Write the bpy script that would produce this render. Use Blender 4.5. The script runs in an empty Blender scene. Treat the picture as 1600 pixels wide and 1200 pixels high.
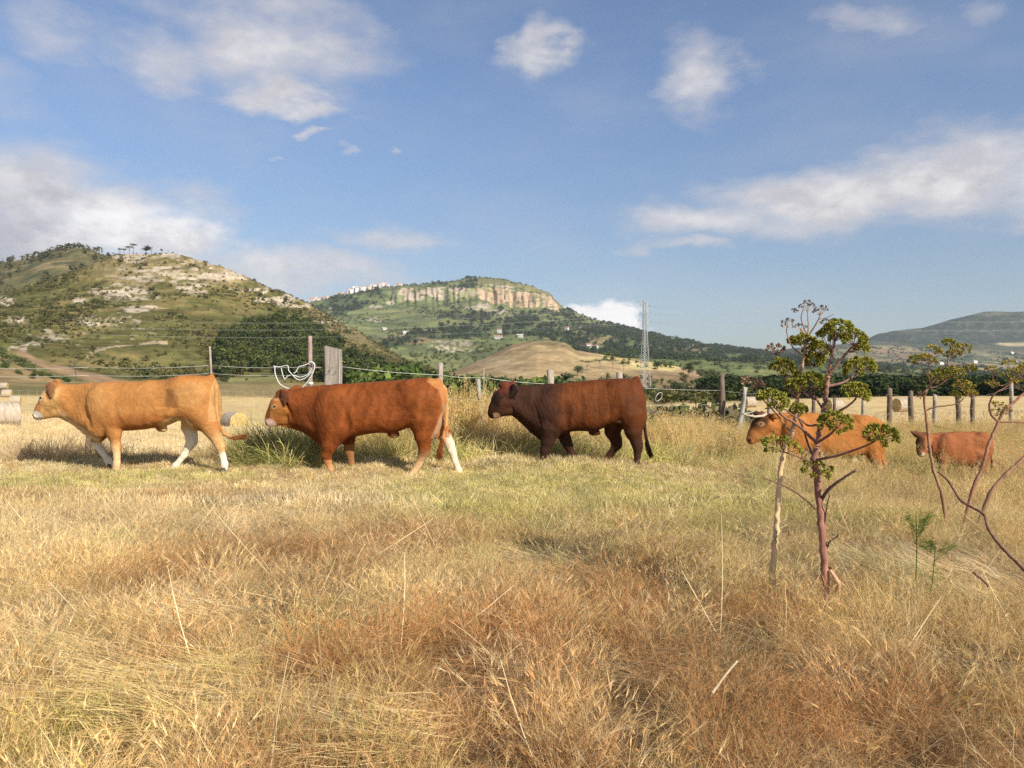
import bpy, bmesh, math, random
import numpy as np
from mathutils import Vector, Matrix

SC = bpy.context.scene
COL = SC.collection
random.seed(7)
RNG = np.random.default_rng(7)
R = math.radians

# ------------------------------------------------------------------ camera
F, HY, CZ = 1209.0, 595.0, 1.35          # focal length and horizon row in photo pixels, eye height in metres
cam_d = bpy.data.cameras.new('camera')
cam = bpy.data.objects.new('camera', cam_d)
COL.objects.link(cam)
cam_d.angle = 2 * math.atan(800 / F)
cam_d.clip_start, cam_d.clip_end = 0.05, 30000
cam.location = (0, 0, CZ)
cam.rotation_euler = (R(90) - math.atan(5 / F), 0, 0)
SC.camera = cam

# ------------------------------------------------------------------ light
SUN_AZ, SUN_EL = R(137), R(33)           # clockwise from +Y (the view direction); behind the camera, to its right
sun_vec = Vector((math.sin(SUN_AZ) * math.cos(SUN_EL), math.cos(SUN_AZ) * math.cos(SUN_EL), math.sin(SUN_EL)))
sd = bpy.data.lights.new('sun', 'SUN')
sd.energy, sd.angle, sd.color = 5.0, R(0.53), (1.0, 0.93, 0.80)
sun = bpy.data.objects.new('sun', sd)
COL.objects.link(sun)
sun.rotation_euler = (-sun_vec).to_track_quat('-Z', 'Y').to_euler()
sun.location = (20, -20, 40)

SC.view_settings.view_transform = 'Standard'
SC.view_settings.look = 'None'
SC.view_settings.exposure = 0.42
SC.view_settings.gamma = 1.0
SC.view_settings.use_curve_mapping = False
SC.render.engine = 'CYCLES'
SC.cycles.max_bounces = 6
SC.cycles.diffuse_bounces = 3
SC.cycles.glossy_bounces = 2
SC.cycles.transmission_bounces = 3
SC.cycles.volume_bounces = 0
SC.cycles.transparent_max_bounces = 8
SC.cycles.use_denoising = False
SC.cycles.denoiser = 'OPENIMAGEDENOISE'
SC.cycles.denoising_input_passes = 'RGB_ALBEDO_NORMAL'
SC.cycles.denoising_prefilter = 'ACCURATE'

# ------------------------------------------------------------------ sky with clouds
world = bpy.data.worlds.new('World')
SC.world = world
world.use_nodes = True
NT = world.node_tree
NT.nodes.clear()


class NB:
    """small helper that writes node trees as expressions"""
    def __init__(s, nt):
        s.nt = nt

    def n(s, t, **kw):
        nd = s.nt.nodes.new(t)
        for k, v in kw.items():
            setattr(nd, k, v)
        return nd

    def put(s, sock, v):
        if v is None:
            return
        if isinstance(v, bpy.types.NodeSocket):
            s.nt.links.new(v, sock)
        else:
            sock.default_value = v

    def m(s, op, a, b=None, c=None, clamp=False):
        nd = s.n('ShaderNodeMath', operation=op, use_clamp=clamp)
        s.put(nd.inputs[0], a); s.put(nd.inputs[1], b); s.put(nd.inputs[2], c)
        return nd.outputs[0]

    def v(s, op, a, b=None, out=0):
        nd = s.n('ShaderNodeVectorMath', operation=op)
        s.put(nd.inputs[0], a); s.put(nd.inputs[1], b)
        return nd.outputs[out]

    def mix(s, f, a, b, mode='MIX'):
        nd = s.n('ShaderNodeMix', data_type='RGBA', blend_type=mode, clamp_factor=True)
        s.put(nd.inputs[0], f)
        s.put(nd.inputs[6], a if not isinstance(a, tuple) else (*a, 1)[:4])
        s.put(nd.inputs[7], b if not isinstance(b, tuple) else (*b, 1)[:4])
        return nd.outputs[2]

    def rng(s, x, a, b, c=0.0, d=1.0, smooth=True):
        nd = s.n('ShaderNodeMapRange', interpolation_type='SMOOTHSTEP' if smooth else 'LINEAR')
        s.put(nd.inputs[0], x)
        for i, q in enumerate((a, b, c, d)):
            s.put(nd.inputs[i + 1], q)
        return nd.outputs[0]

    def noise(s, vec, scale, detail=4.0, rough=0.55, out=0, dist=0.0, lac=2.0):
        nd = s.n('ShaderNodeTexNoise')
        s.put(nd.inputs['Vector'], vec)
        nd.inputs['Scale'].default_value = scale
        nd.inputs['Detail'].default_value = detail
        nd.inputs['Roughness'].default_value = rough
        nd.inputs['Distortion'].default_value = dist
        nd.inputs['Lacunarity'].default_value = lac
        return nd.outputs[out]

    def xyz(s, v):
        nd = s.n('ShaderNodeSeparateXYZ'); s.put(nd.inputs[0], v)
        return nd.outputs[0], nd.outputs[1], nd.outputs[2]

    def comb(s, x, y, z):
        nd = s.n('ShaderNodeCombineXYZ')
        s.put(nd.inputs[0], x); s.put(nd.inputs[1], y); s.put(nd.inputs[2], z)
        return nd.outputs[0]


def build_sky():
    b = NB(NT)
    sky = b.n('ShaderNodeTexSky', sky_type='NISHITA')
    sky.sun_disc = False
    sky.sun_elevation, sky.sun_rotation = SUN_EL, SUN_AZ
    sky.altitude = 500
    sky.air_density, sky.dust_density, sky.ozone_density = 1.0, 1.1, 1.8
    tc = b.n('ShaderNodeTexCoord').outputs['Generated']
    d = b.v('NORMALIZE', tc)
    x, y, z = b.xyz(d)
    az = b.m('ARCTAN2', x, y)                                  # direction in the sky, radians
    el = b.m('ARCSINE', z)
    p = b.comb(az, el, 0.0)
    # wind-torn edges: the direction is disturbed by two noises, flatter than wide
    st = b.v('MULTIPLY', p, (1.0, 1.9, 1.0))
    w1 = b.v('SUBTRACT', b.noise(st, 5.0, 5.0, 0.6, out=1), (0.5, 0.5, 0.5))
    pw = b.v('ADD', p, b.v('MULTIPLY', w1, (0.26, 0.11, 0.0)))
    blobs = [  # photo column, row, half width, half height, strength
        (440, 60, 230, 95, 1.0), (270, 85, 190, 48, .85), (60, 50, 150, 55, .75), (445, 138, 110, 38, 1.05), (495, 168, 70, 20, .95),
        (505, 207, 36, 11, .8), (450, 247, 14, 6, .62), (557, 230, 24, 9, .66), (624, 222, 15, 8, .62), (30, 150, 120, 60, .45),
        (40, 265, 220, 75, 1.15), (130, 320, 290, 72, 1.35), (250, 375, 170, 56, 1.5), (60, 380, 170, 70, 1.5), (440, 428, 240, 50, 1.05),
        (610, 376, 160, 28, .8), (560, 440, 150, 30, .7), (840, 82, 62, 60, .92), (1095, 110, 108, 72, .98), (1150, 75, 60, 30, .6),
        (1300, 300, 270, 62, 1.15), (1470, 285, 250, 84, 1.2), (1110, 338, 190, 42, 1.1), (1060, 380, 110, 18, 1.0), (1650, 300, 240, 80, 1.1), (1250, 340, 260, 34, .9),
        (1340, 15, 90, 40, .62), (1500, 5, 90, 40, .55), (955, 498, 66, 22, 1.9), (912, 495, 30, 17, 1.6), (1320, 345, 330, 22, .6),
        (-250, 300, 300, 110, 1.0), (-300, 60, 200, 60, .8), (2000, 200, 260, 60, .9), (2100, 420, 300, 40, .7), (700, -220, 260, 70, .9), (1300, -300, 320, 80, .9), (100, -300, 300, 80, .8),
    ]
    mask = None
    for (px, py, rx, ry, s) in blobs:
        a0 = math.atan((px - 800) / F)
        e0 = math.atan((HY - py) / F * math.cos(a0))
        k = math.cos(a0) ** 2
        q = b.v('SUBTRACT', pw, (a0, e0, 0))
        q = b.v('MULTIPLY', q, (F / (rx * k), F / (ry * math.cos(a0)), 0))
        ln = b.v('LENGTH', q, out=1)
        f = b.rng(ln, 1.45, 0.0, 0.0, s)
        mask = f if mask is None else b.m('SMOOTH_MAX', mask, f, 0.18)
    # beyond the photograph's field the sky carries on with clouds of the same kind
    far = b.m('MULTIPLY', b.rng(b.m('ABSOLUTE', az), 0.75, 1.1), b.rng(b.noise(b.v('MULTIPLY', d, (1, 1, 3.0)), 2.2, 3.0, 0.5), 0.5, 0.72))
    mask = b.m('MAXIMUM', mask, b.m('MULTIPLY', far, 0.95))
    n1 = b.noise(b.v('MULTIPLY', p, (1.0, 2.2, 1.0)), 9.0, 7.0, 0.58)
    n2 = b.noise(b.v('MULTIPLY', p, (1.0, 1.6, 1.0)), 30.0, 5.0, 0.6)
    dens = b.m('ADD', mask, b.m('ADD', b.m('MULTIPLY', b.m('SUBTRACT', n1, 0.5), 1.0), b.m('MULTIPLY', b.m('SUBTRACT', n2, 0.5), 0.16)))
    cover = b.m('MULTIPLY', b.rng(dens, 0.16, 1.22), 0.93)
    # thin high veil
    veil = b.m('MULTIPLY', b.rng(b.noise(b.v('MULTIPLY', p, (1.0, 2.6, 1.0)), 3.2, 4.0, 0.55), 0.42, 0.80), 0.22)
    cover = b.m('MAXIMUM', cover, veil)
    # grey undersides where the cloud is thick and low in its bank, lit cauliflower tops
    thick = b.rng(dens, 0.75, 1.55)
    billow = b.rng(b.noise(b.v('MULTIPLY', p, (1.0, 1.5, 1.0)), 14.0, 6.0, 0.6), 0.36, 0.66)
    low = b.rng(az, -0.50, -0.62)
    cl = b.mix(b.m('MULTIPLY', thick, b.m('SUBTRACT', 1.0, b.m('MULTIPLY', billow, 0.8))), (0.60, 0.57, 0.575), (0.44, 0.43, 0.47))
    cl = b.mix(b.m('MULTIPLY', billow, b.rng(dens, 0.55, 1.2)), cl, (0.80, 0.765, 0.745))
    cl = b.mix(b.m('MULTIPLY', low, b.rng(el, 0.27, 0.12)), cl, (0.36, 0.355, 0.40))
    cum = b.m('MULTIPLY', b.rng(b.v('LENGTH', b.v('MULTIPLY', b.v('SUBTRACT', p, (math.atan(140 / F), 0.082, 0)), (11, 26, 0)), out=1), 1.3, 0.6), 0.9)
    cl = b.mix(cum, cl, (1.12, 1.07, 1.02))
    wp = b.rng(b.v('LENGTH', b.v('MULTIPLY', b.v('SUBTRACT', pw, (math.atan(-560 / F), 0.172, 0)), (9.5, 26, 0)), out=1), 1.25, 0.5)
    cl = b.mix(b.m('MULTIPLY', wp, b.m('ADD', 0.35, b.m('MULTIPLY', billow, 0.6))), cl, (1.0, 0.955, 0.93))
    s1 = b.n('ShaderNodeBackground'); s1.inputs['Strength'].default_value = 0.100
    tone = b.mix(b.rng(b.m('ABSOLUTE', el), 0.0, 0.38), (0.74, 0.735, 0.74), (0.89, 0.955, 1.05))      # greyer air low down
    tint = b.mix(1.0, sky.outputs[0], tone, 'MULTIPLY')
    b.put(s1.inputs['Color'], tint)
    s2 = b.n('ShaderNodeBackground'); s2.inputs['Strength'].default_value = 0.84
    b.put(s2.inputs['Color'], cl)
    mx = b.n('ShaderNodeMixShader')
    b.put(mx.inputs[0], cover)
    NT.links.new(s1.outputs[0], mx.inputs[1]); NT.links.new(s2.outputs[0], mx.inputs[2])
    out = b.n('ShaderNodeOutputWorld')
    NT.links.new(mx.outputs[0], out.inputs['Surface'])


build_sky()
world.cycles.sampling_method = 'MANUAL'
world.cycles.sample_map_resolution = 512

# ------------------------------------------------------------------ helpers
def at(px, py, d):
    """the point of the place that photo pixel (px, py) shows at depth d"""
    return Vector(((px - 800) / F * d, d, CZ + (HY - py) / F * d))


def tag(o, label=None, cat=None, group=None, kind=None):
    if label: o['label'] = label
    if cat: o['category'] = cat
    if group: o['group'] = group
    if kind: o['kind'] = kind
    return o


def empty(name, loc=(0, 0, 0), rz=0.0, **kw):
    o = bpy.data.objects.new(name, None)
    o.empty_display_size = 0.3
    o.location = loc
    o.rotation_euler = (0, 0, rz)
    COL.objects.link(o)
    return tag(o, **kw)


def mesh_np(name, V, faces_flat, counts, col=None, smooth=True):
    """mesh from numpy arrays (faces given flat with their sizes)"""
    me = bpy.data.meshes.new(name)
    V = np.asarray(V, np.float32)
    faces_flat = np.asarray(faces_flat, np.int32).ravel()
    counts = np.asarray(counts, np.int32)
    me.vertices.add(len(V)); me.vertices.foreach_set('co', V.ravel())
    me.loops.add(len(faces_flat)); me.loops.foreach_set('vertex_index', faces_flat)
    me.polygons.add(len(counts))
    st = np.zeros(len(counts), np.int32); st[1:] = np.cumsum(counts)[:-1]
    me.polygons.foreach_set('loop_start', st)
    me.polygons.foreach_set('use_smooth', np.full(len(counts), smooth, bool))
    if col is not None:
        a = me.attributes.new('col', 'FLOAT_COLOR', 'POINT')
        c = np.ones((len(V), 4), np.float32); c[:, :3] = col
        a.data.foreach_set('color', c.ravel())
    me.update(calc_edges=True)
    me.validate()
    return me


def link(name, me, mat=None, parent=None, loc=None, rot=None):
    o = bpy.data.objects.new(name, me)
    if mat is not None and me is not None and len(me.materials) == 0:
        me.materials.append(mat)
    COL.objects.link(o)
    if parent is not None: o.parent = parent
    if loc is not None: o.location = loc
    if rot is not None: o.rotation_euler = rot
    return o


class MB:
    """mesh builder: collects pieces of one object"""
    def __init__(s):
        s.V, s.F, s.C = [], [], []

    def add(s, V, Fs, c=(1, 1, 1)):
        o = len(s.V)
        s.V += [tuple(v) for v in V]
        s.F += [tuple(i + o for i in f) for f in Fs]
        s.C += [c] * len(V)

    def tube(s, pts, rad, n=6, c=(1, 1, 1), cap=True):
        pts = [Vector(p) for p in pts]
        if not hasattr(rad, '__len__'): rad = [rad] * len(pts)
        V, Fs = [], []
        up = Vector((0.13, 0.21, 1)).normalized()
        for i, p in enumerate(pts):
            t = (pts[min(i + 1, len(pts) - 1)] - pts[max(i - 1, 0)]).normalized()
            a = t.cross(up)
            if a.length < 0.15: a = t.cross(Vector((1, 0.1, 0)))
            a.normalize(); q = t.cross(a)
            for k in range(n):
                th = 2 * math.pi * k / n
                V.append(p + (a * math.cos(th) + q * math.sin(th)) * rad[i])
        for i in range(len(pts) - 1):
            for k in range(n):
                k2 = (k + 1) % n
                Fs.append((i * n + k, i * n + k2, (i + 1) * n + k2, (i + 1) * n + k))
        if cap and n > 2:
            Fs.append(tuple(range(n - 1, -1, -1)))
            Fs.append(tuple((len(pts) - 1) * n + k for k in range(n)))
        s.add(V, Fs, c)

    def box(s, c, size, rot=None, col=(1, 1, 1)):
        x, y, z = size[0] / 2, size[1] / 2, size[2] / 2
        V = [Vector((i * x, j * y, k * z)) for i in (-1, 1) for j in (-1, 1) for k in (-1, 1)]
        if rot is not None: V = [rot @ v for v in V]
        V = [v + Vector(c) for v in V]
        s.add(V, [(0, 1, 3, 2), (4, 6, 7, 5), (0, 4, 5, 1), (2, 3, 7, 6), (0, 2, 6, 4), (1, 5, 7, 3)], col)

    def mesh(s, name, smooth=True):
        flat = [i for f in s.F for i in f]
        return mesh_np(name, np.array(s.V, np.float32).reshape(-1, 3), flat, [len(f) for f in s.F], np.array(s.C, np.float32).reshape(-1, 3), smooth)

    def build(s, name, mat, parent=None, smooth=True, loc=None):
        return link(name, s.mesh(name, smooth), mat, parent, loc)


def vnoise(x, y, z=None, seed=0):
    """value noise in numpy, result 0..1"""
    x = np.asarray(x, np.float64); y = np.asarray(y, np.float64)
    z = np.zeros_like(x) if z is None else np.asarray(z, np.float64)
    xi, yi, zi = np.floor(x), np.floor(y), np.floor(z)
    fx, fy, fz = x - xi, y - yi, z - zi
    fx, fy, fz = (q * q * (3 - 2 * q) for q in (fx, fy, fz))
    xi, yi, zi = xi.astype(np.int64), yi.astype(np.int64), zi.astype(np.int64)

    def h(a, b, c):
        n = (a * 374761393 + b * 668265263 + c * 2147483647 + seed * 974634777) & 0xFFFFFFFF
        n = ((n ^ (n >> 13)) * 1274126177) & 0xFFFFFFFF
        return ((n ^ (n >> 16)) & 0xFFFFFF) / float(0xFFFFFF)
    r = 0
    for dx in (0, 1):
        for dy in (0, 1):
            for dz in (0, 1):
                r = r + h(xi + dx, yi + dy, zi + dz) * (fx if dx else 1 - fx) * (fy if dy else 1 - fy) * (fz if dz else 1 - fz)
    return r


def fbm(x, y, z=None, oct=4, seed=0, gain=0.5):
    r, a, t, f = 0, 1.0, 0.0, 1.0
    for i in range(oct):
        r = r + a * vnoise(np.asarray(x) * f, np.asarray(y) * f, None if z is None else np.asarray(z) * f, seed + i * 17)
        t += a; a *= gain; f *= 2.03
    return r / t


def sstep(a, b, x):
    t = np.clip((x - a) / (b - a), 0, 1)
    return t * t * (3 - 2 * t)


def pip(px, py, poly):
    """points in polygon"""
    ins = np.zeros(np.shape(px), bool)
    n = len(poly)
    for i in range(n):
        x1, y1 = poly[i]; x2, y2 = poly[(i + 1) % n]
        if y1 == y2: continue
        c = ((y1 > py) != (y2 > py)) & (px < (x2 - x1) * (py - y1) / (y2 - y1) + x1)
        ins ^= c
    return ins


def ell(px, py, e):
    return sstep(1.25, 0.75, np.sqrt(((px - e[0]) / e[2]) ** 2 + ((py - e[1]) / e[3]) ** 2))


# ------------------------------------------------------------------ materials
def mat_new(name):
    m = bpy.data.materials.new(name)
    m.use_nodes = True
    m.node_tree.nodes.clear()
    b = NB(m.node_tree)
    out = b.n('ShaderNodeOutputMaterial')
    return m, b, out


def attr(b, name, kind='GEOMETRY', o='Color'):
    nd = b.n('ShaderNodeAttribute', attribute_type=kind, attribute_name=name)
    return nd.outputs[o]


def principled(b, out, color, rough=0.8, spec=0.25, normal=None, metal=0.0, sheen=0.0):
    p = b.n('ShaderNodeBsdfPrincipled')
    b.put(p.inputs['Base Color'], color if not isinstance(color, tuple) else (*color, 1)[:4])
    b.put(p.inputs['Roughness'], rough)
    b.put(p.inputs['Specular IOR Level'], spec)
    b.put(p.inputs['Metallic'], metal)
    if sheen: p.inputs['Sheen Weight'].default_value = sheen
    if normal is not None: b.put(p.inputs['Normal'], normal)
    b.nt.links.new(p.outputs[0], out.inputs['Surface'])
    return p


def bump(b, h, strength=0.5, dist=0.02):
    nd = b.n('ShaderNodeBump')
    nd.inputs['Strength'].default_value = strength
    nd.inputs['Distance'].default_value = dist
    b.put(nd.inputs['Height'], h)
    return nd.outputs[0]


def m_plain(name, col, rough=0.8, spec=0.2, vary=0.25, scale=8.0, bmp=0.0, metal=0.0, use_attr=False, stretch=None):
    """colour with broken-up tone, optionally times the vertex colour"""
    m, b, out = mat_new(name)
    pos = b.n('ShaderNodeTexCoord').outputs['Object']
    if stretch: pos = b.v('MULTIPLY', pos, stretch)
    n = b.noise(pos, scale, 5.0, 0.6)
    f = b.rng(n, 0.25, 0.75, 1 - vary, 1 + vary, smooth=False)
    nd = b.n('ShaderNodeVectorMath', operation='SCALE')
    if use_attr:
        b.put(nd.inputs[0], b.v('MULTIPLY', attr(b, 'col'), tuple(col[:3])))
    else:
        nd.inputs[0].default_value = col[:3]
    b.put(nd.inputs['Scale'], f)
    nm = bump(b, b.noise(pos, scale * 3, 4.0, 0.6), 0.6, bmp) if bmp else None
    principled(b, out, nd.outputs[0], rough, spec, nm, metal)
    return m


def m_leaf(name, inst=False, trans=0.3, use_attr=True, vary=0.3, nscale=1.3):
    """leaf and grass blades: vertex colour (times the tint of the instance), light shines through a little"""
    m, b, out = mat_new(name)
    c = attr(b, 'col')
    if inst:
        c = b.v('MULTIPLY', c, attr(b, 'tint', 'INSTANCER'))
        rnd = b.n('ShaderNodeObjectInfo').outputs['Random']
    else:
        rnd = b.n('ShaderNodeObjectInfo').outputs['Random']
    pos = b.n('ShaderNodeNewGeometry').outputs['Position']
    n = b.noise(pos, nscale, 3.0, 0.6)
    f = b.m('MULTIPLY', b.rng(n, 0.25, 0.75, 1 - vary, 1 + vary, smooth=False), b.rng(rnd, 0, 1, 0.86, 1.14, smooth=False))
    nd = b.n('ShaderNodeVectorMath', operation='SCALE')
    b.put(nd.inputs[0], c); b.put(nd.inputs['Scale'], f)
    d = b.n('ShaderNodeBsdfDiffuse'); b.put(d.inputs['Color'], nd.outputs[0])
    t = b.n('ShaderNodeBsdfTranslucent'); b.put(t.inputs['Color'], nd.outputs[0])
    mx = b.n('ShaderNodeMixShader'); mx.inputs[0].default_value = trans
    b.nt.links.new(d.outputs[0], mx.inputs[1]); b.nt.links.new(t.outputs[0], mx.inputs[2])
    b.nt.links.new(mx.outputs[0], out.inputs['Surface'])
    return m


def m_ground(name, scale, bmp, vary=0.35):
    """land: vertex colours of its cover, broken up by noise of several sizes"""
    m, b, out = mat_new(name)
    pos = b.n('ShaderNodeNewGeometry').outputs['Position']
    n1 = b.noise(pos, scale, 6.0, 0.65)
    n2 = b.noise(pos, scale * 6.3, 5.0, 0.65)
    f = b.m('MULTIPLY', b.rng(n1, 0.3, 0.7, 1 - vary, 1 + vary, smooth=False), b.rng(n2, 0.3, 0.7, 1 - vary * .7, 1 + vary * .7, smooth=False))
    nd = b.n('ShaderNodeVectorMath', operation='SCALE')
    b.put(nd.inputs[0], attr(b, 'col')); b.put(nd.inputs['Scale'], f)
    nm = bump(b, b.m('ADD', n1, b.m('MULTIPLY', n2, 0.35)), 0.7, bmp)
    principled(b, out, nd.outputs[0], 0.95, 0.05, nm)
    return m


LEAF_I = m_leaf('grass_blades', inst=True, trans=0.32, vary=0.28, nscale=1.7)
TREE_I = m_leaf('far_foliage', inst=True, trans=0.18, vary=0.25, nscale=0.05)
LEAF = m_leaf('foliage', inst=False, trans=0.2, vary=0.25, nscale=0.8)


# ------------------------------------------------------------------ scattering of stuff (geometry nodes, instanced)
def scatter(name, P, rot, scl, idx, tint, protos, label):
    """ONE object: many copies of a few small meshes"""
    me = bpy.data.meshes.new(name)
    n = len(P)
    me.vertices.add(n)
    me.vertices.foreach_set('co', np.asarray(P, np.float32).ravel())
    for nm, ty, val, key in (('rot', 'FLOAT_VECTOR', rot, 'vector'), ('scl', 'FLOAT_VECTOR', scl, 'vector')):
        a = me.attributes.new(nm, ty, 'POINT'); a.data.foreach_set(key, np.asarray(val, np.float32).ravel())
    a = me.attributes.new('idx', 'INT', 'POINT'); a.data.foreach_set('value', np.asarray(idx, np.int32))
    a = me.attributes.new('tint', 'FLOAT_COLOR', 'POINT')
    c = np.ones((n, 4), np.float32); c[:, :3] = tint
    a.data.foreach_set('color', c.ravel())
    me.update()
    col = bpy.data.collections.new(name + '_kinds')
    for i, pm in enumerate(protos):
        o = bpy.data.objects.new(f'{name}_kind_{i:02d}', pm)
        col.objects.link(o)
    ng = bpy.data.node_groups.new(name, 'GeometryNodeTree')
    ng.interface.new_socket('Geometry', in_out='INPUT', socket_type='NodeSocketGeometry')
    ng.interface.new_socket('Geometry', in_out='OUTPUT', socket_type='NodeSocketGeometry')
    gi, go = ng.nodes.new('NodeGroupInput'), ng.nodes.new('NodeGroupOutput')
    ci = ng.nodes.new('GeometryNodeCollectionInfo')
    ci.inputs['Collection'].default_value = col
    ci.inputs['Separate Children'].default_value = True
    ci.inputs['Reset Children'].default_value = True
    ip = ng.nodes.new('GeometryNodeInstanceOnPoints')
    ip.inputs['Pick Instance'].default_value = True

    def na(t, nm):
        q = ng.nodes.new('GeometryNodeInputNamedAttribute'); q.data_type = t
        q.inputs['Name'].default_value = nm
        return q.outputs['Attribute']
    e2r = ng.nodes.new('FunctionNodeEulerToRotation')
    L = ng.links.new
    L(na('FLOAT_VECTOR', 'rot'), e2r.inputs[0]); L(e2r.outputs[0], ip.inputs['Rotation'])
    L(na('FLOAT_VECTOR', 'scl'), ip.inputs['Scale']); L(na('INT', 'idx'), ip.inputs['Instance Index'])
    L(gi.outputs[0], ip.inputs['Points']); L(ci.outputs[0], ip.inputs['Instance'])
    L(ip.outputs[0], go.inputs[0])
    o = bpy.data.objects.new(name, me)
    COL.objects.link(o)
    md = o.modifiers.new('scatter', 'NODES'); md.node_group = ng
    tag(o, label, None, None, 'stuff')
    return o
# ================================================================== LAND
# ------------------------------------------------------------------ height of the near ground
_cp = np.array([
    (0, 0, 0), (-3, 0, 0), (3, 0, 0), (0, 5, 0), (-4, 5, 0), (4, 4.5, 0), (0, 11, .04), (-6, 11, .09), (-2.2, 11, .06), (1.2, 12, .03),
    (4, 7, -.08), (7, 7, -.2), (4.5, 14, -.5), (8, 12.5, -.5), (3, 14, -.35), (6, 10, -.35), (12, 14, -.6), (-12, 12, 0), (-10, 5, 0), (10, 2, 0),
    (-10, -6, 0), (10, -6, 0), (0, -8, 0), (-19, 52, -2.0), (-25, 38, -.94), (-46, 71, -1.45), (-70.6, 110, -2.0), (-81.6, 125, -1.3), (-95, 145, -.25), (-30, 110, -2.3),
    (-10, 25, -.7), (0, 20, -.45), (5, 26, -.55), (18, 26, -.6), (40, 71, -1.4), (29, 95, -1.9), (60, 120, -1.1), (0, 80, -2.8),
    (0, 150, -4), (60, 200, -2), (-60, 200, 1), (0, 300, -6), (100, 300, -4), (-150, 300, 0), (30, 40, -1), (100, 100, -1), (-100, 60, 0),
    (0, 400, -6), (200, 400, -5), (-200, 200, 2), (0, -100, 0), (-100, -60, 0), (100, -60, 0), (10, 110, -2.0), (200, 150, -2)], float)


def _phi(d): return np.sqrt(d * d + 9.0)


_A = _phi(np.hypot(_cp[:, None, 0] - _cp[None, :, 0], _cp[:, None, 1] - _cp[None, :, 1]))
_w = np.linalg.solve(_A + np.eye(len(_cp)) * 1e-3, _cp[:, 2] + 2.0)


def H(x, y, fine=True):
    x = np.asarray(x, float); y = np.asarray(y, float)
    z = np.full(np.shape(x), -2.0)
    for (cx, cy, _), w in zip(_cp, _w):
        z = z + w * _phi(np.hypot(x - cx, y - cy))
    r = np.hypot(x, y)
    k = sstep(300, 600, r)
    z = np.where(r > 600, -6.0, np.clip(z, -8, 6) * (1 - k) - 6.0 * k)
    if fine:
        near = sstep(80, 30, r)
        z = z + near * ((fbm(x * .9, y * .9, oct=3, seed=3) - .5) * .10 + (vnoise(x * 5, y * 5, seed=9) - .5) * .02)
    return z


def Hs(x, y): return float(H(np.array([x]), np.array([y]))[0])


_fx = np.array([-400, -20, -8, -2, 1.5, 4, 8, 12, 20, 400.])
_fy = np.array([11.6, 12.2, 12.4, 12.6, 14.5, 18.5, 24.5, 27, 28, 30.])


def fence_y(x): return np.interp(x, _fx, _fy)


def cover_near(x, y):
    r = np.hypot(x, y)
    px = 800 + F * x / np.maximum(y, .1)
    c = np.zeros(np.shape(x) + (3,))
    n = fbm(x * .35, y * .35, oct=4, seed=21)[..., None]
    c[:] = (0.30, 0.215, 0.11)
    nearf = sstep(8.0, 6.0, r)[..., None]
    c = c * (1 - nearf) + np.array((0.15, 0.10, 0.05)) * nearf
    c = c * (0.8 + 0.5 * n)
    # mown stubble beyond the fence, swaths run across
    sw = vnoise(x * .05 + 7, (y + .12 * x) * .55, seed=5) * .6 + vnoise(x * .15, (y + .12 * x) * 1.7, seed=6) * .4
    stub = np.stack([.50 + .16 * sw, .355 + .13 * sw, .155 + .08 * sw], -1) * (.9 + .25 * n)
    k = sstep(0.0, 1.2, y - fence_y(x))
    edge_l = sstep(158, 150, r) * sstep(-4, -9, x + (y - 20) * .12)
    edge_r = sstep(127, 121, y) * sstep(6, 11, x - (y - 25) * .16)
    fld = (k * np.maximum(edge_l, edge_r))[..., None]
    dry = np.stack([.27 + 0 * x, .20 + 0 * x, .09 + 0 * x], -1) * (.7 + .6 * n)
    gm = sstep(.45, .6, fbm(x * .03, y * .03, oct=4, seed=31))[..., None]
    dry = dry * (1 - gm * .6) + np.array((.11, .11, .04)) * gm * .6
    c = np.where(k[..., None] > 0, c * (1 - k[..., None]) + dry * k[..., None], c)
    c = c * (1 - fld) + stub * fld
    return c


def build_ground():
    a = np.concatenate([np.linspace(-62, 62, 300), np.linspace(62, 298, 60)[1:-1]]) * math.pi / 180
    r = np.geomspace(0.35, 6000, 300)
    A, Rr = np.meshgrid(a, r)
    X, Y = Rr * np.sin(A), Rr * np.cos(A)
    Z = H(X, Y)
    V = np.stack([X, Y, Z], -1).reshape(-1, 3)
    nA, nR = len(a), len(r)
    i = np.arange(nR - 1)[:, None] * nA; j = np.arange(nA)[None]
    j2 = (j + 1) % nA
    q = np.stack([i + j, i + nA + j, i + nA + j2, i + j2], -1).reshape(-1, 4)
    cen = len(V)
    V = np.vstack([V, [[0, 0, Hs(0, 0)]]])
    fan = np.stack([np.full(nA, cen), np.arange(nA), (np.arange(nA) + 1) % nA], -1)
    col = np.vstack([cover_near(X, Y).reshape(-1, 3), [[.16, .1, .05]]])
    # winding: counter-clockwise seen from above
    q = q[:, ::1]
    me = mesh_np('ground', V, np.concatenate([q.ravel(), fan.ravel()]), np.concatenate([np.full(len(q), 4), np.full(len(fan), 3)]), col)
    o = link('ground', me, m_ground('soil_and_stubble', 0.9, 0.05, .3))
    tag(o, 'dry straw-coloured field that runs back to the foot of the hills', kind='structure')


build_ground()


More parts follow.
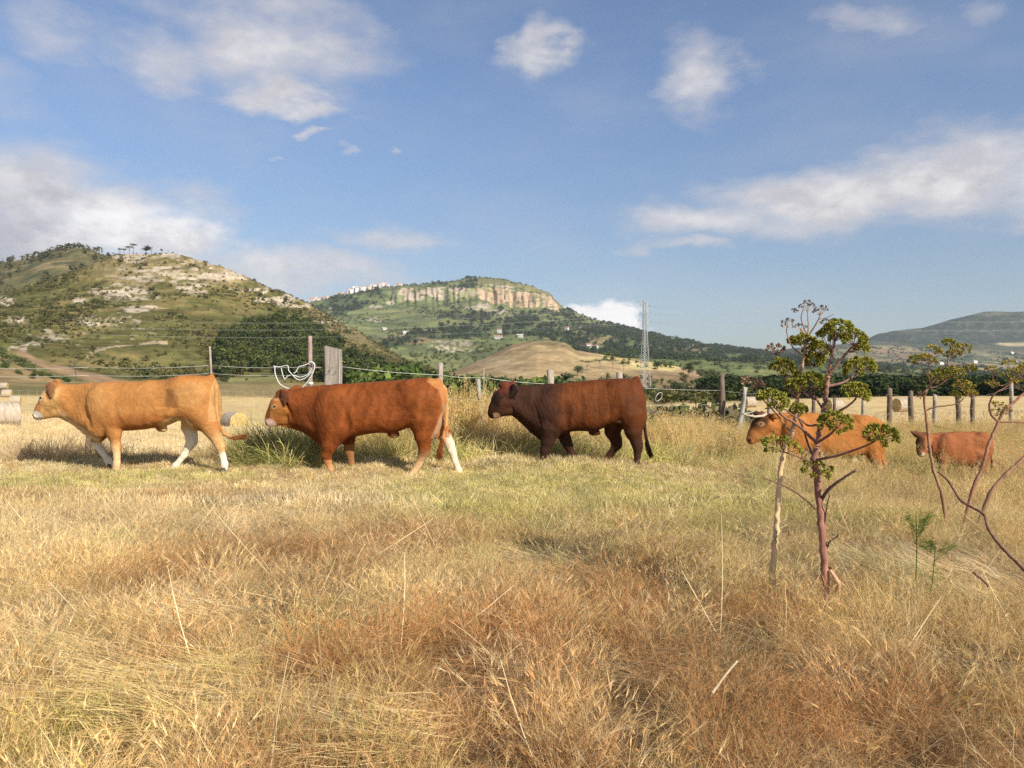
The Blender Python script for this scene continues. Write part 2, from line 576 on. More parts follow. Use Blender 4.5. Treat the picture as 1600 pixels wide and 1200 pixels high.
# ------------------------------------------------------------------ hills: terrain sheets between rows of known distance
def pchip_rows(t, tk, K):
    """monotone cubic through K[k, col] at knots tk, sampled at t"""
    h = np.diff(tk)[:, None]
    d = np.diff(K, axis=0) / h
    m = np.zeros_like(K)
    m[0], m[-1] = d[0], d[-1]
    s = d[:-1] * d[1:]
    with np.errstate(divide='ignore', invalid='ignore'):
        hm = 2 * s / (d[:-1] + d[1:])
    m[1:-1] = np.where(s > 0, np.nan_to_num(hm), 0)
    k = np.clip(np.searchsorted(tk, t, side='right') - 1, 0, len(tk) - 2)
    u = ((t - tk[k]) / (tk[k + 1] - tk[k]))[:, None]
    hh = (tk[k + 1] - tk[k])[:, None]
    h00, h10 = 2 * u**3 - 3 * u**2 + 1, u**3 - 2 * u**2 + u
    h01, h11 = -2 * u**3 + 3 * u**2, u**3 - u**2
    return h00 * K[k] + h10 * hh * m[k] + h01 * K[k + 1] + h11 * hh * m[k + 1]


class Hill:
    def __init__(s, name, x0, x1, step, rows, nrow, amps, cover, mat, label, back=((1.25, 40), (1.7, 110)), ledge=None):
        px = np.arange(x0, x1 + step, step, dtype=float)
        ds, pys, ts = [], [], []
        for k, (d, pts) in enumerate(rows):
            p = np.array(pts, float)
            pys.append(np.interp(px, p[:, 0], p[:, 1]))
            ds.append(np.full(len(px), float(d)) if np.isscalar(d) else np.interp(px, np.array(d)[:, 0], np.array(d)[:, 1]))
        nf = len(rows)
        for mul, drop in back:
            ds.append(ds[nf - 1] * mul); pys.append(pys[nf - 1] + drop)
        K, D = np.array(pys), np.array(ds)
        tk = np.arange(len(K), dtype=float)
        t = np.concatenate([np.linspace(0, nf - 1, nrow), np.linspace(nf - 1, len(K) - 1, 12)[1:]])
        PY, DD = pchip_rows(t, tk, K), pchip_rows(t, tk, D)
        PX = np.broadcast_to(px, PY.shape)
        X = (PX - 800) / F * DD; Y = DD.copy(); Z = CZ + (HY - PY) / F * DD
        for (wl, amp, seed) in amps:
            Z = Z + (fbm(X / wl, Y / wl, oct=4, seed=seed) - .5) * 2 * amp * sstep(0, .6, t)[:, None]
            X = X + (fbm(X / wl, Y / wl, Z / wl, oct=2, seed=seed + 50) - .5) * amp
        if ledge: Z = ledge(PX, PY, X, Y, Z)
        s.PX, s.PY, s.X, s.Y, s.Z, s.t, s.nf = PX, PY, X, Y, Z, t, nf
        gy, gx = np.gradient(Z, axis=0), np.gradient(Z, axis=1)
        c = cover(s)
        nr, nc = PY.shape
        i = np.arange(nr - 1)[:, None] * nc; j = np.arange(nc - 1)[None]
        q = np.stack([i + j, i + j + 1, i + nc + j + 1, i + nc + j], -1).reshape(-1, 4)
        V = np.stack([X, Y, Z], -1).reshape(-1, 3)
        s.q = q
        a, b_, c_ = V[q[:, 0]], V[q[:, 1]], V[q[:, 3]]
        s.area = np.linalg.norm(np.cross(b_ - a, c_ - a), axis=1)
        s.V = V
        o = link(name, mesh_np(name, V, q.ravel(), np.full(len(q), 4), c.reshape(-1, 3)), mat)
        tag(o, label, kind='structure')

    def pick(s, n, mask, area=True):
        """n random spots where mask (vertex field, 0..1) is high"""
        m = mask.reshape(-1)
        w = m[s.q].mean(1) * (s.area if area else 1)
        front = (s.q[:, 0] // s.PX.shape[1]) < np.searchsorted(s.t, s.nf - .5)
        w = w * front
        w = w / w.sum()
        f = RNG.choice(len(w), n, p=w)
        u, v = RNG.random(n)[:, None], RNG.random(n)[:, None]
        q = s.q[f]
        V = s.V
        return V[q[:, 0]] * (1 - u) * (1 - v) + V[q[:, 1]] * u * (1 - v) + V[q[:, 2]] * u * v + V[q[:, 3]] * (1 - u) * v

    def spot(s, px, py):
        """the point of this hill seen at (px, py)"""
        ap = 800 + F * s.X / s.Y; bp = HY - F * (s.Z - CZ) / s.Y
        nfr = np.searchsorted(s.t, s.nf - .99)
        k = np.argmin((ap[:nfr] - px) ** 2 + (bp[:nfr] - py) ** 2)
        k = np.unravel_index(k, ap[:nfr].shape)
        return Vector((s.X[k], s.Y[k], s.Z[k]))


def lay(base, *layers):
    c = np.array(base, float)
    for col, m in layers:
        m = np.clip(m, 0, 1)[..., None]
        c = c * (1 - m) + np.array(col) * m
    return c


STRAW, OLIVE, GREEN, DARKG, ROCK, EARTH, PALEG = (.33, .25, .11), (.15, .135, .05), (.12, .15, .045), (.055, .075, .03), (.42, .345, .25), (.31, .20, .115), (.21, .21, .075)
GROUND_MAT = m_ground('hillside', 0.045, 1.2, .38)
FAR_MAT = m_ground('far_hillside', 0.012, 4.0, .35)


# ---- the hill behind the left cattle
def ledge_a(PX, PY, X, Y, Z):
    e = ell(PX, PY, (270, 425, 160, 42))
    st = 3.2
    zz = Z + (fbm(X / 40, Y / 40, oct=3, seed=77) - .5) * 4
    f = (zz / st) % 1.0
    step = (sstep(.25, .75, f) - f) * st
    return Z + step * np.maximum(e * .9, .45 * sstep(560, 520, PY))


def cover_a(h):
    PX, PY, X, Y, Z = h.PX, h.PY, h.X, h.Y, h.Z
    n1 = fbm(X / 30, Y / 30, oct=5, seed=1); n2 = fbm(X / 9, Y / 9, oct=4, seed=2)
    c = lay(np.broadcast_to(OLIVE, PX.shape + (3,)), (STRAW, sstep(.48, .66, n1) * .75), (GREEN, sstep(.5, .68, n2) * .7), (STRAW, sstep(.56, .7, n2) * .45))
    rk = np.zeros(PX.shape)
    for e in [(203, 457, 42, 12), (297, 450, 24, 10), (225, 436, 55, 4), (255, 424, 75, 3), (320, 428, 50, 6), (215, 488, 24, 6), (245, 402, 75, 3), (330, 412, 40, 4), (360, 432, 35, 5),
              (205, 408, 30, 5), (430, 468, 30, 6), (160, 505, 30, 4), (130, 500, 18, 4), (85, 520, 24, 5), (60, 540, 18, 5), (30, 545, 18, 4), (10, 470, 14, 4), (128, 470, 12, 4), (240, 483, 30, 3), (470, 476, 30, 5), (395, 452, 30, 4),
              (500, 500, 30, 3), (30, 500, 20, 4), (155, 455, 12, 3)]:
        rk = np.maximum(rk, ell(PX + (vnoise(PX / 7, PY / 4, seed=4) - .5) * 16, PY + (vnoise(PX / 9, PY / 5, seed=5) - .5) * 7, e))
    strata = vnoise(PX / 26 + 3, PY / 2.1, seed=8) * .6 + vnoise(PX / 8, PY / 1.3, seed=9) * .4
    rk = np.maximum(rk * sstep(.40, .56, strata + .08), ell(PX, PY, (285, 424, 120, 36)) * sstep(.72, .79, strata))
    rk = np.maximum(rk, ell(PX, PY, (110, 520, 130, 40)) * sstep(.74, .80, strata) * .7)
    tr = np.interp(PX, [120, 150, 190, 230, 260], [568, 552, 541, 537, 536])
    rk2 = (np.abs(PY - tr + (n2 - .5) * 5) < 2.2) * (PX > 130) * (PX < 262) * 1.0
    d = np.interp(PX, [-200, 0, 60, 120, 180, 240, 320], [500, 538, 562, 578, 592, 602, 612])
    dirt = sstep(7, 3, np.abs(PY - d - 2)) * sstep(10, 40, PX) * sstep(300, 250, PX)
    low = sstep(0, 5, PY - d - 7)
    gr = fbm(X / 14, Y / 14, oct=3, seed=12)
    foot = lay(np.broadcast_to((.29, .20, .10), PX.shape + (3,)), ((.19, .17, .06), sstep(.45, .6, gr)), (STRAW, sstep(.62, .75, gr)))
    c = c * np.array((.68, .69, .60))  # cover darkened, partly to stand for cloud shadow on the hill
    c = lay(c, ((.27, .205, .105), ell(PX, PY, (275, 418, 130, 34)) * .75 * sstep(.35, .5, n2)))
    c = lay(c, (ROCK, rk), ((.40, .30, .19), rk2 * .8), (EARTH, dirt * .9))
    c = c * (1 - low[..., None]) + foot * low[..., None]
    clr = pip(PX, PY, [(335, 600), (380, 585), (430, 588), (440, 612), (330, 640)]) * 1.0
    c = lay(c, ((.20, .19, .075), clr * .8))
    brown = sstep(0, 12, PX - 430) * sstep(0, 14, 560 - np.abs(PY - 545) * 3 - np.abs(PX - 560) * .1 - 500)
    right = sstep(450, 520, PX) * sstep(600, 470, PY)
    c = lay(c, ((.27, .20, .11), right * .6 * (1 - rk)))
    return c


hill_a = Hill('hill', -900, 860, 2.2, [
    (165, [(-900, 606), (0, 614), (100, 622), (200, 632), (400, 655), (640, 640), (860, 630)]),
    (225, [(-900, 540), (0, 566), (70, 580), (150, 594), (220, 606), (400, 618), (640, 604), (860, 612)]),
    (330, [(-900, 500), (0, 522), (150, 540), (300, 560), (400, 572), (500, 584), (600, 594), (700, 602), (860, 610)]),
    (430, [(-900, 460), (0, 484), (150, 486), (250, 492), (350, 508), (450, 523), (520, 543), (600, 572), (700, 594), (860, 606)]),
    (530, [(-900, 450), (0, 470), (100, 455), (170, 442), (250, 436), (330, 442), (400, 472), (450, 496), (520, 521), (600, 557), (700, 590), (860, 604)]),
    (600, [(-900, 450), (0, 462), (60, 446), (130, 422), (180, 404), (210, 399), (270, 400), (300, 407), (340, 419), (380, 433), (420, 453), (450, 464), (480, 476), (520, 499), (560, 521), (600, 546), (640, 567), (700, 590), (860, 603)]),
], 230, [(70, 4.0, 11), (16, 1.3, 12), (5, .5, 13)], cover_a, GROUND_MAT, 'rocky olive-green hill with pale stone ledges behind the tan cow', ledge=ledge_a)


def cover_b(h):
    n1 = fbm(h.X / 34, h.Y / 34, oct=5, seed=41); n2 = fbm(h.X / 12, h.Y / 12, oct=3, seed=42)
    return lay(np.broadcast_to((.13, .115, .05), h.PX.shape + (3,)), ((.22, .17, .085), sstep(.48, .64, n1)), ((.085, .085, .04), sstep(.52, .66, n2)))


hill_b = Hill('hill', -1000, 420, 3.0, [
    (610, [(-1000, 500), (0, 500), (130, 470), (180, 480), (420, 520)]),
    (700, [(-1000, 470), (0, 450), (60, 440), (130, 430), (200, 450), (300, 480), (420, 510)]),
    (850, [(-1000, 470), (-300, 440), (0, 413), (40, 406), (80, 397), (105, 393), (122, 391), (150, 399), (180, 411), (220, 432), (300, 470), (420, 505)]),
], 90, [(90, 5, 43), (18, 1.5, 44)], cover_b, GROUND_MAT, 'higher wooded hilltop rising behind the rocky hill')


# ---- the table mountain with the town
WOODS = [
    [(700, 512), (740, 500), (800, 496), (850, 488), (872, 482), (900, 493), (1000, 521), (1100, 543), (1210, 548), (1215, 566), (1120, 560), (1040, 566), (980, 560), (900, 545), (860, 534), (800, 522), (700, 534), (640, 530), (650, 518)],
    [(484, 478), (540, 464), (600, 453), (614, 470), (570, 484), (530, 494), (500, 490)],
    [(655, 446), (700, 440), (752, 433), (744, 452), (700, 448)],
    [(560, 560), (600, 540), (640, 528), (655, 540), (600, 552)],
    [(700, 478), (780, 480), (760, 500), (690, 500)],
]


def cliff_mask(PX, t):
    L = sstep(604, 622, PX) * sstep(752, 730, PX) * .85
    Rr = sstep(738, 752, PX) * sstep(880, 868, PX)
    return np.maximum(L, Rr)


def cover_p(h):
    PX, PY, X, Y = h.PX, h.PY, h.X, h.Y
    t = np.broadcast_to(h.t[:, None], PX.shape)
    n1 = fbm(X / 120, Y / 120, oct=5, seed=51); n2 = fbm(X / 40, Y / 40, oct=4, seed=52)
    c = lay(np.broadcast_to((.135, .155, .055), PX.shape + (3,)), ((.21, .21, .08), sstep(.46, .62, n1) * .8), ((.10, .12, .05), sstep(.52, .66, n2) * .7))
    wd = np.zeros(PX.shape)
    jx, jy = (fbm(PX / 26, PY / 13, oct=3, seed=53) - .5) * 46, (fbm(PX / 24, PY / 12, oct=3, seed=54) - .5) * 18
    for p in WOODS: wd = np.maximum(wd, pip(PX + jx, PY + jy, p) * 1.0)
    wd = np.maximum(wd, sstep(900, 960, PX) * sstep(1.2, 1.7, t) * sstep(.40, .5, fbm(PX / 18, PY / 6, oct=3, seed=56)))
    gaps = sstep(.57, .63, fbm(PX / 30, PY / 9, oct=3, seed=57))
    wd = wd * (1 - gaps * .8)
    h.woods = wd
    # quarried and ploughed patches on the lower slopes
    tan = np.zeros(PX.shape)
    for e in [(1075, 552, 34, 8), (1000, 553, 36, 5), (930, 533, 40, 7), (640, 533, 42, 7), (560, 556, 30, 6), (545, 540, 30, 4)]:
        tan = np.maximum(tan, ell(PX + jx * .4, PY + jy * .4, e))
    pl = ell(PX + jx * .3, PY + jy * .3, (930, 536, 45, 6))
    rkp = ell(PX, PY, (705, 541, 32, 10)) * sstep(.52, .62, vnoise(PX / 4, PY / 2, seed=58))
    for e in [(735, 480, 14, 4), (755, 476, 12, 4), (770, 486, 20, 5), (612, 474, 8, 3), (590, 481, 8, 3), (585, 500, 10, 3), (520, 482, 6, 2)]:
        rkp = np.maximum(rkp, ell(PX + jx * .3, PY + jy * .3, e) * .8)
    c = lay(c, ((.27, .18, .10), tan * .8), ((.26, .22, .09), pl * .6), (ROCK, rkp), (DARKG, wd * .85))
    face = sstep(3.98, 4.08, t) * sstep(5.02, 4.96, t)
    cm = cliff_mask(PX, t) * face
    streak = vnoise(PX / 3.2, PY / 30, seed=59) * .6 + vnoise(PX / 9, PY / 8, seed=60) * .4
    rock = np.array((.47, .34, .215)) * (0.62 + 0.65 * streak[..., None])
    grey = np.array((.42, .36, .30)) * (0.6 + 0.6 * streak[..., None])
    g = sstep(752, 735, PX)[..., None]
    rock = rock * (1 - g * .55) + grey * g * .55
    mf = fbm(PX / 11, PY / 5, oct=3, seed=61)
    moss = np.maximum(sstep(.60, .68, mf) * .8, sstep(.47, .58, mf) * .85 * sstep(755, 735, PX))
    cm = cm * (1 - moss)
    h.cliff = cm
    c = c * (1 - cm[..., None]) + rock * cm[..., None]
    top = sstep(5.1, 5.3, t) * sstep(740, 760, PX) * sstep(900, 870, PX)
    c = lay(c, ((.20, .18, .07), top * .8))
    rim = sstep(5.0, 5.05, t) * sstep(5.3, 5.2, t) * sstep(750, 770, PX) * sstep(870, 850, PX) * sstep(.5, .6, vnoise(PX / 10, PY / 1.4, seed=62))
    c = lay(c, (ROCK, rim * .8))
    return c


def ledge_p(PX, PY, X, Y, Z):
    # buttresses and clefts of the cliff, and the bench it stands on
    e = sstep(486, 474, PY) * sstep(436, 446, PY) * cliff_mask(PX, 0)
    Y += (np.abs(vnoise(PX / 5.5, PY / 60, seed=171) - .5) * 2 - .5) * 26 * e + (vnoise(PX / 2.6, PY / 14, seed=172) - .5) * 14 * e
    return Z + (vnoise(PX / 6, PY / 3, seed=173) - .5) * 7 * e


plateau = Hill('hill', 250, 1800, 2.0, [
    (690, [(250, 612), (1800, 612)]),
    (900, [(250, 575), (480, 560), (560, 566), (640, 580), (720, 584), (900, 578), (1000, 572), (1200, 578), (1500, 592), (1800, 600)]),
    (1300, [(250, 545), (480, 523), (560, 538), (640, 543), (720, 548), (800, 540), (900, 550), (1000, 558), (1100, 564), (1200, 566), (1500, 587), (1800, 598)]),
    (1800, [(250, 520), (480, 500), (560, 506), (640, 507), (720, 506), (800, 506), (870, 512), (950, 527), (1050, 543), (1150, 554), (1300, 567), (1500, 583), (1800, 597)]),
    (2300, [(250, 500), (480, 482), (540, 480), (600, 474), (640, 469), (700, 466), (745, 462), (765, 471), (800, 478), (850, 482), (880, 491), (940, 509), (1000, 521), (1060, 533), (1100, 542), (1150, 548), (1300, 563), (1500, 580), (1800, 596)]),
    (2350, [(250, 496), (480, 476), (540, 465), (600, 452), (620, 449), (700, 446), (745, 447), (790, 450), (830, 458), (860, 464), (869, 472), (880, 484), (900, 492), (940, 507), (1000, 520), (1060, 532), (1100, 541), (1150, 547), (1300, 561), (1500, 579), (1800, 595)]),
    (2520, [(250, 492), (480, 474), (540, 461), (600, 449), (640, 445), (700, 440), (730, 436), (750, 434), (790, 438), (830, 450), (858, 460), (868, 470), (880, 482), (900, 491), (940, 506), (1000, 519), (1060, 531), (1100, 540), (1150, 546), (1300, 560), (1500, 578), (1800, 595)]),
], 300, [(220, 9, 71), (50, 3.0, 72)], cover_p, FAR_MAT, 'table mountain with pale ochre cliffs under its flat top', back=((1.2, 20), (1.5, 60)), ledge=ledge_p)


# ---- ploughed mounds in the middle distance
def cover_m(h):
    PX, PY, X, Y = h.PX, h.PY, h.X, h.Y
    n1 = fbm(X / 30, Y / 30, oct=4, seed=81)
    gul = np.abs(vnoise(X / 22 + n1 * 1.5, Y / 90, seed=82) - .5)
    c = lay(np.broadcast_to((.37, .265, .135), PX.shape + (3,)), ((.27, .18, .10), sstep(.45, .62, n1) * .6), ((.17, .15, .065), sstep(.60, .72, fbm(X / 26, Y / 60, oct=3, seed=83)) * .6), ((.47, .36, .21), sstep(.07, .02, gul) * .55))
    yel = ell(PX, PY, (1020, 574, 45, 6)) + ell(PX, PY, (960, 563, 50, 7)) * .6
    br = ell(PX, PY, (1090, 600, 75, 14)) + ell(PX, PY, (1010, 592, 70, 10)) * .7
    return lay(c, ((.50, .40, .17), yel), ((.24, .165, .085), br))


mound = Hill('hill', 560, 1330, 2.5, [
    (300, [(560, 620), (1330, 622)]),
    (345, [(560, 606), (700, 602), (900, 600), (1000, 602), (1100, 606), (1200, 610), (1330, 612)]),
    (430, [(560, 604), (640, 600), (720, 588), (800, 572), (840, 566), (900, 574), (960, 580), (1010, 588), (1060, 590), (1120, 596), (1200, 606), (1330, 610)]),
    (560, [(560, 604), (640, 602), (700, 585), (730, 572), (770, 556), (800, 543), (830, 536), (860, 534), (885, 538), (900, 547), (940, 553), (980, 561), (1010, 567), (1060, 574), (1120, 589), (1200, 602), (1330, 608)]),
], 90, [(60, 2.5, 84), (18, 1.0, 85)], cover_m, GROUND_MAT, 'bare tan ploughed mound in front of the table mountain')


# ---- the far mountain on the right with fields at its foot
def cover_f(h):
    PX, PY, X, Y = h.PX, h.PY, h.X, h.Y
    t = np.broadcast_to(h.t[:, None], PX.shape)
    n1 = fbm(X / 200, Y / 200, oct=4, seed=91)
    cell = vnoise(np.floor(X / 150 + Y / 900 + n1 * 1.6), np.floor(Y / 260 + X / 1500 + n1 * 1.2), seed=92)
    c = lay(np.broadcast_to((.20, .17, .085), PX.shape + (3,)), ((.30, .24, .125), sstep(.45, .5, cell)), ((.12, .135, .055), sstep(.72, .75, cell)), ((.25, .165, .10), (cell < .22) * 1.0), ((.085, .10, .045), sstep(.60, .66, fbm(X / 90, Y / 90, oct=4, seed=93))))
    up = sstep(3.0, 3.5, t)
    rock = lay(np.broadcast_to((.040, .052, .030), PX.shape + (3,)), ((.072, .080, .040), sstep(.48, .62, n1)), ((.12, .11, .08), sstep(.66, .72, vnoise(PX / 7, PY / 3, seed=95)) * .5))
    c = c * (1 - up[..., None]) + rock * up[..., None]
    hedge = ell(PX, PY, (1480, 560, 120, 5)) * sstep(.4, .55, vnoise(PX / 14, PY / 3, seed=96))
    bright = ell(PX, PY, (1590, 537, 34, 3))
    return lay(c, (DARKG, hedge * .8), ((.42, .34, .17), bright))


mountain = Hill('mountain', 1080, 2600, 3.0, [
    (900, [(1080, 612), (2600, 612)]),
    (1400, [(1080, 590), (1250, 583), (1400, 588), (1600, 592), (2600, 594)]),
    (2200, [(1080, 572), (1250, 565), (1400, 566), (1600, 574), (2600, 580)]),
    (3000, [(1080, 560), (1250, 550), (1350, 543), (1450, 548), (1600, 556), (2600, 565)]),
    (3600, [(1080, 556), (1250, 547), (1340, 539), (1360, 533), (1400, 529), (1500, 531), (1600, 527), (2600, 540)]),
    (3900, [(1080, 555), (1250, 546), (1340, 537), (1356, 530), (1372, 524), (1400, 519), (1440, 515), (1470, 508), (1500, 501), (1520, 496), (1540, 492), (1600, 493), (2000, 480), (2600, 510)]),
    (4000, [(1080, 555), (1250, 546), (1340, 536), (1356, 529), (1370, 523), (1400, 517), (1440, 513), (1470, 505), (1500, 497), (1518, 492), (1538, 487), (1580, 488), (1620, 486), (1800, 470), (2600, 500)]),
], 150, [(300, 12, 97), (90, 5, 98)], cover_f, FAR_MAT, 'dark blue-grey flat-topped mountain beyond the patchwork fields', back=((1.15, 20), (1.4, 50)))


# ------------------------------------------------------------------ haze
def build_haze():
    m = bpy.data.materials.new('air')
    m.use_nodes = True
    nt = m.node_tree; nt.nodes.clear()
    b = NB(nt)
    out = b.n('ShaderNodeOutputMaterial')
    v = b.n('ShaderNodeVolumePrincipled')
    v.inputs['Color'].default_value = (0.80, 0.87, 1.0, 1)
    v.inputs['Density'].default_value = 0.000065
    v.inputs['Anisotropy'].default_value = 0.0
    nt.links.new(v.outputs[0], out.inputs['Volume'])
    q = MB(); q.box((0, 0, 0), (12600, 12600, 640))
    o = q.build('haze', m, smooth=False)
    o.location = (0, 0, 320 - 12)
    tag(o, 'thin bluish air over the far hills', kind='stuff')


build_haze()
# ================================================================== CATTLE
# bodies are one continuous skin each, grown from blended volumes (signed distances) and meshed with surface nets
class Flesh:
    def __init__(s, lo, hi, h):
        s.h = h
        s.ax = [np.arange(lo[i], hi[i] + h, h) for i in range(3)]
        s.D = np.full([len(a) for a in s.ax], 0.5)

    def _sl(s, lo, hi, pad):
        r = []
        for i in range(3):
            a = np.searchsorted(s.ax[i], lo[i] - pad); b = np.searchsorted(s.ax[i], hi[i] + pad)
            r.append(slice(max(a, 0), max(min(b, len(s.ax[i])), 1)))
        X = s.ax[0][r[0]][:, None, None]; Y = s.ax[1][r[1]][None, :, None]; Z = s.ax[2][r[2]][None, None, :]
        return tuple(r), X, Y, Z

    def _join(s, sl, d, k, cut=False):
        a = s.D[sl]
        if cut:
            h = np.clip(.5 - .5 * (a + d) / k, 0, 1)
            s.D[sl] = a * (1 - h) - d * h + k * h * (1 - h)
        else:
            h = np.clip(.5 + .5 * (d - a) / k, 0, 1)
            s.D[sl] = d * (1 - h) + a * h - k * h * (1 - h)

    def chain(s, pts, k=.04, flat=1.0):
        """tapering limb through points (x, y, z, r); flat > 1 makes it thinner across"""
        for (a, b) in zip(pts[:-1], pts[1:]):
            A, B = np.array(a[:3], float), np.array(b[:3], float)
            r = max(a[3], b[3])
            sl, X, Y, Z = s._sl(np.minimum(A, B) - r, np.maximum(A, B) + r, k + .03)
            ab = B - A; L = ab[0]**2 + (ab[1] * flat)**2 + ab[2]**2 + 1e-9
            t = np.clip(((X - A[0]) * ab[0] + (Y - A[1]) * ab[1] * flat * flat + (Z - A[2]) * ab[2]) / L, 0, 1)
            d = np.sqrt((X - A[0] - t * ab[0])**2 + ((Y - A[1] - t * ab[1]) * flat)**2 + (Z - A[2] - t * ab[2])**2) - (a[3] + (b[3] - a[3]) * t)
            s._join(sl, d, k)

    def ball(s, c, r, k=.05, rot=0.0, cut=False):
        """ellipsoid with radii r, turned by rot in the side plane"""
        m = max(r)
        sl, X, Y, Z = s._sl(np.array(c) - m, np.array(c) + m, k + .03)
        x, z = X - c[0], Z - c[2]
        ca, sa = math.cos(rot), math.sin(rot)
        u, w, v = x * ca + z * sa, -x * sa + z * ca, Y - c[1]
        k0 = np.sqrt((u / r[0])**2 + (v / r[1])**2 + (w / r[2])**2)
        k1 = np.sqrt((u / r[0]**2)**2 + (v / r[1]**2)**2 + (w / r[2]**2)**2) + 1e-9
        s._join(sl, k0 * (k0 - 1) / k1, k, cut)

    def loft(s, st, k=.05, p=2.7):
        """trunk from stations (x, top, bottom, half width)"""
        st = sorted(st)
        xs = [q[0] for q in st]
        x0, x1 = xs[0], xs[-1]
        zt = max(q[1] for q in st); zb = min(q[2] for q in st); w = max(q[3] for q in st)
        sl, X, Y, Z = s._sl((x0, -w, zb), (x1, w, zt), k + .05)
        xv = X[:, 0, 0]
        dx = np.linspace(x0 - .1, x1 + .1, 400)
        out = []
        ker = np.exp(-.5 * (np.arange(-24, 25) / 11.0)**2); ker /= ker.sum()
        for c in (1, 2, 3):
            f = np.interp(dx, xs, [q[c] for q in st])
            f = np.convolve(np.pad(f, 24, mode='edge'), ker, 'valid')
            out.append(np.interp(xv, dx, f)[:, None, None])
        top, bot, hw = out
        zc, hh = (top + bot) / 2, np.maximum((top - bot) / 2, .01)
        # backs are narrower than bellies
        wz = 1 - .16 * np.clip((Z - zc) / hh, -1, 1.2)
        q = (np.abs(Y / (hw * wz))**p + np.abs((Z - zc) / hh)**p)**(1 / p)
        d = (q - 1) * np.minimum(hw, hh)
        e = np.maximum(x0 - X, X - x1)
        d = np.where(e > 0, np.sqrt(np.maximum(d, 0)**2 + e**2), np.maximum(d, -np.minimum(.08, -e + .0) if False else d))
        s._join(sl, d, k)

    def skin(s):
        D, h = s.D, s.h
        ins = D < 0
        n = np.array(D.shape)
        c8 = [ins[i:n[0] - 1 + i, j:n[1] - 1 + j, k:n[2] - 1 + k] for i in (0, 1) for j in (0, 1) for k in (0, 1)]
        sm = sum(a.astype(np.int8) for a in c8)
        act = (sm > 0) & (sm < 8)
        idx = np.full(act.shape, -1, np.int64)
        I, J, K = np.nonzero(act)
        idx[I, J, K] = np.arange(len(I))
        acc = np.zeros((len(I), 3)); cnt = np.zeros(len(I))
        offs = [(i, j, k) for i in (0, 1) for j in (0, 1) for k in (0, 1)]
        for a in offs:
            for b in offs:
                if sum(np.abs(np.subtract(a, b))) != 1 or a > b: continue
                da, db = D[I + a[0], J + a[1], K + a[2]], D[I + b[0], J + b[1], K + b[2]]
                m = (da < 0) != (db < 0)
                t = np.where(m, da / np.where(m, da - db, 1), 0)
                for q in range(3):
                    acc[:, q] += np.where(m, a[q] + (b[q] - a[q]) * t, 0)
                cnt += m
        P = acc / cnt[:, None] + np.stack([I, J, K], -1)
        V = P * h + np.array([a[0] for a in s.ax])
        quads = []
        for ax in range(3):
            o = [0, 0, 0]; o[ax] = 1
            A = ins[:n[0] - o[0], :n[1] - o[1], :n[2] - o[2]]
            B = ins[o[0]:, o[1]:, o[2]:]
            e = A != B
            i, j, k = np.nonzero(e)
            u, w = [(1, 2), (2, 0), (0, 1)][ax]
            base = np.stack([i, j, k], -1)
            ok = (base[:, u] > 0) & (base[:, w] > 0)
            base, fl = base[ok], A[e][ok]
            du = np.zeros(3, int); du[u] = 1
            dw = np.zeros(3, int); dw[w] = 1
            g = lambda q: idx[q[:, 0], q[:, 1], q[:, 2]]
            f = np.stack([g(base - du - dw), g(base - dw), g(base), g(base - du)], -1)
            f[~fl] = f[~fl][:, ::-1]
            quads.append(f)
        Q = np.concatenate(quads)
        Q = Q[(Q >= 0).all(1)]
        # light relaxation
        for _ in range(3):
            S = np.zeros_like(V); N = np.zeros(len(V))
            for a, b in ((0, 1), (1, 2), (2, 3), (3, 0)):
                np.add.at(S, Q[:, a], V[Q[:, b]]); np.add.at(N, Q[:, a], 1)
            V = V * .5 + .5 * S / np.maximum(N, 1)[:, None]
        return V, Q


def m_hide():
    m, b, out = mat_new('cattle_hide')
    pos = b.n('ShaderNodeTexCoord').outputs['Object']
    c = attr(b, 'col')
    strand = b.noise(b.v('MULTIPLY', pos, (26, 26, 9)), 5.0, 4.0, 0.65, dist=1.2)
    swirl = b.noise(pos, 9.0, 5.0, 0.6, dist=1.5)
    f = b.m('MULTIPLY', b.rng(strand, .25, .75, .82, 1.18, smooth=False), b.rng(swirl, .3, .7, .84, 1.13, smooth=False))
    nd = b.n('ShaderNodeVectorMath', operation='SCALE')
    b.put(nd.inputs[0], c); b.put(nd.inputs['Scale'], f)
    nm = bump(b, b.m('ADD', strand, b.m('MULTIPLY', swirl, 2.2)), .6, .011)
    p = principled(b, out, nd.outputs[0], .58, .09, nm)
    return m


HIDE = m_hide()
EYE = m_plain('eye', (.012, .008, .006), .12, .5, .1)
HORN = m_plain('horn', (.50, .42, .31), .5, .3, .25, 14, .003)
HORN_TIP = m_plain('horn_tip', (.10, .08, .065), .4, .4, .2, 14)
HOOF = m_plain('hoof', (.07, .055, .045), .6, .3, .3, 20, .003)
HAIR = m_leaf('tail_hair', inst=False, trans=.1, vary=.15, nscale=9.0)


def mixc(c, col, m):
    return c * (1 - m[:, None]) + np.array(col) * m[:, None]


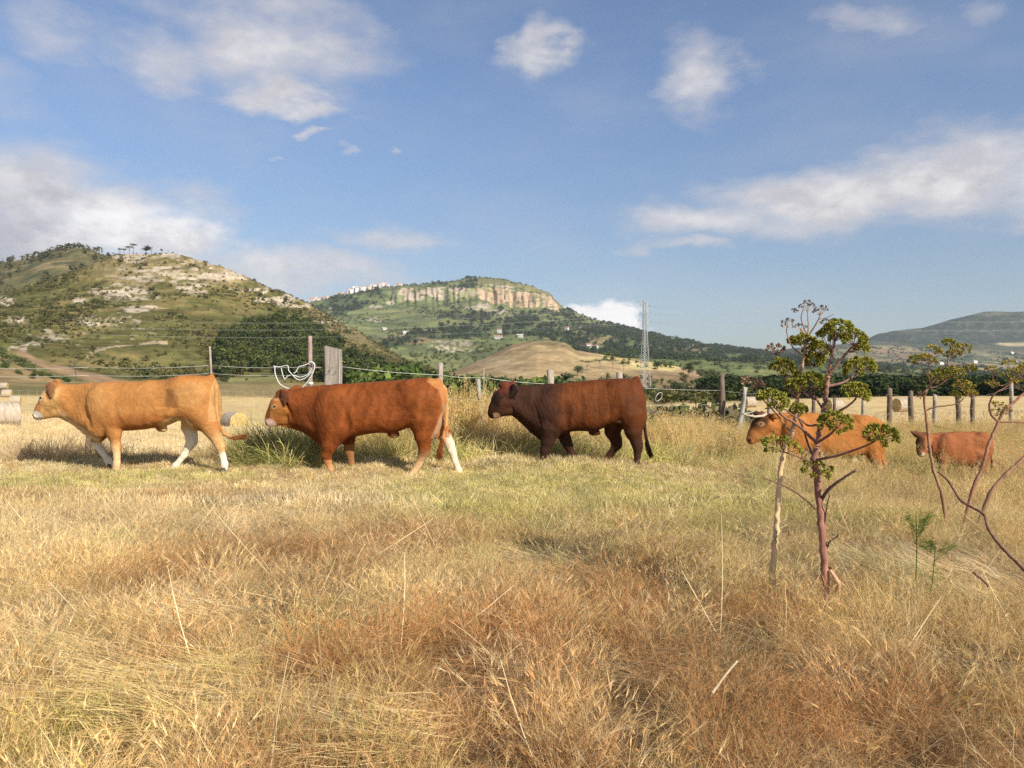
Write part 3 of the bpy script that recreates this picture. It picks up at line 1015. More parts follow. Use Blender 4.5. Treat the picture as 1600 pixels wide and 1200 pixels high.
def bovine(name, label, crop, d, px0, stations, head, parts, legs, tail, paint, eyes, horns=(), tufts=(), group='cattle walking in file along the fence', hoof=True, cell=.0125):
    """crop = (scale, ox, oy): photo measurements of this animal are taken in an enlargement of that scale and origin"""
    sc, ox, oy = crop
    mpp = d / F / sc
    gx = (px0 - 800) / F * d
    gz = Hs(gx, d)
    cx0 = (px0 - ox) * sc
    cz0 = CZ + (HY - oy) * d / F - gz           # height of the enlargement's top edge above the animal's ground

    def L(cx, cy): return (cx - cx0) * mpp, cz0 - cy * mpp
    root = empty(name, (gx, d, gz), 0, label=label, cat='cow' if 'calf' not in name else 'calf', group=group)
    st = []
    for i_, (cx, t, bt, hw) in enumerate(stations):
        x, zt = L(cx, t); _, zb = L(cx, bt)
        st.append((x, zt, zb + (.034 if i_ < 4 else .024) * (zt - zb) / .7, hw * .87))
    allx = [q[0] for q in st] + [L(h_[0], 0)[0] for h_ in head] + [L(q[0], 0)[0] for lg in legs for q in lg[2]] + [L(q[0], 0)[0] for q in tail]
    lo = (min(allx) - .18, -.52, -.06); hi = (max(allx) + .14, .52, max(q[1] for q in st) + .16)
    fl = Flesh(lo, hi, cell)
    fl.loft(st, .04)
    fl.chain([(*_xyz(L, q), q[3] * mpp * 1.01) for q in head], .035, 1.18)
    for pt in parts:
        if pt[0] == 'ball':
            _, cx, cy, y, rx, ry, rz, rot, k = pt
            x, z = L(cx, cy)
            for sgn in ((1,) if y == 0 else (1, -1)):
                fl.ball((x, y * sgn, z), (rx * mpp, ry, rz * mpp), k, rot)
        elif pt[0] == 'cut':
            _, cx, cy, y, rx, ry, rz, rot, k = pt
            x, z = L(cx, cy)
            for sgn in (1, -1):
                fl.ball((x, y * sgn, z), (rx * mpp, ry, rz * mpp), k, rot, cut=True)
        elif pt[0] == 'chain':
            fl.chain([(*_xyz(L, q), q[3] * mpp) for q in pt[1]], pt[2], pt[3])
    for (side, flat, pts) in legs:
        # a leg nearer or farther than the spine is set where the photograph's line of sight puts it
        fl.chain([((gx + L(q[0], q[1])[0]) * (1 + side * (q[3] if len(q) > 3 else .17) / d) - gx, side * (q[3] if len(q) > 3 else .17), L(q[0], q[1])[1], q[2] * mpp * (.78 if q[2] < 30 else .80 if q[2] < 47 else .86)) for q in pts], .035, flat)
    fl.chain([(*_xyz(L, q), q[3] * mpp) for q in tail], .02, 1.0)
    V, Q = fl.skin()
    # loose skin: soft folds, ribs and muscle edges
    nrm = np.zeros_like(V)
    fn_ = np.cross(V[Q[:, 2]] - V[Q[:, 0]], V[Q[:, 3]] - V[Q[:, 1]])
    for k_ in range(4): np.add.at(nrm, Q[:, k_], fn_)
    nrm /= np.linalg.norm(nrm, axis=1, keepdims=True) + 1e-12
    bx = (max(q[0] for q in st) + min(q[0] for q in st)) / 2; bw = (max(q[0] for q in st) - min(q[0] for q in st)) / 2
    zc_ = sum(q[1] + q[2] for q in st) / len(st) / 2
    onb = np.clip(1.3 - np.hypot((V[:, 0] - bx) / bw, (V[:, 2] - zc_) / .45), 0, 1)
    ribs = np.sin((V[:, 0] + .12 * (V[:, 2] - zc_)) / .085 * 2 * math.pi + fbm(V[:, 0] * 3, V[:, 2] * 3, oct=2, seed=5) * 5)
    disp = (fbm(V[:, 0] * 7, V[:, 1] * 7, V[:, 2] * 5, oct=3, seed=int(px0)) - .5) * .026 * np.clip(onb * 1.6 + .25, 0, 1) * 1.15 
    neck = np.exp(-((V[:, 0] - (bx - .62 * bw)) / (.16 * bw))**2)
    disp = disp + neck * onb * .0018 * np.sin((V[:, 0] + .35 * (V[:, 2] - zc_)) / .062 * 2 * math.pi + vnoise(V[:, 0] * 4, V[:, 2] * 6, seed=3) * 4)
    V = V + nrm * disp[:, None]
    cx, cy = V[:, 0] / mpp + cx0, (cz0 - V[:, 2]) / mpp
    n = fbm(V[:, 0] * 6, V[:, 1] * 6, V[:, 2] * 6, oct=3, seed=hash(px0) % 90)
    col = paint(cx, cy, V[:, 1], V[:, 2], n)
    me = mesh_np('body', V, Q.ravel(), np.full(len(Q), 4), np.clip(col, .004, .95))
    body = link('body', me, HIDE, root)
    for (ex, ey, yy, r) in eyes:
        x, z = L(ex, ey)
        for sgn in (-1, 1):
            nr_ = np.hypot(V[:, 0] - x, V[:, 2] - z) < .02
            yy = (V[nr_, 1] * sgn).max() - r * .22
            bm = bmesh.new()
            bmesh.ops.create_uvsphere(bm, u_segments=12, v_segments=8, radius=r, matrix=Matrix.Translation((x, yy * sgn, z)) @ Matrix.Diagonal((1.25, .6, .85, 1)))
            e = bpy.data.meshes.new('eye'); bm.to_mesh(e); bm.free()
            for f in e.polygons: f.use_smooth = True
            link('eye', e, EYE, root)
    for pts in horns:
        q = MB()
        P = [(*_xyz(L, h_),) for h_ in pts]
        q.tube(P, [h_[3] for h_ in pts], 10)
        h_o = q.build('horn', HORN, root)
        q = MB(); a, b2 = Vector(P[-2]), Vector(P[-1])
        q.tube([b2 - (b2 - a) * .25, b2 + (b2 - a) * .02, b2 + (b2 - a) * .25], [pts[-1][3] * 1.12, pts[-1][3] * 1.02, .002], 8)
        q.build('horn_tip', HORN_TIP, h_o)
    if hoof:
        for (side, flat, pts) in legs:
            x, z = L(pts[-1][0], pts[-1][1]); y = side * (pts[-1][3] if len(pts[-1]) > 3 else .17)
            x = (gx + x) * (1 + y / d) - gx
            r = .82 * pts[-1][2] * mpp * 1.12
            q = MB()
            for s2 in (-1, 1):
                b0 = Vector((x, y + s2 * r * .52, z))
                q.tube([b0 + Vector((-.012, 0, -.058)), b0 + Vector((-.006, 0, -.02)), b0 + Vector((0, 0, .012))], [r * .74, r * .62, r * .5], 8)
            q.build('hoof', HOOF, root)
    for tf in tufts:
        pts, nst, spread, colr = tf
        q = MB()
        P = [Vector(_xyz(L, p)) for p in pts]
        for i in range(nst):
            off = Vector((random.gauss(0, spread), random.gauss(0, spread), random.gauss(0, spread)))
            t0 = random.uniform(0, .35)
            w = random.uniform(.002, .004)
            row = []
            for s_ in range(5):
                t = t0 + (1 - t0) * s_ / 4 * random.uniform(.9, 1.0)
                k = min(int(t * (len(P) - 1)), len(P) - 2); u = t * (len(P) - 1) - k
                row.append(P[k].lerp(P[k + 1], u) + off * (.25 + t * .9))
            sh = random.uniform(.7, 1.25)
            q.tube(row, [w, w, w * .9, w * .7, w * .2], 3, tuple(c * sh for c in colr), cap=False)
        q.build('tail_tuft', HAIR, root)
    return root


def _xyz(L, q):
    x, z = L(q[0], q[1])
    return x, q[2], z


# near side is -y (towards the camera)
# ------------------------------------------------------------------ 1: tan heifer with white stockings
def paint1(cx, cy, y, z, n):
    c = np.tile(np.array((.425, .19, .058)), (len(cx), 1))
    c = c * (.86 + .3 * n)[:, None]
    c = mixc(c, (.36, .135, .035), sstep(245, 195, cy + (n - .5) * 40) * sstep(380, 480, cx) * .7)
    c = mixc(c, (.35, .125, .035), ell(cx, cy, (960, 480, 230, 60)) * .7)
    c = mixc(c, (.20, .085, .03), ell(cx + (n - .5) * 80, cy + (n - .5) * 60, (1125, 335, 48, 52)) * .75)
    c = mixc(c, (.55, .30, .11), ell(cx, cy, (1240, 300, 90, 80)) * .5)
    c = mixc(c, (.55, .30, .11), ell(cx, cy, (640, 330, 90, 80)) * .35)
    cream, white = (.72, .50, .26), (.80, .72, .58)
    # dewlap and underside
    dl = np.interp(cx, [330, 420, 520, 600, 660], [395, 425, 500, 560, 575])
    c = mixc(c, cream, sstep(-30, 25, cy - dl + (n - .5) * 30) * sstep(690, 640, cx))
    flank = np.interp(cx, [1000, 1060, 1120, 1190, 1240], [500, 470, 440, 450, 480])
    c = mixc(c, cream, sstep(-12, 14, cy - flank) * sstep(1000, 1040, cx) * sstep(1250, 1235, cx) * .9)
    # head
    hd = sstep(420, 385, cx)
    c = mixc(c, (.58, .33, .125), hd * sstep(250, 275, cy))
    c = mixc(c, (.42, .17, .05), ell(cx, cy, (255, 385, 28, 48)) * .8)
    c = mixc(c, (.30, .12, .045), ell(cx, cy, (318, 245, 32, 30)))
    c = mixc(c, (.60, .36, .15), ell(cx, cy, (282, 300, 34, 32)) * .8)
    c = mixc(c, (.78, .64, .46), (ell(cx, cy, (281, 327, 19, 15))) * .9)
    c = mixc(c, (.82, .72, .60), ell(cx, cy, (240, 438, 42, 32)))
    c = mixc(c, (.10, .08, .08), ell(cx, cy, (216, 440, 9, 16)))
    c = mixc(c, (.16, .12, .11), ell(cx, cy, (248, 452, 30, 4)))
    c = mixc(c, (.20, .095, .04), ell(cx, cy, (350, 280, 32, 56)) * sstep(-.07, -.12, y))
    # legs
    near = y < 0
    fn = (cx > 560) & (cx < 790) & near
    c = mixc(c, cream, fn * sstep(570, 680, cy + (n - .5) * 60))
    ff = (cx > 540) & (cx < 790) & ~near
    c = mixc(c, white, ff * sstep(590, 625, cy))
    c = mixc(c, (.30, .13, .045), ff * sstep(520, 560, cy) * sstep(620, 585, cy))
    hn = (cx > 1180) & near
    c = mixc(c, (.58, .34, .14), hn * sstep(500, 600, cy) * (cx < 1440))
    c = mixc(c, white, hn * sstep(590, 680, cy + (cx - 1370) * -.5 + (n - .5) * 130) * (cx < 1460))
    hf = (cx > 1000) & (cx < 1300) & ~near
    c = mixc(c, white, hf * sstep(500, 560, cy))
    c = mixc(c, (.50, .27, .10), (cx > 1345) & (cy < 470))  # rump edge and upper tail painted lighter, as if caught by the sun
    return c


T1 = [(375, 246, 440, .10), (430, 242, 462, .115), (500, 240, 512, .14), (560, 236, 552, .17), (620, 230, 566, .215), (700, 225, 550, .26), (780, 222, 540, .30), (860, 220, 538, .325), (960, 215, 528, .345),
      (1040, 209, 512, .34), (1120, 199, 470, .32), (1200, 190, 468, .29), (1280, 185, 470, .25), (1325, 190, 440, .19), (1352, 236, 400, .11)]
H1 = [(372, 318, 0, 80), (325, 343, 0, 70), (275, 396, 0, 49), (241, 433, 0, 35)]
P1 = [
    ('ball', 345, 300, .05, 44, .055, 40, 0, .03),                       # brow and eye sockets
    ('ball', 690, 380, .165, 85, .085, 130, .35, .13),                    # shoulder
    ('ball', 650, 500, .13, 70, .09, 70, .2, .05),
    ('ball', 1210, 300, .17, 140, .12, 110, -.2, .11),                   # rump
    ('ball', 1265, 400, .15, 95, .10, 130, .25, .06),                    # thigh
    ('ball', 1175, 246, .19, 55, .07, 36, -.1, .07),                       # hip bone
    ('cut', 1090, 330, .41, 70, .10, 90, 0, .09), ('cut', 1135, 420, .335, 16, .05, 90, -.35, .06), ('cut', 790, 440, .345, 16, .05, 110, .15, .07), ('cut', 560, 400, .215, 14, .04, 120, .5, .06),                        # hollow of the flank
    ('ball', 1010, 520, 0, 34, .05, 20, 0, .03),
    ('chain', [(340, 245, -.085, 20), (352, 275, -.135, 27), (360, 318, -.165, 9)], .015, 1.9),     # ears
    ('chain', [(335, 245, .085, 20), (320, 235, .15, 26), (310, 232, .23, 9)], .015, 1.0),
    ('ball', 318, 248, 0, 32, .06, 22, .4, .02),
    ('chain', [(285, 436, 0, 22), (345, 402, 0, 44), (430, 415, 0, 42), (500, 465, 0, 42)], .04, 1.5),
    ('chain', [(400, 452, 0, 14), (450, 474, 0, 14), (530, 540, 0, 16), (605, 570, 0, 30)], .03, 1.8),
]
L1 = [
    (-1, 1.35, [(705, 470, 72, .16), (712, 540, 52, .165), (722, 605, 35, .165), (727, 632, 36, .165), (729, 690, 25, .165), (730, 735, 27, .165), (722, 772, 27, .165)]),
    (1, 1.3, [(680, 490, 66, .15), (634, 556, 46, .15), (597, 606, 37, .15), (632, 665, 24, .15), (672, 722, 26, .15), (690, 752, 26, .15)]),
    (-1, 1.3, [(1270, 440, 100, .15), (1318, 515, 58, .165), (1358, 590, 39, .165), (1376, 625, 34, .165), (1392, 685, 24, .165), (1402, 732, 27, .165), (1402, 758, 27, .165)]),
    (1, 1.3, [(1200, 440, 90, .14), (1186, 510, 60, .15), (1196, 575, 46, .15), (1198, 606, 42, .15), (1150, 690, 26, .15), (1098, 757, 26, .15), (1072, 790, 26, .15)]),
]
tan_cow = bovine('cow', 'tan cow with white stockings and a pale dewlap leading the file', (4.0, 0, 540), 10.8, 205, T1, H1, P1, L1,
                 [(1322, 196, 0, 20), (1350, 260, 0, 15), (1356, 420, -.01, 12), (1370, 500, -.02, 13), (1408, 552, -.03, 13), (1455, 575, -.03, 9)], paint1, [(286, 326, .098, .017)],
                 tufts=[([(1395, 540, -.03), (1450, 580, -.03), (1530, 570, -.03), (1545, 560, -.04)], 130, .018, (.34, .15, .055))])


# ------------------------------------------------------------------ 2: red bull calf
def paint2(cx, cy, y, z, n):
    c = np.tile(np.array((.205, .056, .0135)), (len(cx), 1))
    c = c * (.84 + .32 * n)[:, None]
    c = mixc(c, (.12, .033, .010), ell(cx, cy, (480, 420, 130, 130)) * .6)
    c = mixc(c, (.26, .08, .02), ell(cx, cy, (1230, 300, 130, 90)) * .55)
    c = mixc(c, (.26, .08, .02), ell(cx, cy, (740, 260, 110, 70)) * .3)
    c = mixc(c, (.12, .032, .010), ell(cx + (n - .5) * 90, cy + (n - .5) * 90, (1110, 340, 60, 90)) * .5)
    stk = fbm(cx / 26 + cy / 140, cy / 70, oct=4, seed=67)
    c = c * (1 + .8 * (stk - .5) * sstep(480, 640, cx))[:, None]
    hd = sstep(360, 325, cx)
    c = mixc(c, (.40, .165, .045), hd * sstep(225, 290, cy) * .85)
    c = mixc(c, (.14, .05, .02), ell(cx, cy, (215, 330, 14, 60)) * .7)
    c = mixc(c, (.58, .36, .2), ell(cx, cy, (256, 307, 20, 15)) * .75)
    c = mixc(c, (.16, .05, .018), ell(cx, cy, (270, 225, 42, 26)) * .8)
    c = mixc(c, (.78, .55, .46), ell(cx, cy, (215, 415, 42, 30)))
    c = mixc(c, (.10, .05, .045), ell(cx, cy, (192, 420, 8, 14)))
    c = mixc(c, (.10, .035, .014), ell(cx, cy, (328, 255, 28, 52)) * sstep(-.08, -.13, y))
    c = mixc(c, (.55, .30, .13), hd * ell(cx, cy, (275, 262, 40, 8)) * .7)
    cream = (.70, .47, .24)
    c = mixc(c, (.50, .23, .085), (cx < 700) & (y < 0) & (cy > 640))
    c = mixc(c, cream, sstep(660, 740, cy + (n - .5) * 40) * (cx < 900) * .7)
    c = mixc(c, (.55, .30, .12), (y > 0) & (cx > 640) & (cx < 800) & (cy > 555))
    c = mixc(c, cream, ((y < 0) & (cx > 1000) & (cx < 1280)) * sstep(560, 700, cy) * .9)
    c = mixc(c, (.80, .66, .46), ((y > 0) & (cx > 1290)) * sstep(470, 530, cy))
    rear = np.interp(cy, [150, 200, 260, 330, 420, 520], [1225, 1296, 1318, 1318, 1290, 1262])
    c = mixc(c, (.48, .21, .07), sstep(-6, 18, cx - rear) * (cy < 460) * .8)  # sunlit edge of the rump, put into the coat colour
    c = mixc(c, (.11, .03, .010), sstep(440, 520, cy + (n - .5) * 40) * (cx > 640) * (cx < 1120) * .6)  # shadow along the lower belly, painted as darker coat
    c = mixc(c, (.42, .24, .13), sstep(10, 24, cx - np.interp(cy, [260, 330, 420, 500], [1310, 1312, 1276, 1240])) * (cy > 290) * (cy < 510) * (y < .1) * (np.abs(y) > .03))
    c = mixc(c, (.40, .25, .17), ell(cx, cy, (1272, 478, 36, 50)) * (np.abs(y) < .09))
    c = mixc(c, (.50, .27, .12), ell(cx, cy, (1010, 498, 22, 16)))
    tl = (cx > 1328) & (np.abs(y) < .06) & (cy < 520)
    c = mixc(c, (.60, .29, .10), tl * 1.0)
    c = mixc(c, (.42, .15, .05), (cy > 430) & (np.abs(y) < .05) & (cx > 1285) & (cx < 1365))
    return c


T2 = [(345, 204, 432, .12), (400, 190, 450, .155), (460, 181, 486, .19), (520, 174, 528, .225), (570, 169, 545, .26), (640, 163, 545, .295), (720, 160, 528, .32), (800, 155, 503, .34), (880, 150, 487, .35), (960, 145, 490, .35),
      (1010, 141, 492, .345), (1060, 136, 470, .33), (1140, 127, 446, .315), (1220, 121, 450, .285), (1290, 131, 430, .23), (1328, 165, 385, .15), (1345, 215, 330, .09)]
H2 = [(335, 290, 0, 86), (286, 312, 0, 76), (243, 365, 0, 54), (218, 402, 0, 38)]
P2 = [
    ('ball', 305, 268, .055, 44, .06, 40, 0, .03),
    ('ball', 640, 350, .19, 95, .09, 140, .3, .13),
    ('ball', 620, 470, .15, 85, .10, 90, .5, .05),
    ('ball', 430, 290, .07, 110, .09, 90, .1, .06),
    ('ball', 1190, 260, .19, 150, .13, 110, -.15, .11),
    ('ball', 1215, 380, .17, 105, .115, 140, .2, .06),
    ('ball', 1110, 182, .20, 55, .07, 34, -.1, .07),
    ('cut', 1040, 290, .42, 70, .10, 90, 0, .09), ('cut', 1075, 400, .345, 16, .055, 90, -.35, .06), ('cut', 735, 420, .345, 16, .055, 110, .1, .07), ('cut', 480, 400, .235, 12, .04, 100, .5, .05), ('cut', 350, 330, .155, 9, .04, 90, .35, .04),
    ('ball', 1005, 488, 0, 40, .05, 24, 0, .03),
    ('ball', 1272, 470, 0, 30, .055, 48, .1, .02),
    ('chain', [(312, 208, -.09, 18), (328, 245, -.15, 27), (328, 298, -.175, 9)], .015, 1.9),
    ('chain', [(330, 210, .09, 18), (370, 195, .16, 24), (385, 180, .22, 8)], .015, 1.2),
    ('ball', 282, 222, 0, 34, .07, 24, .5, .02),
    ('ball', 296, 212, .06, 13, .025, 12, 0, .01),
    ('chain', [(255, 412, 0, 24), (310, 380, 0, 46), (400, 385, 0, 46), (470, 420, 0, 46)], .04, 1.4),
    ('chain', [(300, 432, 0, 12), (390, 446, 0, 14), (460, 478, 0, 16), (540, 532, 0, 28)], .03, 1.8),
]
L2 = [
    (-1, 1.3, [(640, 470, 80, .17), (592, 555, 54, .18), (572, 612, 39, .18), (583, 650, 29, .18), (598, 695, 25, .18), (610, 728, 27, .18), (622, 752, 27, .18)]),
    (1, 1.3, [(715, 480, 62, .17), (720, 575, 40, .17), (722, 605, 38, .17), (734, 680, 25, .17), (737, 722, 27, .17), (733, 755, 27, .17)]),
    (-1, 1.3, [(1190, 400, 105, .16), (1196, 490, 66, .17), (1202, 560, 46, .17), (1203, 590, 43, .17), (1165, 670, 28, .17), (1128, 728, 27, .17), (1108, 752, 27, .17)]),
    (1, 1.3, [(1290, 420, 80, .15), (1335, 500, 48, .16), (1366, 560, 37, .16), (1378, 600, 34, .16), (1400, 670, 24, .16), (1422, 725, 26, .16), (1428, 750, 26, .16)]),
]
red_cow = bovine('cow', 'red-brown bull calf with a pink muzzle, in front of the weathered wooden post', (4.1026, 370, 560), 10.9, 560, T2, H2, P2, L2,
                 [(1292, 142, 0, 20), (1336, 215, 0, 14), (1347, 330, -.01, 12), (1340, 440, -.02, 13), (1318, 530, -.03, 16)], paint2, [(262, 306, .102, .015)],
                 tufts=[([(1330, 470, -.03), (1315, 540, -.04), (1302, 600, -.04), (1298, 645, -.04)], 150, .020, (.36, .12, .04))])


# ------------------------------------------------------------------ 3: dark brown steer
def paint3(cx, cy, y, z, n):
    c = np.tile(np.array((.115, .034, .0098)), (len(cx), 1))
    c = c * (.82 + .36 * n)[:, None]
    dark = (.044, .0205, .0135)
    c = mixc(c, dark, sstep(780, 620, cx + (n - .5) * 130 - (cy - 300) * .1) * .9)
    c = mixc(c, (.075, .034, .02), ell(cx, cy, (520, 330, 120, 110)) * .4)
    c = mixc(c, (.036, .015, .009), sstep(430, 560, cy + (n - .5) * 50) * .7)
    c = mixc(c, (.155, .047, .012), ell(cx, cy, (1000, 270, 230, 80)) * .5)
    stk = fbm(cx / 17, cy / 120, oct=3, seed=66)
    c = c * (1 + .9 * (stk - .5) * sstep(560, 720, cx) * sstep(1330, 1200, cx))[:, None]
    hd = sstep(420, 385, cx)
    c = mixc(c, (.14, .035, .018), hd * sstep(280, 220, cy) * .9)
    c = mixc(c, (.085, .035, .02), hd * ell(cx, cy, (340, 350, 60, 60)) * .9)
    c = mixc(c, (.03, .014, .01), ell(cx, cy, (265, 310, 22, 80)) * .8)
    c = mixc(c, (.55, .34, .19), ell(cx, cy, (258, 420, 30, 22)) * .7)
    c = mixc(c, (.02, .015, .014), ell(cx, cy, (219, 422, 24, 27)))
    c = mixc(c, (.03, .015, .012), ell(cx, cy, (262, 440, 26, 4)))
    c = mixc(c, (.022, .01, .008), ell(cx, cy, (384, 240, 34, 60)) * sstep(-.07, -.12, y))
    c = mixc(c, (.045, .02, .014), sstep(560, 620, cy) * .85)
    c = mixc(c, (.26, .12, .055), ell(cx, cy, (1085, 690, 46, 70)) * .8)  # light falling on the lower far hind leg, painted in
    c = mixc(c, (.42, .24, .15), ell(cx, cy, (1150, 464, 16, 14)) * (y < 0))  # highlight on the flank fold, painted as a pale spot
    c = mixc(c, (.12, .045, .02), ell(cx, cy, (1240, 340, 80, 90)) * .5)
    c = mixc(c, (.05, .022, .013), (cx > 1335) & (np.abs(y) < .06))
    return c


T3 = [(390, 207, 412, .12), (440, 198, 448, .15), (500, 194, 505, .185), (550, 191, 560, .22), (610, 188, 592, .255), (680, 184, 580, .285), (760, 178, 558, .315), (850, 170, 545, .34), (950, 161, 547, .35), (990, 158, 555, .345),
      (1060, 153, 512, .32), (1140, 148, 478, .305), (1220, 146, 480, .275), (1285, 158, 462, .215), (1325, 205, 425, .14), (1342, 260, 380, .09)]
H3 = [(350, 285, 0, 90), (306, 310, 0, 80), (260, 370, 0, 56), (236, 405, 0, 39)]
P3 = [
    ('ball', 330, 262, .055, 48, .06, 44, 0, .03),
    ('ball', 318, 192, 0, 46, .075, 24, .2, .03),
    ('ball', 690, 380, .18, 95, .09, 140, .3, .13),
    ('ball', 650, 500, .14, 85, .10, 90, .3, .05),
    ('ball', 1200, 290, .18, 150, .13, 110, -.15, .11),
    ('ball', 1255, 400, .165, 100, .115, 150, .1, .06),
    ('ball', 1135, 202, .20, 55, .07, 34, -.1, .07),
    ('cut', 1085, 320, .41, 70, .10, 90, 0, .09), ('cut', 1130, 440, .325, 18, .055, 80, -.35, .06), ('cut', 765, 430, .335, 16, .055, 120, .1, .07),
    ('ball', 985, 548, 0, 44, .05, 22, 0, .03),
    ('ball', 1285, 152, 0, 34, .04, 20, .3, .03),
    ('chain', [(385, 205, -.09, 20), (400, 225, -.14, 29), (366, 285, -.175, 9)], .015, 1.9),
    ('chain', [(370, 205, .09, 20), (380, 192, .16, 26), (390, 185, .22, 9)], .015, 1.2),
    ('chain', [(270, 408, 0, 28), (345, 368, 0, 50), (430, 372, 0, 48), (500, 425, 0, 48)], .04, 1.4),
    ('chain', [(400, 425, 0, 14), (440, 455, 0, 16), (520, 530, 0, 18), (600, 580, 0, 28)], .03, 1.8),
    ('cut', 455, 360, .185, 7, .04, 90, .25, .035), ('cut', 485, 375, .205, 7, .04, 95, .25, .035), ('cut', 515, 390, .225, 7, .04, 90, .25, .035), ('cut', 560, 420, .25, 8, .04, 100, .3, .04),
]
L3 = [
    (-1, 1.3, [(660, 520, 88, .17), (640, 600, 56, .175), (618, 668, 40, .175), (608, 715, 29, .175), (600, 755, 28, .175), (594, 780, 28, .175)]),
    (1, 1.3, [(745, 540, 66, .16), (775, 612, 48, .165), (790, 648, 41, .165), (815, 715, 28, .165), (836, 770, 28, .165), (848, 795, 28, .165)]),
    (-1, 1.3, [(1255, 420, 112, .15), (1268, 530, 72, .165), (1294, 615, 48, .165), (1302, 650, 43, .165), (1298, 715, 29, .165), (1290, 765, 28, .165), (1283, 790, 28, .165)]),
    (1, 1.3, [(1130, 470, 95, .14), (1115, 540, 66, .15), (1142, 605, 51, .15), (1150, 640, 45, .15), (1098, 715, 30, .15), (1060, 765, 28, .15), (1038, 795, 28, .15)]),
]
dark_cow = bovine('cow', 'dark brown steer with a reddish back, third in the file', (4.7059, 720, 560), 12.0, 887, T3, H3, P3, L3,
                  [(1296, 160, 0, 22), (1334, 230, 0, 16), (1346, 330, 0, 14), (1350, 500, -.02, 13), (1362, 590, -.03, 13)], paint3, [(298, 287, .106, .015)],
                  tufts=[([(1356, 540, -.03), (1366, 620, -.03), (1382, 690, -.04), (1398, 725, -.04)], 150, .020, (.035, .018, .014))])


# ------------------------------------------------------------------ 4: horned cow behind the fennel
def paint4(cx, cy, y, z, n):
    c = np.tile(np.array((.40, .155, .04)), (len(cx), 1))
    c = c * (.86 + .3 * n)[:, None]
    c = mixc(c, (.38, .13, .035), sstep(860, 940, cy) * .5)
    c = mixc(c, (.09, .035, .016), ell(cx, cy, (735, 800, 18, 12)) * (y < 0))
    hd = sstep(290, 260, cx)
    c = mixc(c, (.085, .035, .016), hd * sstep(782, 745, cy) * sstep(262, 236, cx + (cy - 740) * .5))
    c = mixc(c, (.13, .05, .022), ell(cx, cy, (245, 690, 40, 18)))
    c = mixc(c, (.50, .28, .13), ell(cx, cy, (220, 740, 18, 12)) * .6)
    c = mixc(c, (.50, .22, .08), hd * sstep(770, 800, cy) * .6)
    c = mixc(c, (.06, .035, .03), ell(cx, cy, (166, 826, 8, 9)))
    c = mixc(c, (.72, .53, .33), sstep(930, 1000, cy) * (cx > 700))
    c = mixc(c, (.74, .60, .44), ell(cx, cy, (715, 935, 34, 20)))
    return c


T4 = [(285, 690, 815, .14), (340, 682, 850, .19), (420, 682, 895, .245), (500, 683, 918, .29), (580, 686, 934, .335), (660, 690, 934, .35), (720, 695, 920, .335), (780, 702, 900, .29), (815, 722, 885, .22), (843, 775, 860, .12)]
H4 = [(258, 742, 0, 58), (228, 760, 0, 50), (200, 795, 0, 38), (182, 820, 0, 29)]
P4 = [
    ('ball', 232, 728, .06, 30, .055, 28, 0, .03), ('ball', 225, 692, 0, 34, .09, 16, 0, .03),
    ('ball', 400, 780, .17, 70, .11, 90, .3, .06), ('ball', 385, 860, .14, 50, .09, 50, .3, .05),
    ('ball', 770, 770, .18, 90, .13, 70, -.15, .07), ('ball', 800, 830, .16, 60, .11, 80, .2, .06),
    ('ball', 735, 715, .18, 34, .07, 20, 0, .07), ('cut', 690, 770, .45, 40, .11, 55, 0, .09),
    ('ball', 715, 928, 0, 36, .10, 24, 0, .03),
    ('chain', [(262, 698, -.10, 12), (282, 700, -.17, 16), (298, 708, -.22, 6)], .015, 1.5),
    ('chain', [(240, 695, .10, 12), (225, 690, .18, 15), (215, 690, .24, 6)], .015, 1.5),
    ('chain', [(215, 812, 0, 20), (262, 798, 0, 34), (320, 800, 0, 40)], .04, 1.3),
    ('chain', [(265, 828, 0, 9), (320, 855, 0, 11), (370, 895, 0, 20)], .03, 1.8),
]
L4 = [
    (-1, 1.3, [(395, 880, 52, .17), (398, 935, 31, .17), (396, 965, 27, .17), (394, 1010, 18, .17), (390, 1046, 19, .17)]),
    (1, 1.3, [(430, 880, 50, .16), (440, 940, 30, .16), (446, 970, 26, .16), (455, 1010, 18, .16), (458, 1046, 19, .16)]),
    (-1, 1.3, [(795, 840, 64, .15), (818, 900, 42, .165), (838, 950, 29, .165), (846, 985, 22, .165), (848, 1020, 17, .165), (846, 1048, 19, .165)]),
    (1, 1.3, [(820, 850, 56, .14), (848, 920, 34, .15), (868, 960, 27, .15), (888, 1005, 17, .15), (902, 1035, 18, .15)]),
]
horn_cow = bovine('cow', 'orange-tan horned cow with a dark face, behind the tall giant fennel', (3.3333, 1120, 440), 14.0, 1285, T4, H4, P4, L4,
                  [(815, 715, 0, 14), (843, 770, 0, 10), (852, 860, 0, 8), (858, 930, -.01, 9)], paint4, [(217, 738, .108, .017)],
                  horns=[[(247, 688, -.10, .027), (222, 697, -.20, .025), (175, 700, -.27, .021), (130, 692, -.27, .016), (100, 684, -.23, .010)],
                         [(238, 684, .10, .027), (222, 684, .22, .025), (200, 688, .29, .021), (170, 692, .31, .016), (150, 680, .28, .010)]],
                  tufts=[([(857, 900, -.01), (862, 950, -.01), (866, 985, -.01)], 90, .018, (.25, .10, .04))], cell=.0135)


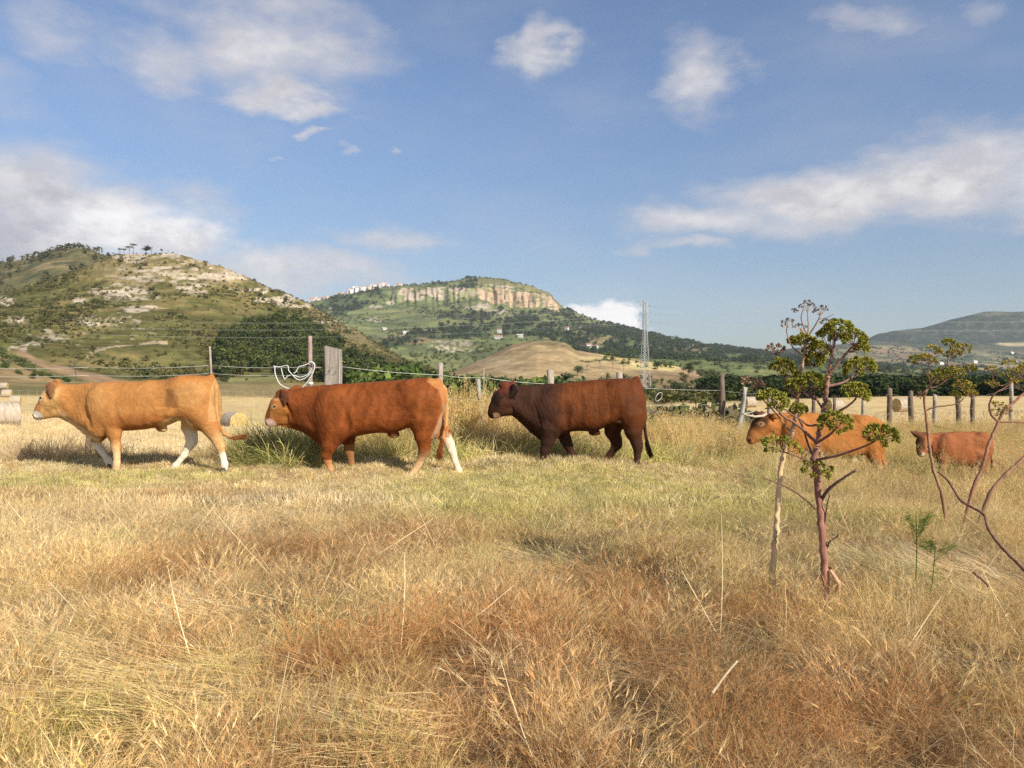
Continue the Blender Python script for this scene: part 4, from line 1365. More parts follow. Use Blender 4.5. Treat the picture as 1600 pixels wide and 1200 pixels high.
# ------------------------------------------------------------------ 5: calf behind the fennel stalks
def paint5(cx, cy, y, z, n):
    c = np.tile(np.array((.29, .098, .036)), (len(cx), 1))
    c = c * (.84 + .34 * n)[:, None]
    c = mixc(c, (.10, .04, .02), ell(cx, cy, (1035, 835, 26, 38)) * (y < -.02))
    c = mixc(c, (.10, .045, .022), ell(cx, cy, (1030, 788, 60, 14)) * .8)
    c = mixc(c, (.36, .15, .055), ell(cx, cy, (1075, 840, 26, 34)) * .8)
    c = mixc(c, (.60, .42, .30), ell(cx, cy, (1040, 898, 26, 14)))
    c = mixc(c, (.05, .03, .025), ell(cx, cy, (1022, 890, 9, 7)))
    c = mixc(c, (.37, .14, .05), ell(cx, cy, (1330, 850, 50, 60)) * .5)
    return c


T5 = [(1110, 796, 900, .095), (1165, 786, 950, .14), (1230, 783, 970, .17), (1310, 780, 970, .18), (1370, 783, 950, .165), (1408, 800, 925, .12), (1428, 835, 900, .07)]
H5 = [(1082, 822, -.04, 40), (1062, 838, -.09, 36), (1046, 868, -.14, 26), (1036, 888, -.165, 21)]
P5 = [
    ('ball', 1185, 860, .10, 46, .07, 70, .2, .05), ('ball', 1370, 850, .11, 50, .075, 70, .1, .05),
    ('chain', [(1060, 800, -.06, 11), (1025, 792, -.10, 17), (992, 778, -.12, 6)], .012, 1.3),
    ('chain', [(1095, 808, -.02, 11), (1118, 812, -.06, 17), (1135, 808, -.10, 6)], .012, 1.3),
    ('cut', 1340, 870, .27, 25, .09, 40, 0, .06),
    ('ball', 1060, 800, -.06, 26, .06, 16, 0, .02),
]
L5 = [
    (-1, 1.3, [(1180, 930, 38, .09), (1176, 985, 24, .09), (1174, 1040, 15, .09), (1172, 1092, 16, .09)]),
    (1, 1.3, [(1215, 930, 36, .09), (1220, 985, 23, .09), (1224, 1040, 15, .09), (1224, 1090, 16, .09)]),
    (-1, 1.3, [(1375, 900, 50, .09), (1388, 960, 30, .10), (1404, 1000, 22, .10), (1400, 1050, 14, .10), (1394, 1092, 16, .10)]),
    (1, 1.3, [(1345, 900, 46, .09), (1350, 960, 30, .10), (1362, 1000, 21, .10), (1350, 1050, 14, .10), (1338, 1090, 16, .10)]),
]
calf = bovine('calf', 'small reddish calf looking over the dry grass, last of the file', (3.3333, 1120, 440), 12.6, 1490, T5, H5, P5, L5,
              [(1412, 800, 0, 9), (1428, 850, 0, 7), (1432, 930, 0, 6)], paint5, [(1066, 856, .13, .014)], tufts=[([(1432, 900, 0), (1434, 950, 0), (1434, 985, 0)], 60, .012, (.2, .07, .03))], cell=.0115)
# ================================================================== GRASS
class Tuft:
    """one small clump of blades, built as arrays"""
    def __init__(s, seed):
        s.r = np.random.default_rng(seed)
        s.V, s.F, s.C, s.o = [], [], [], 0

    def path(s, n, h, rad, lean, curl, segs, az=None, az_spread=math.pi, base=None, wob=.15):
        r = s.r
        hh = r.uniform(*h, n)
        a = (r.uniform(-math.pi, math.pi, n) if az is None else az + r.normal(0, az_spread, n))
        q = r.uniform(0, 2 * math.pi, n); rr = rad * np.sqrt(r.random(n))
        P = np.zeros((n, segs + 1, 3))
        P[:, 0, 0], P[:, 0, 1] = rr * np.cos(q), rr * np.sin(q)
        if base is not None: P[:, 0] = base
        th = r.uniform(*lean, n); cu = r.uniform(*curl, n)
        for k in range(segs):
            ang = th + cu * (k + .5) / segs
            aa = a + r.normal(0, wob, n)
            stp = hh / segs
            P[:, k + 1, 0] = P[:, k, 0] + np.sin(ang) * np.cos(aa) * stp
            P[:, k + 1, 1] = P[:, k, 1] + np.sin(ang) * np.sin(aa) * stp
            P[:, k + 1, 2] = P[:, k, 2] + np.cos(ang) * stp
        P[:, :, 2] = np.maximum(P[:, :, 2], -.02 + .01 * s.r.random((n, segs + 1)))
        return P

    def ribbon(s, P, w, cols, tip=.15):
        """flat blades along the paths P[n, m, 3]"""
        n, m, _ = P.shape
        t = np.gradient(P, axis=1)
        tw = s.r.uniform(0, math.pi, n)
        sx = np.stack([np.cos(tw), np.sin(tw), .3 * np.sin(3 * tw)], -1)[:, None]
        side = np.cross(t, sx); side /= np.linalg.norm(side, axis=2, keepdims=True) + 1e-9
        ww = (np.asarray(w) if np.ndim(w) else np.full(n, w))[:, None] * np.interp(np.linspace(0, 1, m), [0, .25, .8, 1], [.8, 1, .8, tip])[None]
        A, B = P + side * ww[..., None] / 2, P - side * ww[..., None] / 2
        V = np.stack([A, B], 2).reshape(n, m * 2, 3)
        b = (np.arange(n) * m * 2)[:, None] + (np.arange(m - 1) * 2)[None]
        Fq = np.stack([b, b + 1, b + 3, b + 2], -1).reshape(-1, 4) + s.o
        pick = s.r.integers(0, len(cols), n)
        c = np.array(cols)[pick] * s.r.uniform(.75, 1.2, n)[:, None]
        C = np.repeat(c[:, None], m * 2, 1)
        s.V.append(V.reshape(-1, 3)); s.F.append(Fq); s.C.append(C.reshape(-1, 3)); s.o += n * m * 2

    def diamonds(s, c, d, L, W, cols):
        """small husks: pointed leaves centred at c along d, two crossed blades each"""
        n = len(c)
        d = d / (np.linalg.norm(d, axis=1, keepdims=True) + 1e-9)
        u = np.cross(d, s.r.normal(0, 1, (n, 3))); u /= np.linalg.norm(u, axis=1, keepdims=True) + 1e-9
        v = np.cross(d, u)
        L = np.asarray(L); L = L[:, None] if L.ndim else L
        for e in (u, v):
            V = np.stack([c - d * L / 2, c + e * W / 2 - d * L * .1, c + d * L / 2, c - e * W / 2 - d * L * .1], 1)
            b = np.arange(n)[:, None] * 4 + np.arange(4)[None] + s.o
            pick = s.r.integers(0, len(cols), n)
            C = np.repeat((np.array(cols)[pick] * s.r.uniform(.8, 1.2, n)[:, None])[:, None], 4, 1)
            s.V.append(V.reshape(-1, 3)); s.F.append(b); s.C.append(C.reshape(-1, 3)); s.o += n * 4

    def done(s, name):
        V, Q, C = np.vstack(s.V), np.vstack(s.F), np.vstack(s.C)
        me = mesh_np(name, V, Q.ravel(), np.full(len(Q), 4), C, smooth=False)
        me.materials.append(LEAF_I)
        return me


W1 = [(1, 1, 1), (1.12, 1.1, 1.05), (.8, .76, .7), (.95, .85, .7), (1.2, 1.22, 1.25)]


def t_fine(seed, n=120, h=(.12, .34), rad=.13, w=.0019, lean=(.05, 1.0), curl=(-.2, 1.5), cols=W1, segs=4):
    t = Tuft(seed)
    t.ribbon(t.path(n, h, rad, lean, curl, segs, wob=.35), w, cols)
    return t.done('tuft')


def t_brome(seed, n=30, h=(.2, .42), cols=W1, awn=.045):
    """soft brome and wall barley: awned heads on thin stems above a mat of fine leaves"""
    t = Tuft(seed)
    P = t.path(n, h, .13, (.02, .45), (.1, .9), 5, wob=.2)
    t.ribbon(P, .002, cols, tip=.5)
    tip, d = P[:, -1], P[:, -1] - P[:, -2]
    d /= np.linalg.norm(d, axis=1, keepdims=True)
    hl = t.r.uniform(.035, .06, n)
    t.diamonds(tip + d * hl[:, None] * .4, d, hl, .0062, [(1.15, 1.1, 1.02), (1.0, .93, .85)])
    for k in range(8):
        o = t.r.normal(0, .30, (n, 3))
        st = tip + d * (hl * t.r.uniform(0, .8, n))[:, None]
        e = d + o
        A = np.stack([st, st + e * (awn * t.r.uniform(.7, 1.3, n))[:, None]], 1)
        t.ribbon(A, .0013, [(1.22, 1.18, 1.08), (1.05, .97, .85)], tip=.3)
    t.ribbon(t.path(45, (.10, .24), .13, (.1, 1.2), (0, 1.5), 3, wob=.4), .0026, cols)
    return t.done('tuft')


def t_barley(seed, n=13):
    """ripe wall barley: fat pale heads whose long awns fan out like a brush"""
    t = Tuft(seed)
    P = t.path(n, (.22, .46), .12, (.05, .5), (.1, .9), 5, wob=.15)
    t.ribbon(P, .0024, W1, tip=.6)
    tip, d = P[:, -1], P[:, -1] - P[:, -2]
    d /= np.linalg.norm(d, axis=1, keepdims=True)
    hl = t.r.uniform(.045, .07, n)
    t.diamonds(tip + d * hl[:, None] * .4, d, hl, .008, [(1.2, 1.15, 1.05), (1.05, 1.0, .9)])
    for k in range(14):
        st = tip + d * (hl * t.r.uniform(0, .85, n))[:, None]
        e = d + t.r.normal(0, .17, (n, 3))
        t.ribbon(np.stack([st, st + e * t.r.uniform(.05, .085, n)[:, None]], 1), .0013, [(1.3, 1.27, 1.18), (1.12, 1.05, .95)], tip=.2)
    t.ribbon(t.path(24, (.12, .3), .12, (.1, 1.1), (0, 1.4), 4, wob=.4), .0023, W1)
    return t.done('tuft')


def t_lying(seed, n=46, cols=W1, L=(.25, .6)):
    """straw bent flat by wind and hooves, all much the same way"""
    t = Tuft(seed)
    P = t.path(n, L, .2, (1.05, 1.5), (.0, .35), 4, az=0, az_spread=.4, wob=.12)
    P[:, :, 2] += t.r.uniform(.02, .14, n)[:, None]
    t.ribbon(P, .0026, cols)
    t.ribbon(t.path(22, (.1, .22), .16, (.1, 1.2), (0, 1.2), 3), .0026, cols)
    return t.done('tuft')


def t_leafy(seed, n=60, h=(.15, .36), w=.0048, lean=(.05, .8), curl=(.2, 1.7), rad=.12, cols=((1, 1, 1), (1.2, 1.15, .9), (.75, .8, .7), (1.5, 1.2, 1.3))):
    t = Tuft(seed)
    t.ribbon(t.path(n, h, rad, lean, curl, 5, wob=.2), t.r.uniform(w * .6, w * 1.3, n), cols)
    return t.done('tuft')


def t_oats(seed, n=10, h=(.6, 1.0), leaves=34, lh=(.25, .65)):
    """tall wild oats with hanging husks and long dry leaves"""
    t = Tuft(seed)
    P = t.path(n, h, .16, (.0, .28), (.05, .55), 6, wob=.12)
    t.ribbon(P, .0036, W1, tip=.4)
    for k in range(12):
        f = t.r.uniform(.66, 1.0, n) * 6
        i = np.minimum(f.astype(int), 5); u = (f - i)[:, None]
        b = P[np.arange(n), i] * (1 - u) + P[np.arange(n), i + 1] * u
        a = t.r.uniform(0, 2 * math.pi, n); L = t.r.uniform(.02, .07, n)
        e = b + np.stack([np.cos(a) * L, np.sin(a) * L, -L * .2], -1)
        t.ribbon(np.stack([b, e + np.array((0, 0, .01)), e], 1), .0012, W1)
        dn = np.stack([np.cos(a) * .3, np.sin(a) * .3, -np.ones(n)], -1)
        t.diamonds(e + dn * .012, dn, t.r.uniform(.022, .034, n), .010, [(1.15, 1.08, 1.0), (1.0, .9, .75)])
    t.ribbon(t.path(leaves, lh, .17, (.02, .5), (.2, 1.6), 5, wob=.2), t.r.uniform(.003, .008, leaves), W1)
    return t.done('tuft')


def t_straws(seed, n=4):
    t = Tuft(seed)
    P = t.path(n, (.35, .75), .08, (.2, 1.25), (-.2, .4), 4, wob=.06)
    t.ribbon(P, .0042, [(1.25, 1.25, 1.2), (1.1, 1.05, .95)], tip=.5)
    return t.done('tuft')


def t_stubble(seed, n=40):
    t = Tuft(seed)
    t.ribbon(t.path(n, (.06, .17), .28, (.0, .35), (-.1, .2), 2), .006, W1, tip=.8)
    t.ribbon(t.path(18, (.15, .4), .3, (1.2, 1.5), (0, .2), 3), .006, W1)
    return t.done('tuft')


PROTO = ([t_fine(100 + i) for i in range(4)] +                                          # 0-3 fine dry grass
         [t_brome(110 + i) for i in range(4)] +                                         # 4-7 awned heads
         [t_lying(120 + i) for i in range(3)] +                                         # 8-10 flattened straw
         [t_leafy(130 + i) for i in range(3)] +                                         # 11-13 broad leaves
         [t_oats(140 + i) for i in range(3)] +                                          # 14-16 tall oats
         [t_straws(150 + i) for i in range(3)] +                                        # 17-19 single straws
         [t_stubble(160 + i) for i in range(3)] +                                       # 20-22 mown stubble
         [t_fine(170 + i, n=70, h=(.3, .62), rad=.18, w=.005, lean=(.02, .6), curl=(0, 1.3)) for i in range(3)] +
         [t_barley(180 + i) for i in range(3)] +
         [t_fine(190 + i, n=46, h=(.05, .15), rad=.12, w=.0062, lean=(.1, 1.2), curl=(-.2, 1.2), segs=3) for i in range(3)])   # 29-31 short turf                                         # 26-28 barley brushes   # 23-25 coarse tall leaves

STRAWC, GOLD, RUST, PALE, YGREEN, GREENC, BROWN = map(np.array, ((.73, .585, .32), (.68, .495, .24), (.44, .225, .10), (.84, .725, .48), (.50, .485, .17), (.26, .30, .09), (.38, .25, .14)))


def zone(x, y, spots):
    r = np.zeros(np.shape(x))
    for (px, py, rx, ry) in spots:            # where the patch lies, read off the photograph at grass height
        d = (CZ - .18) * F / (py - HY)
        d0, d1 = (CZ - .18) * F / (py + ry - HY), (CZ - .18) * F / max(py - ry - HY, 30)
        cx = (px - 800) / F * d
        r = np.maximum(r, sstep(1.35, .5, np.hypot((x - cx) / (rx / F * d), (y - d) / ((d1 - d0) / 2))))
    return r


def field(n, y0, y1, spread=.78, extra=1.6, xlim=None):
    """random spots in the view's wedge with a margin on both sides"""
    y = np.sqrt(RNG.random(n) * (y1**2 - y0**2) + y0**2)
    hw = spread * y + extra
    x = (RNG.random(n) * 2 - 1) * hw
    return x, y


def sow(name, label, x, y, idx, scl, tint, lean=.12, face=None, fac_s=.5, zoff=0):
    n = len(x)
    P = np.stack([x, y, H(x, y) + zoff], -1)
    rot = np.zeros((n, 3))
    rot[:, 0] = RNG.normal(0, lean, n); rot[:, 1] = RNG.normal(0, lean, n)
    rot[:, 2] = RNG.uniform(0, 2 * math.pi, n) if face is None else face + RNG.normal(0, fac_s, n)
    s = np.stack([scl * RNG.uniform(.9, 1.15, n), scl * RNG.uniform(.9, 1.15, n), scl * RNG.uniform(.8, 1.2, n)], -1)
    return scatter(name, P, rot, s, idx, tint, PROTO, label)


def blendc(*pairs):
    """random choice of a colour at each spot, by weights"""
    w = np.stack([p[1] for p in pairs], -1) + 1e-6
    w = w / w.sum(1, keepdims=True)
    u = RNG.random(len(w))[:, None]
    k = (np.cumsum(w, 1) < u).sum(1).clip(0, len(pairs) - 1)
    c = np.array([p[0] for p in pairs])[k]
    avg = (w[..., None] * np.array([p[0] for p in pairs])[None]).sum(1)
    return (c * .55 + avg * .45) * RNG.uniform(.82, 1.15, len(w))[:, None]


RUST_SPOTS = [(1000, 1060, 380, 140), (1400, 1080, 220, 110), (265, 885, 75, 45), (330, 860, 60, 25), (690, 1000, 80, 60), (960, 900, 110, 40), (1050, 860, 80, 30), (1260, 1060, 160, 70), (900, 1090, 170, 60), (560, 1010, 90, 40), (760, 950, 90, 40), (1050, 1000, 160, 50),
              (1150, 940, 120, 30), (640, 830, 110, 22), (480, 850, 90, 20), (1420, 1130, 150, 60), (640, 1130, 50, 40), (300, 990, 70, 25)]
PALE_SPOTS = [(120, 820, 190, 50), (350, 790, 190, 26), (560, 770, 150, 14), (230, 1040, 130, 40), (330, 1080, 110, 30), (1530, 880, 120, 40), (1420, 860, 90, 24), (300, 930, 90, 16), (880, 850, 70, 14), (560, 1100, 100, 40)]
GREEN_SPOTS = [(850, 775, 260, 38), (900, 740, 300, 24), (720, 760, 120, 20), (1100, 790, 140, 30), (60, 745, 160, 14), (240, 735, 160, 9), (60, 1130, 170, 60), (600, 1175, 110, 30), (180, 1060, 60, 40), (1420, 880, 70, 40), (1180, 760, 80, 40), (960, 820, 80, 22), (1330, 800, 120, 25), (480, 950, 60, 26)]
FLAT_SPOTS = [(230, 1045, 140, 50), (330, 1075, 120, 36), (1530, 890, 120, 40), (1430, 865, 90, 24), (620, 1110, 110, 40), (300, 935, 90, 14), (850, 850, 90, 20), (170, 1000, 90, 30)]


def tall(x, y):
    """how high the grass stands: knee-high near the viewer, short where the herd walks, rank behind"""
    n = fbm(x * .8, y * .8, oct=3, seed=301)
    t = np.interp(y, [0, 3, 5.5, 7.5, 9.2, 10.2, 11.6, 12.6], [.62, .63, .60, .48, .25, .13, .15, .5])
    wet = sstep(3.0, 4.3, x) * sstep(8, 10, y)
    t = t * (1 - wet) + .95 * wet
    cow1 = np.exp(-((x + 5.3) / 2.0)**2) * np.exp(-((y - 10.6) / 1.3)**2)
    return t * (1 - .35 * cow1) * (.62 + .8 * n)


def build_meadow():
    # ---- the near sward
    x, y = field(29000, .7, 8.6, .78, 3.0)
    x2, y2 = field(9500, 8.0, 13.4, .74, 1.5)
    x = np.concatenate([x, x2]); y = np.concatenate([y, y2])
    keep = y < fence_y(x) + .4
    x, y = x[keep], y[keep]
    n = len(x)
    g = np.clip(zone(x, y, GREEN_SPOTS) * 1.2 + (fbm(x * .7, y * .7, oct=3, seed=310) - .5) * .9, 0, 1) * sstep(1.0, 2.0, y)
    ru = np.clip(zone(x, y, RUST_SPOTS) + (fbm(x * 1.1, y * 1.1, oct=3, seed=311) - .52) * 1.4, 0, 1)
    pa = np.clip(zone(x, y, PALE_SPOTS) + (fbm(x * .9, y * .9, oct=3, seed=312) - .55) * 1.2, 0, 1)
    fl = np.clip(zone(x, y, FLAT_SPOTS), 0, 1)
    near = sstep(6, 3.5, y)
    t = blendc((STRAWC, 1.1 + 0 * x), (GOLD, .55 + .3 * near), (RUST, ru * 3.6 + .08), (PALE, pa * 1.8 + .32), (YGREEN, g * 2.8 + .12), (BROWN, .16 + ru * .2))
    t = t * (1 + np.array((.12, .10, .06))[None] * sstep(6.5, 3.5, y)[:, None])
    u = RNG.random(n)
    brome = .42 * np.maximum(ru, .55) * (1 - fl)
    idx = np.where(u < brome, 4 + RNG.integers(0, 4, n), np.where(u < brome + fl * .8 * (1 - brome) + .04, 8 + RNG.integers(0, 3, n), RNG.integers(0, 4, n)))
    lf = (RNG.random(n) < g * .35)
    idx = np.where(lf, 11 + RNG.integers(0, 3, n), idx)
    trod = (y > 7.6) & (idx < 8) & (x < 3.2) & (RNG.random(n) < .85)
    idx = np.where(trod, 29 + RNG.integers(0, 3, n), idx)
    scl = np.where(trod, np.interp(y, [7.6, 8.4, 9.2, 10.9, 12], [1.5, .95, .62, .5, .9]), tall(x, y)) * np.where(idx < 4, 1.0, 1.0) * np.interp(y, [1, 8, 13], [1, 1.05, 1.2])
    # sward with thin places where the dark floor shows
    thin = sstep(.54, .68, fbm(x * 2.1, y * 2.1, oct=2, seed=320)) * .85 * sstep(8.5, 6, y)
    thin = np.maximum(thin, sstep(.56, .70, vnoise(x * 5.5, y * 5.5, seed=326)) * .8 * sstep(7, 5, y))
    k = RNG.random(n) > thin
    face = np.where(x < 0, R(205), R(160)) + (fbm(x * .7, y * .7, oct=2, seed=322) - .5) * 3
    sow('dry_grass', 'golden dry grass of the meadow in front of the cattle', x[k], y[k], idx[k], scl[k], t[k], .14, np.where((idx >= 8) & (idx <= 10), face, RNG.uniform(0, 6.28, n))[k], .35)
    # ---- close-cropped sward under the herd
    x, y = field(9000, 7.8, 12.2, .74, 1.5)
    k = (y < fence_y(x) + .3) & (RNG.random(len(x)) < sstep(7.8, 8.8, y))
    x, y = x[k], y[k]; n = len(x)
    g = np.clip(zone(x, y, GREEN_SPOTS) + (fbm(x * .6, y * .6, oct=3, seed=315) - .45), 0, 1)
    t = blendc((STRAWC * 1.05, .9 + 0 * x), (PALE * 1.05, .8 + 0 * x), (YGREEN * 1.15, .35 + 1.8 * g), (GOLD, .3 + 0 * x))
    sow('short_grass', 'short pale grass trodden by the herd', x, y, 29 + RNG.integers(0, 3, n), RNG.uniform(.65, 1.2, n) * np.interp(y, [8.2, 9.2, 10.9, 11.6], [1, .62, .5, 1]), t, .25)
    # ---- heads and single straws standing over it
    x, y = field(260, 1.3, 9.5)
    n = len(x)
    u = RNG.random(n)
    idx = np.where(u < .75, 17 + RNG.integers(0, 3, n), 4 + RNG.integers(0, 4, n))
    t = blendc((PALE, 1 + 0 * x), (STRAWC, .8 + 0 * x), (np.array((.78, .68, .45)), .4 + 0 * x))
    scl = np.interp(y, [1, 6, 9.5], [.85, .9, .42]) * RNG.uniform(.7, 1.2, n)
    sow('straw', 'long pale straws standing and leaning over the meadow grass', x, y, idx, scl, t, .25)
    x, y = field(1700, 1.1, 7.0)
    w = sstep(.40, .62, fbm(x * 1.3, y * 1.3, oct=2, seed=325))
    k = RNG.random(len(x)) < w
    x, y = x[k], y[k]; n = len(x)
    t = blendc((PALE * .9, .6 + 0 * x), (STRAWC, 1 + 0 * x), (RUST * 1.3, .6 + 0 * x))
    sow('barley', 'ripe wall barley with brush-like pale heads in the near meadow', x, y, 26 + RNG.integers(0, 3, n), RNG.uniform(.55, .8, n) * np.interp(y, [1, 5, 7], [1, .95, .8]), t, .25)
    # ---- matted litter that lies under everything
    x, y = field(6000, .5, 7.6, .78, 3.0)
    n = len(x)
    t = blendc((BROWN * .9, 1.2 + 0 * x), (STRAWC * .7, .6 + 0 * x), (PALE * .6, .3 + 0 * x))
    sow('plant_litter', 'flattened dead stems matted over the soil', x, y, 8 + RNG.integers(0, 3, n), np.full(n, .5), t, .05, RNG.uniform(0, 6.28, n), 0)
    # ---- greener, leafier grass where the herd walks
    x, y = field(5200, 7.2, 12.4, .74, 1.5)
    g = np.clip(zone(x, y, GREEN_SPOTS[:5] + GREEN_SPOTS[5:6] + [(1180, 760, 120, 40)]) + (fbm(x * .5, y * .5, oct=3, seed=331) - .5) * .7, 0, 1)
    k = (RNG.random(len(x)) < g) & (y < fence_y(x) + .3)
    x, y = x[k], y[k]; n = len(x)
    t = blendc((YGREEN, 1 + 0 * x), (YGREEN * (1.5, 1.35, 1.2), .9 + 0 * x), (GREENC, .3 + 0 * x), (PALE, .35 + 0 * x))
    sow('green_grass', 'yellow-green long grass around the feet of the cattle', x, y, np.where(RNG.random(n) < .6, 11 + RNG.integers(0, 3, n), RNG.integers(0, 3, n)), (tall(x, y) * 1.2).clip(.12, 1), t, .2)
    # ---- lush verge behind the feet of the herd
    x, y = field(7000, 11.6, 15.0, .74, 1.5)
    px = 800 + F * x / y
    w = sstep(540, 640, px) * sstep(1190, 1120, px) * sstep(0, .5, y - np.interp(px, [540, 720, 900, 1150], [11.7, 11.8, 12.7, 12.9])) * sstep(2.2, .6, y - np.interp(px, [540, 720, 900, 1150], [11.7, 11.8, 12.7, 12.9]))
    k = RNG.random(len(x)) < w * np.clip(.3 + fbm(x * .8, y * .8, oct=2, seed=343), 0, 1)
    x, y = x[k], y[k]; n = len(x)
    t = blendc((YGREEN * 1.15, 1.6 + 0 * x), (GREENC * 1.4, .6 + 0 * x), (STRAWC, .5 + 0 * x), (PALE, .4 + 0 * x))
    sow('verge_grass', 'lush yellow-green verge between the feet of the herd and the tall dry weeds', x, y, np.where(RNG.random(n) < .75, 11 + RNG.integers(0, 3, n), 23 + RNG.integers(0, 3, n)), RNG.uniform(.75, 1.35, n), t, .3)
    # ---- rank grass and oats behind the herd, along the fence
    x, y = field(34000, 11.4, 26, .74, 2.5)
    px = 800 + F * x / y
    fy = fence_y(x)
    w = sstep(480, 600, px) * sstep(0, .7, y - np.interp(px, [500, 700, 900, 1050, 1180, 1600], [11.9, 12.1, 13.2, 13.0, 15.0, 15.2])) * sstep(3.4, 1.0, y - fy)
    w = w * np.clip(.35 + 1.1 * fbm(x * .6, y * .6, oct=3, seed=341), 0, 1)
    k = RNG.random(len(x)) < w
    x, y, px = x[k], y[k], px[k]; n = len(x)
    hi = np.interp(px, [500, 640, 700, 770, 830, 1000, 1040, 1120, 1180, 1400, 1700], [.6, .85, 1.3, 1.3, .95, .95, 1.2, 1.2, .95, .85, .85])
    hi = hi * np.interp(y, [12, 16, 26], [1, .95, .85]) * RNG.uniform(.7, 1.1, n)
    gr = sstep(.45, .62, fbm(x * .5, y * .5, oct=3, seed=342)) * .8
    t = blendc((GOLD * 1.0, 1 + 0 * x), (STRAWC, 1 + 0 * x), (np.array((.46, .25, .08)), .9 * sstep(820, 700, px)), (YGREEN, gr * 1.5 + .3), (PALE, .5 + 0 * x))
    sow('tall_grass', 'rank golden oat grass along the wire fence behind the cattle', x, y, np.where(RNG.random(n) < .62, 14 + RNG.integers(0, 3, n), 23 + RNG.integers(0, 3, n)), hi, t, .12)
    # ---- grass round the horned cow and the calf
    x, y = field(2600, 9.0, 14.8, .8, 2.0)
    k = (x > 2.6) & (RNG.random(len(x)) < sstep(2.6, 4.0, x) * .8)
    x, y = x[k], y[k]; n = len(x)
    t = blendc((STRAWC, .8 + 0 * x), (YGREEN, 1.3 + 0 * x), (GREENC, .25 + 0 * x), (PALE, .6 + 0 * x))
    sow('meadow_grass', 'knee-high mixed grass hiding the legs of the horned cow', x, y, np.where(RNG.random(n) < .25, 14 + RNG.integers(0, 3, n), np.where(RNG.random(n) < .5, 23 + RNG.integers(0, 3, n), 11 + RNG.integers(0, 3, n))), RNG.uniform(.5, .85, n) * np.interp(y, [9, 10.5], [.6, 1.]), t, .2)
    # ---- green leafy tussock in front of the pole
    n = 210
    x = -3.42 + RNG.normal(0, .5, n); y = 11.75 + RNG.normal(0, .22, n)
    m = np.exp(-((x + 3.42) / .62)**2)
    t = blendc((GREENC * 1.2, .8 + 0 * x), (YGREEN * .9, 1.1 + 0 * x), (PALE * .9, .6 + 0 * x), (BROWN, .12 + .5 * (x < -3.9)))
    sow('grass_tussock', 'big green tussock of leafy grass below the leaning red bull calf', x, y, np.where(RNG.random(n) < .8, 11 + RNG.integers(0, 3, n), 23 + RNG.integers(0, 3, n)), .6 + 1.15 * m * RNG.uniform(.6, 1.1, n), t, .45)
    # ---- dry tufts left of it
    n = 90
    x = np.concatenate([RNG.normal(-7.0, .55, 55), RNG.normal(-4.1, .3, 35)]); y = np.concatenate([RNG.normal(12.0, .25, 55), RNG.normal(11.9, .2, 35)])
    t = blendc((BROWN * 1.2, 1 + 0 * x), (PALE, .7 + 0 * x), (GOLD, .6 + 0 * x))
    sow('weed_patch', 'brown dead weeds at the foot of the wire fence', x, y, np.where(RNG.random(n) < .5, 23 + RNG.integers(0, 3, n), 4 + RNG.integers(0, 4, n)), RNG.uniform(.5, 1.0, n), t, .3)
    # ---- stubble of the mown field
    x, y = field(17000, 12.4, 62, .74, 4)
    d = y - fence_y(x)
    px = 800 + F * x / y
    w = sstep(.1, .8, d) * np.maximum(sstep(-1.0, -4, x + (y - 20) * .12), sstep(3, 8, x - (y - 25) * .16))
    k = RNG.random(len(x)) < w
    x, y = x[k], y[k]; n = len(x)
    sw = vnoise(x * .05 + 7, (y + .12 * x) * .55, seed=5)
    t = blendc((STRAWC * 1.05, 1 + 0 * x), (PALE, .7 + sw), (GOLD, .5 + 0 * x), (BROWN, .12 + 0 * x))
    sow('stubble', 'pale mown stubble in rows across the field beyond the fence', x, y, 20 + RNG.integers(0, 3, n), np.interp(y, [12, 60], [.9, 1.9]) * (.7 + .6 * sw), t, .05)
    # dry rough ground straight behind the fence, between the two stubble fields
    x, y = field(9000, 14, 120, .74, 4)
    d = y - fence_y(x)
    w = sstep(.1, 1.5, d) * (1 - np.maximum(sstep(-1.0, -4, x + (y - 20) * .12), sstep(3, 8, x - (y - 25) * .16)))
    k = RNG.random(len(x)) < w
    x, y = x[k], y[k]; n = len(x)
    t = blendc((STRAWC * .8, 1 + 0 * x), (YGREEN, .8 + 0 * x), (BROWN, .5 + 0 * x), (PALE, .3 + 0 * x))
    sow('rough_grass', 'rough dry pasture sloping away behind the fence', x, y, np.where(RNG.random(n) < .5, 23 + RNG.integers(0, 3, n), RNG.integers(0, 4, n)), np.interp(y, [14, 40, 120], [.8, 1.2, 2.8]) * RNG.uniform(.6, 1.1, n), t, .1)


build_meadow()
# ================================================================== FENCES, BALES, PYLON
WOOD = m_plain('weathered_wood', (.36, .30, .235), .9, .1, .45, 5.0, .006, stretch=(9, 9, 1.2))
WOOD_D = m_plain('dark_wood', (.17, .125, .09), .9, .1, .45, 5.0, .006, stretch=(9, 9, 1.2))
WOOD_G = m_plain('grey_wood', (.36, .335, .295), .9, .1, .45, 5.0, .006, stretch=(9, 9, 1.2))
STEEL = m_plain('galvanised_steel', (.55, .55, .53), .5, .4, .3, 6.0, 0, metal=.35)
RUSTY = m_plain('rusty_pole', (.30, .22, .18), .75, .3, .5, 7.0, .002, stretch=(4, 4, 1))
WIRE = m_plain('wire', (.62, .61, .55), .5, .4, .15, 2.0)
ROPE = m_plain('white_hose', (.66, .645, .60), .5, .35, .12, 12.0)
IRON = m_plain('iron', (.06, .055, .05), .7, .3, .2, 10.0)


def on_fence(px):
    d = 13.0
    for _ in range(40): d = .5 * d + .5 * float(fence_y((px - 800) / F * d))
    return d


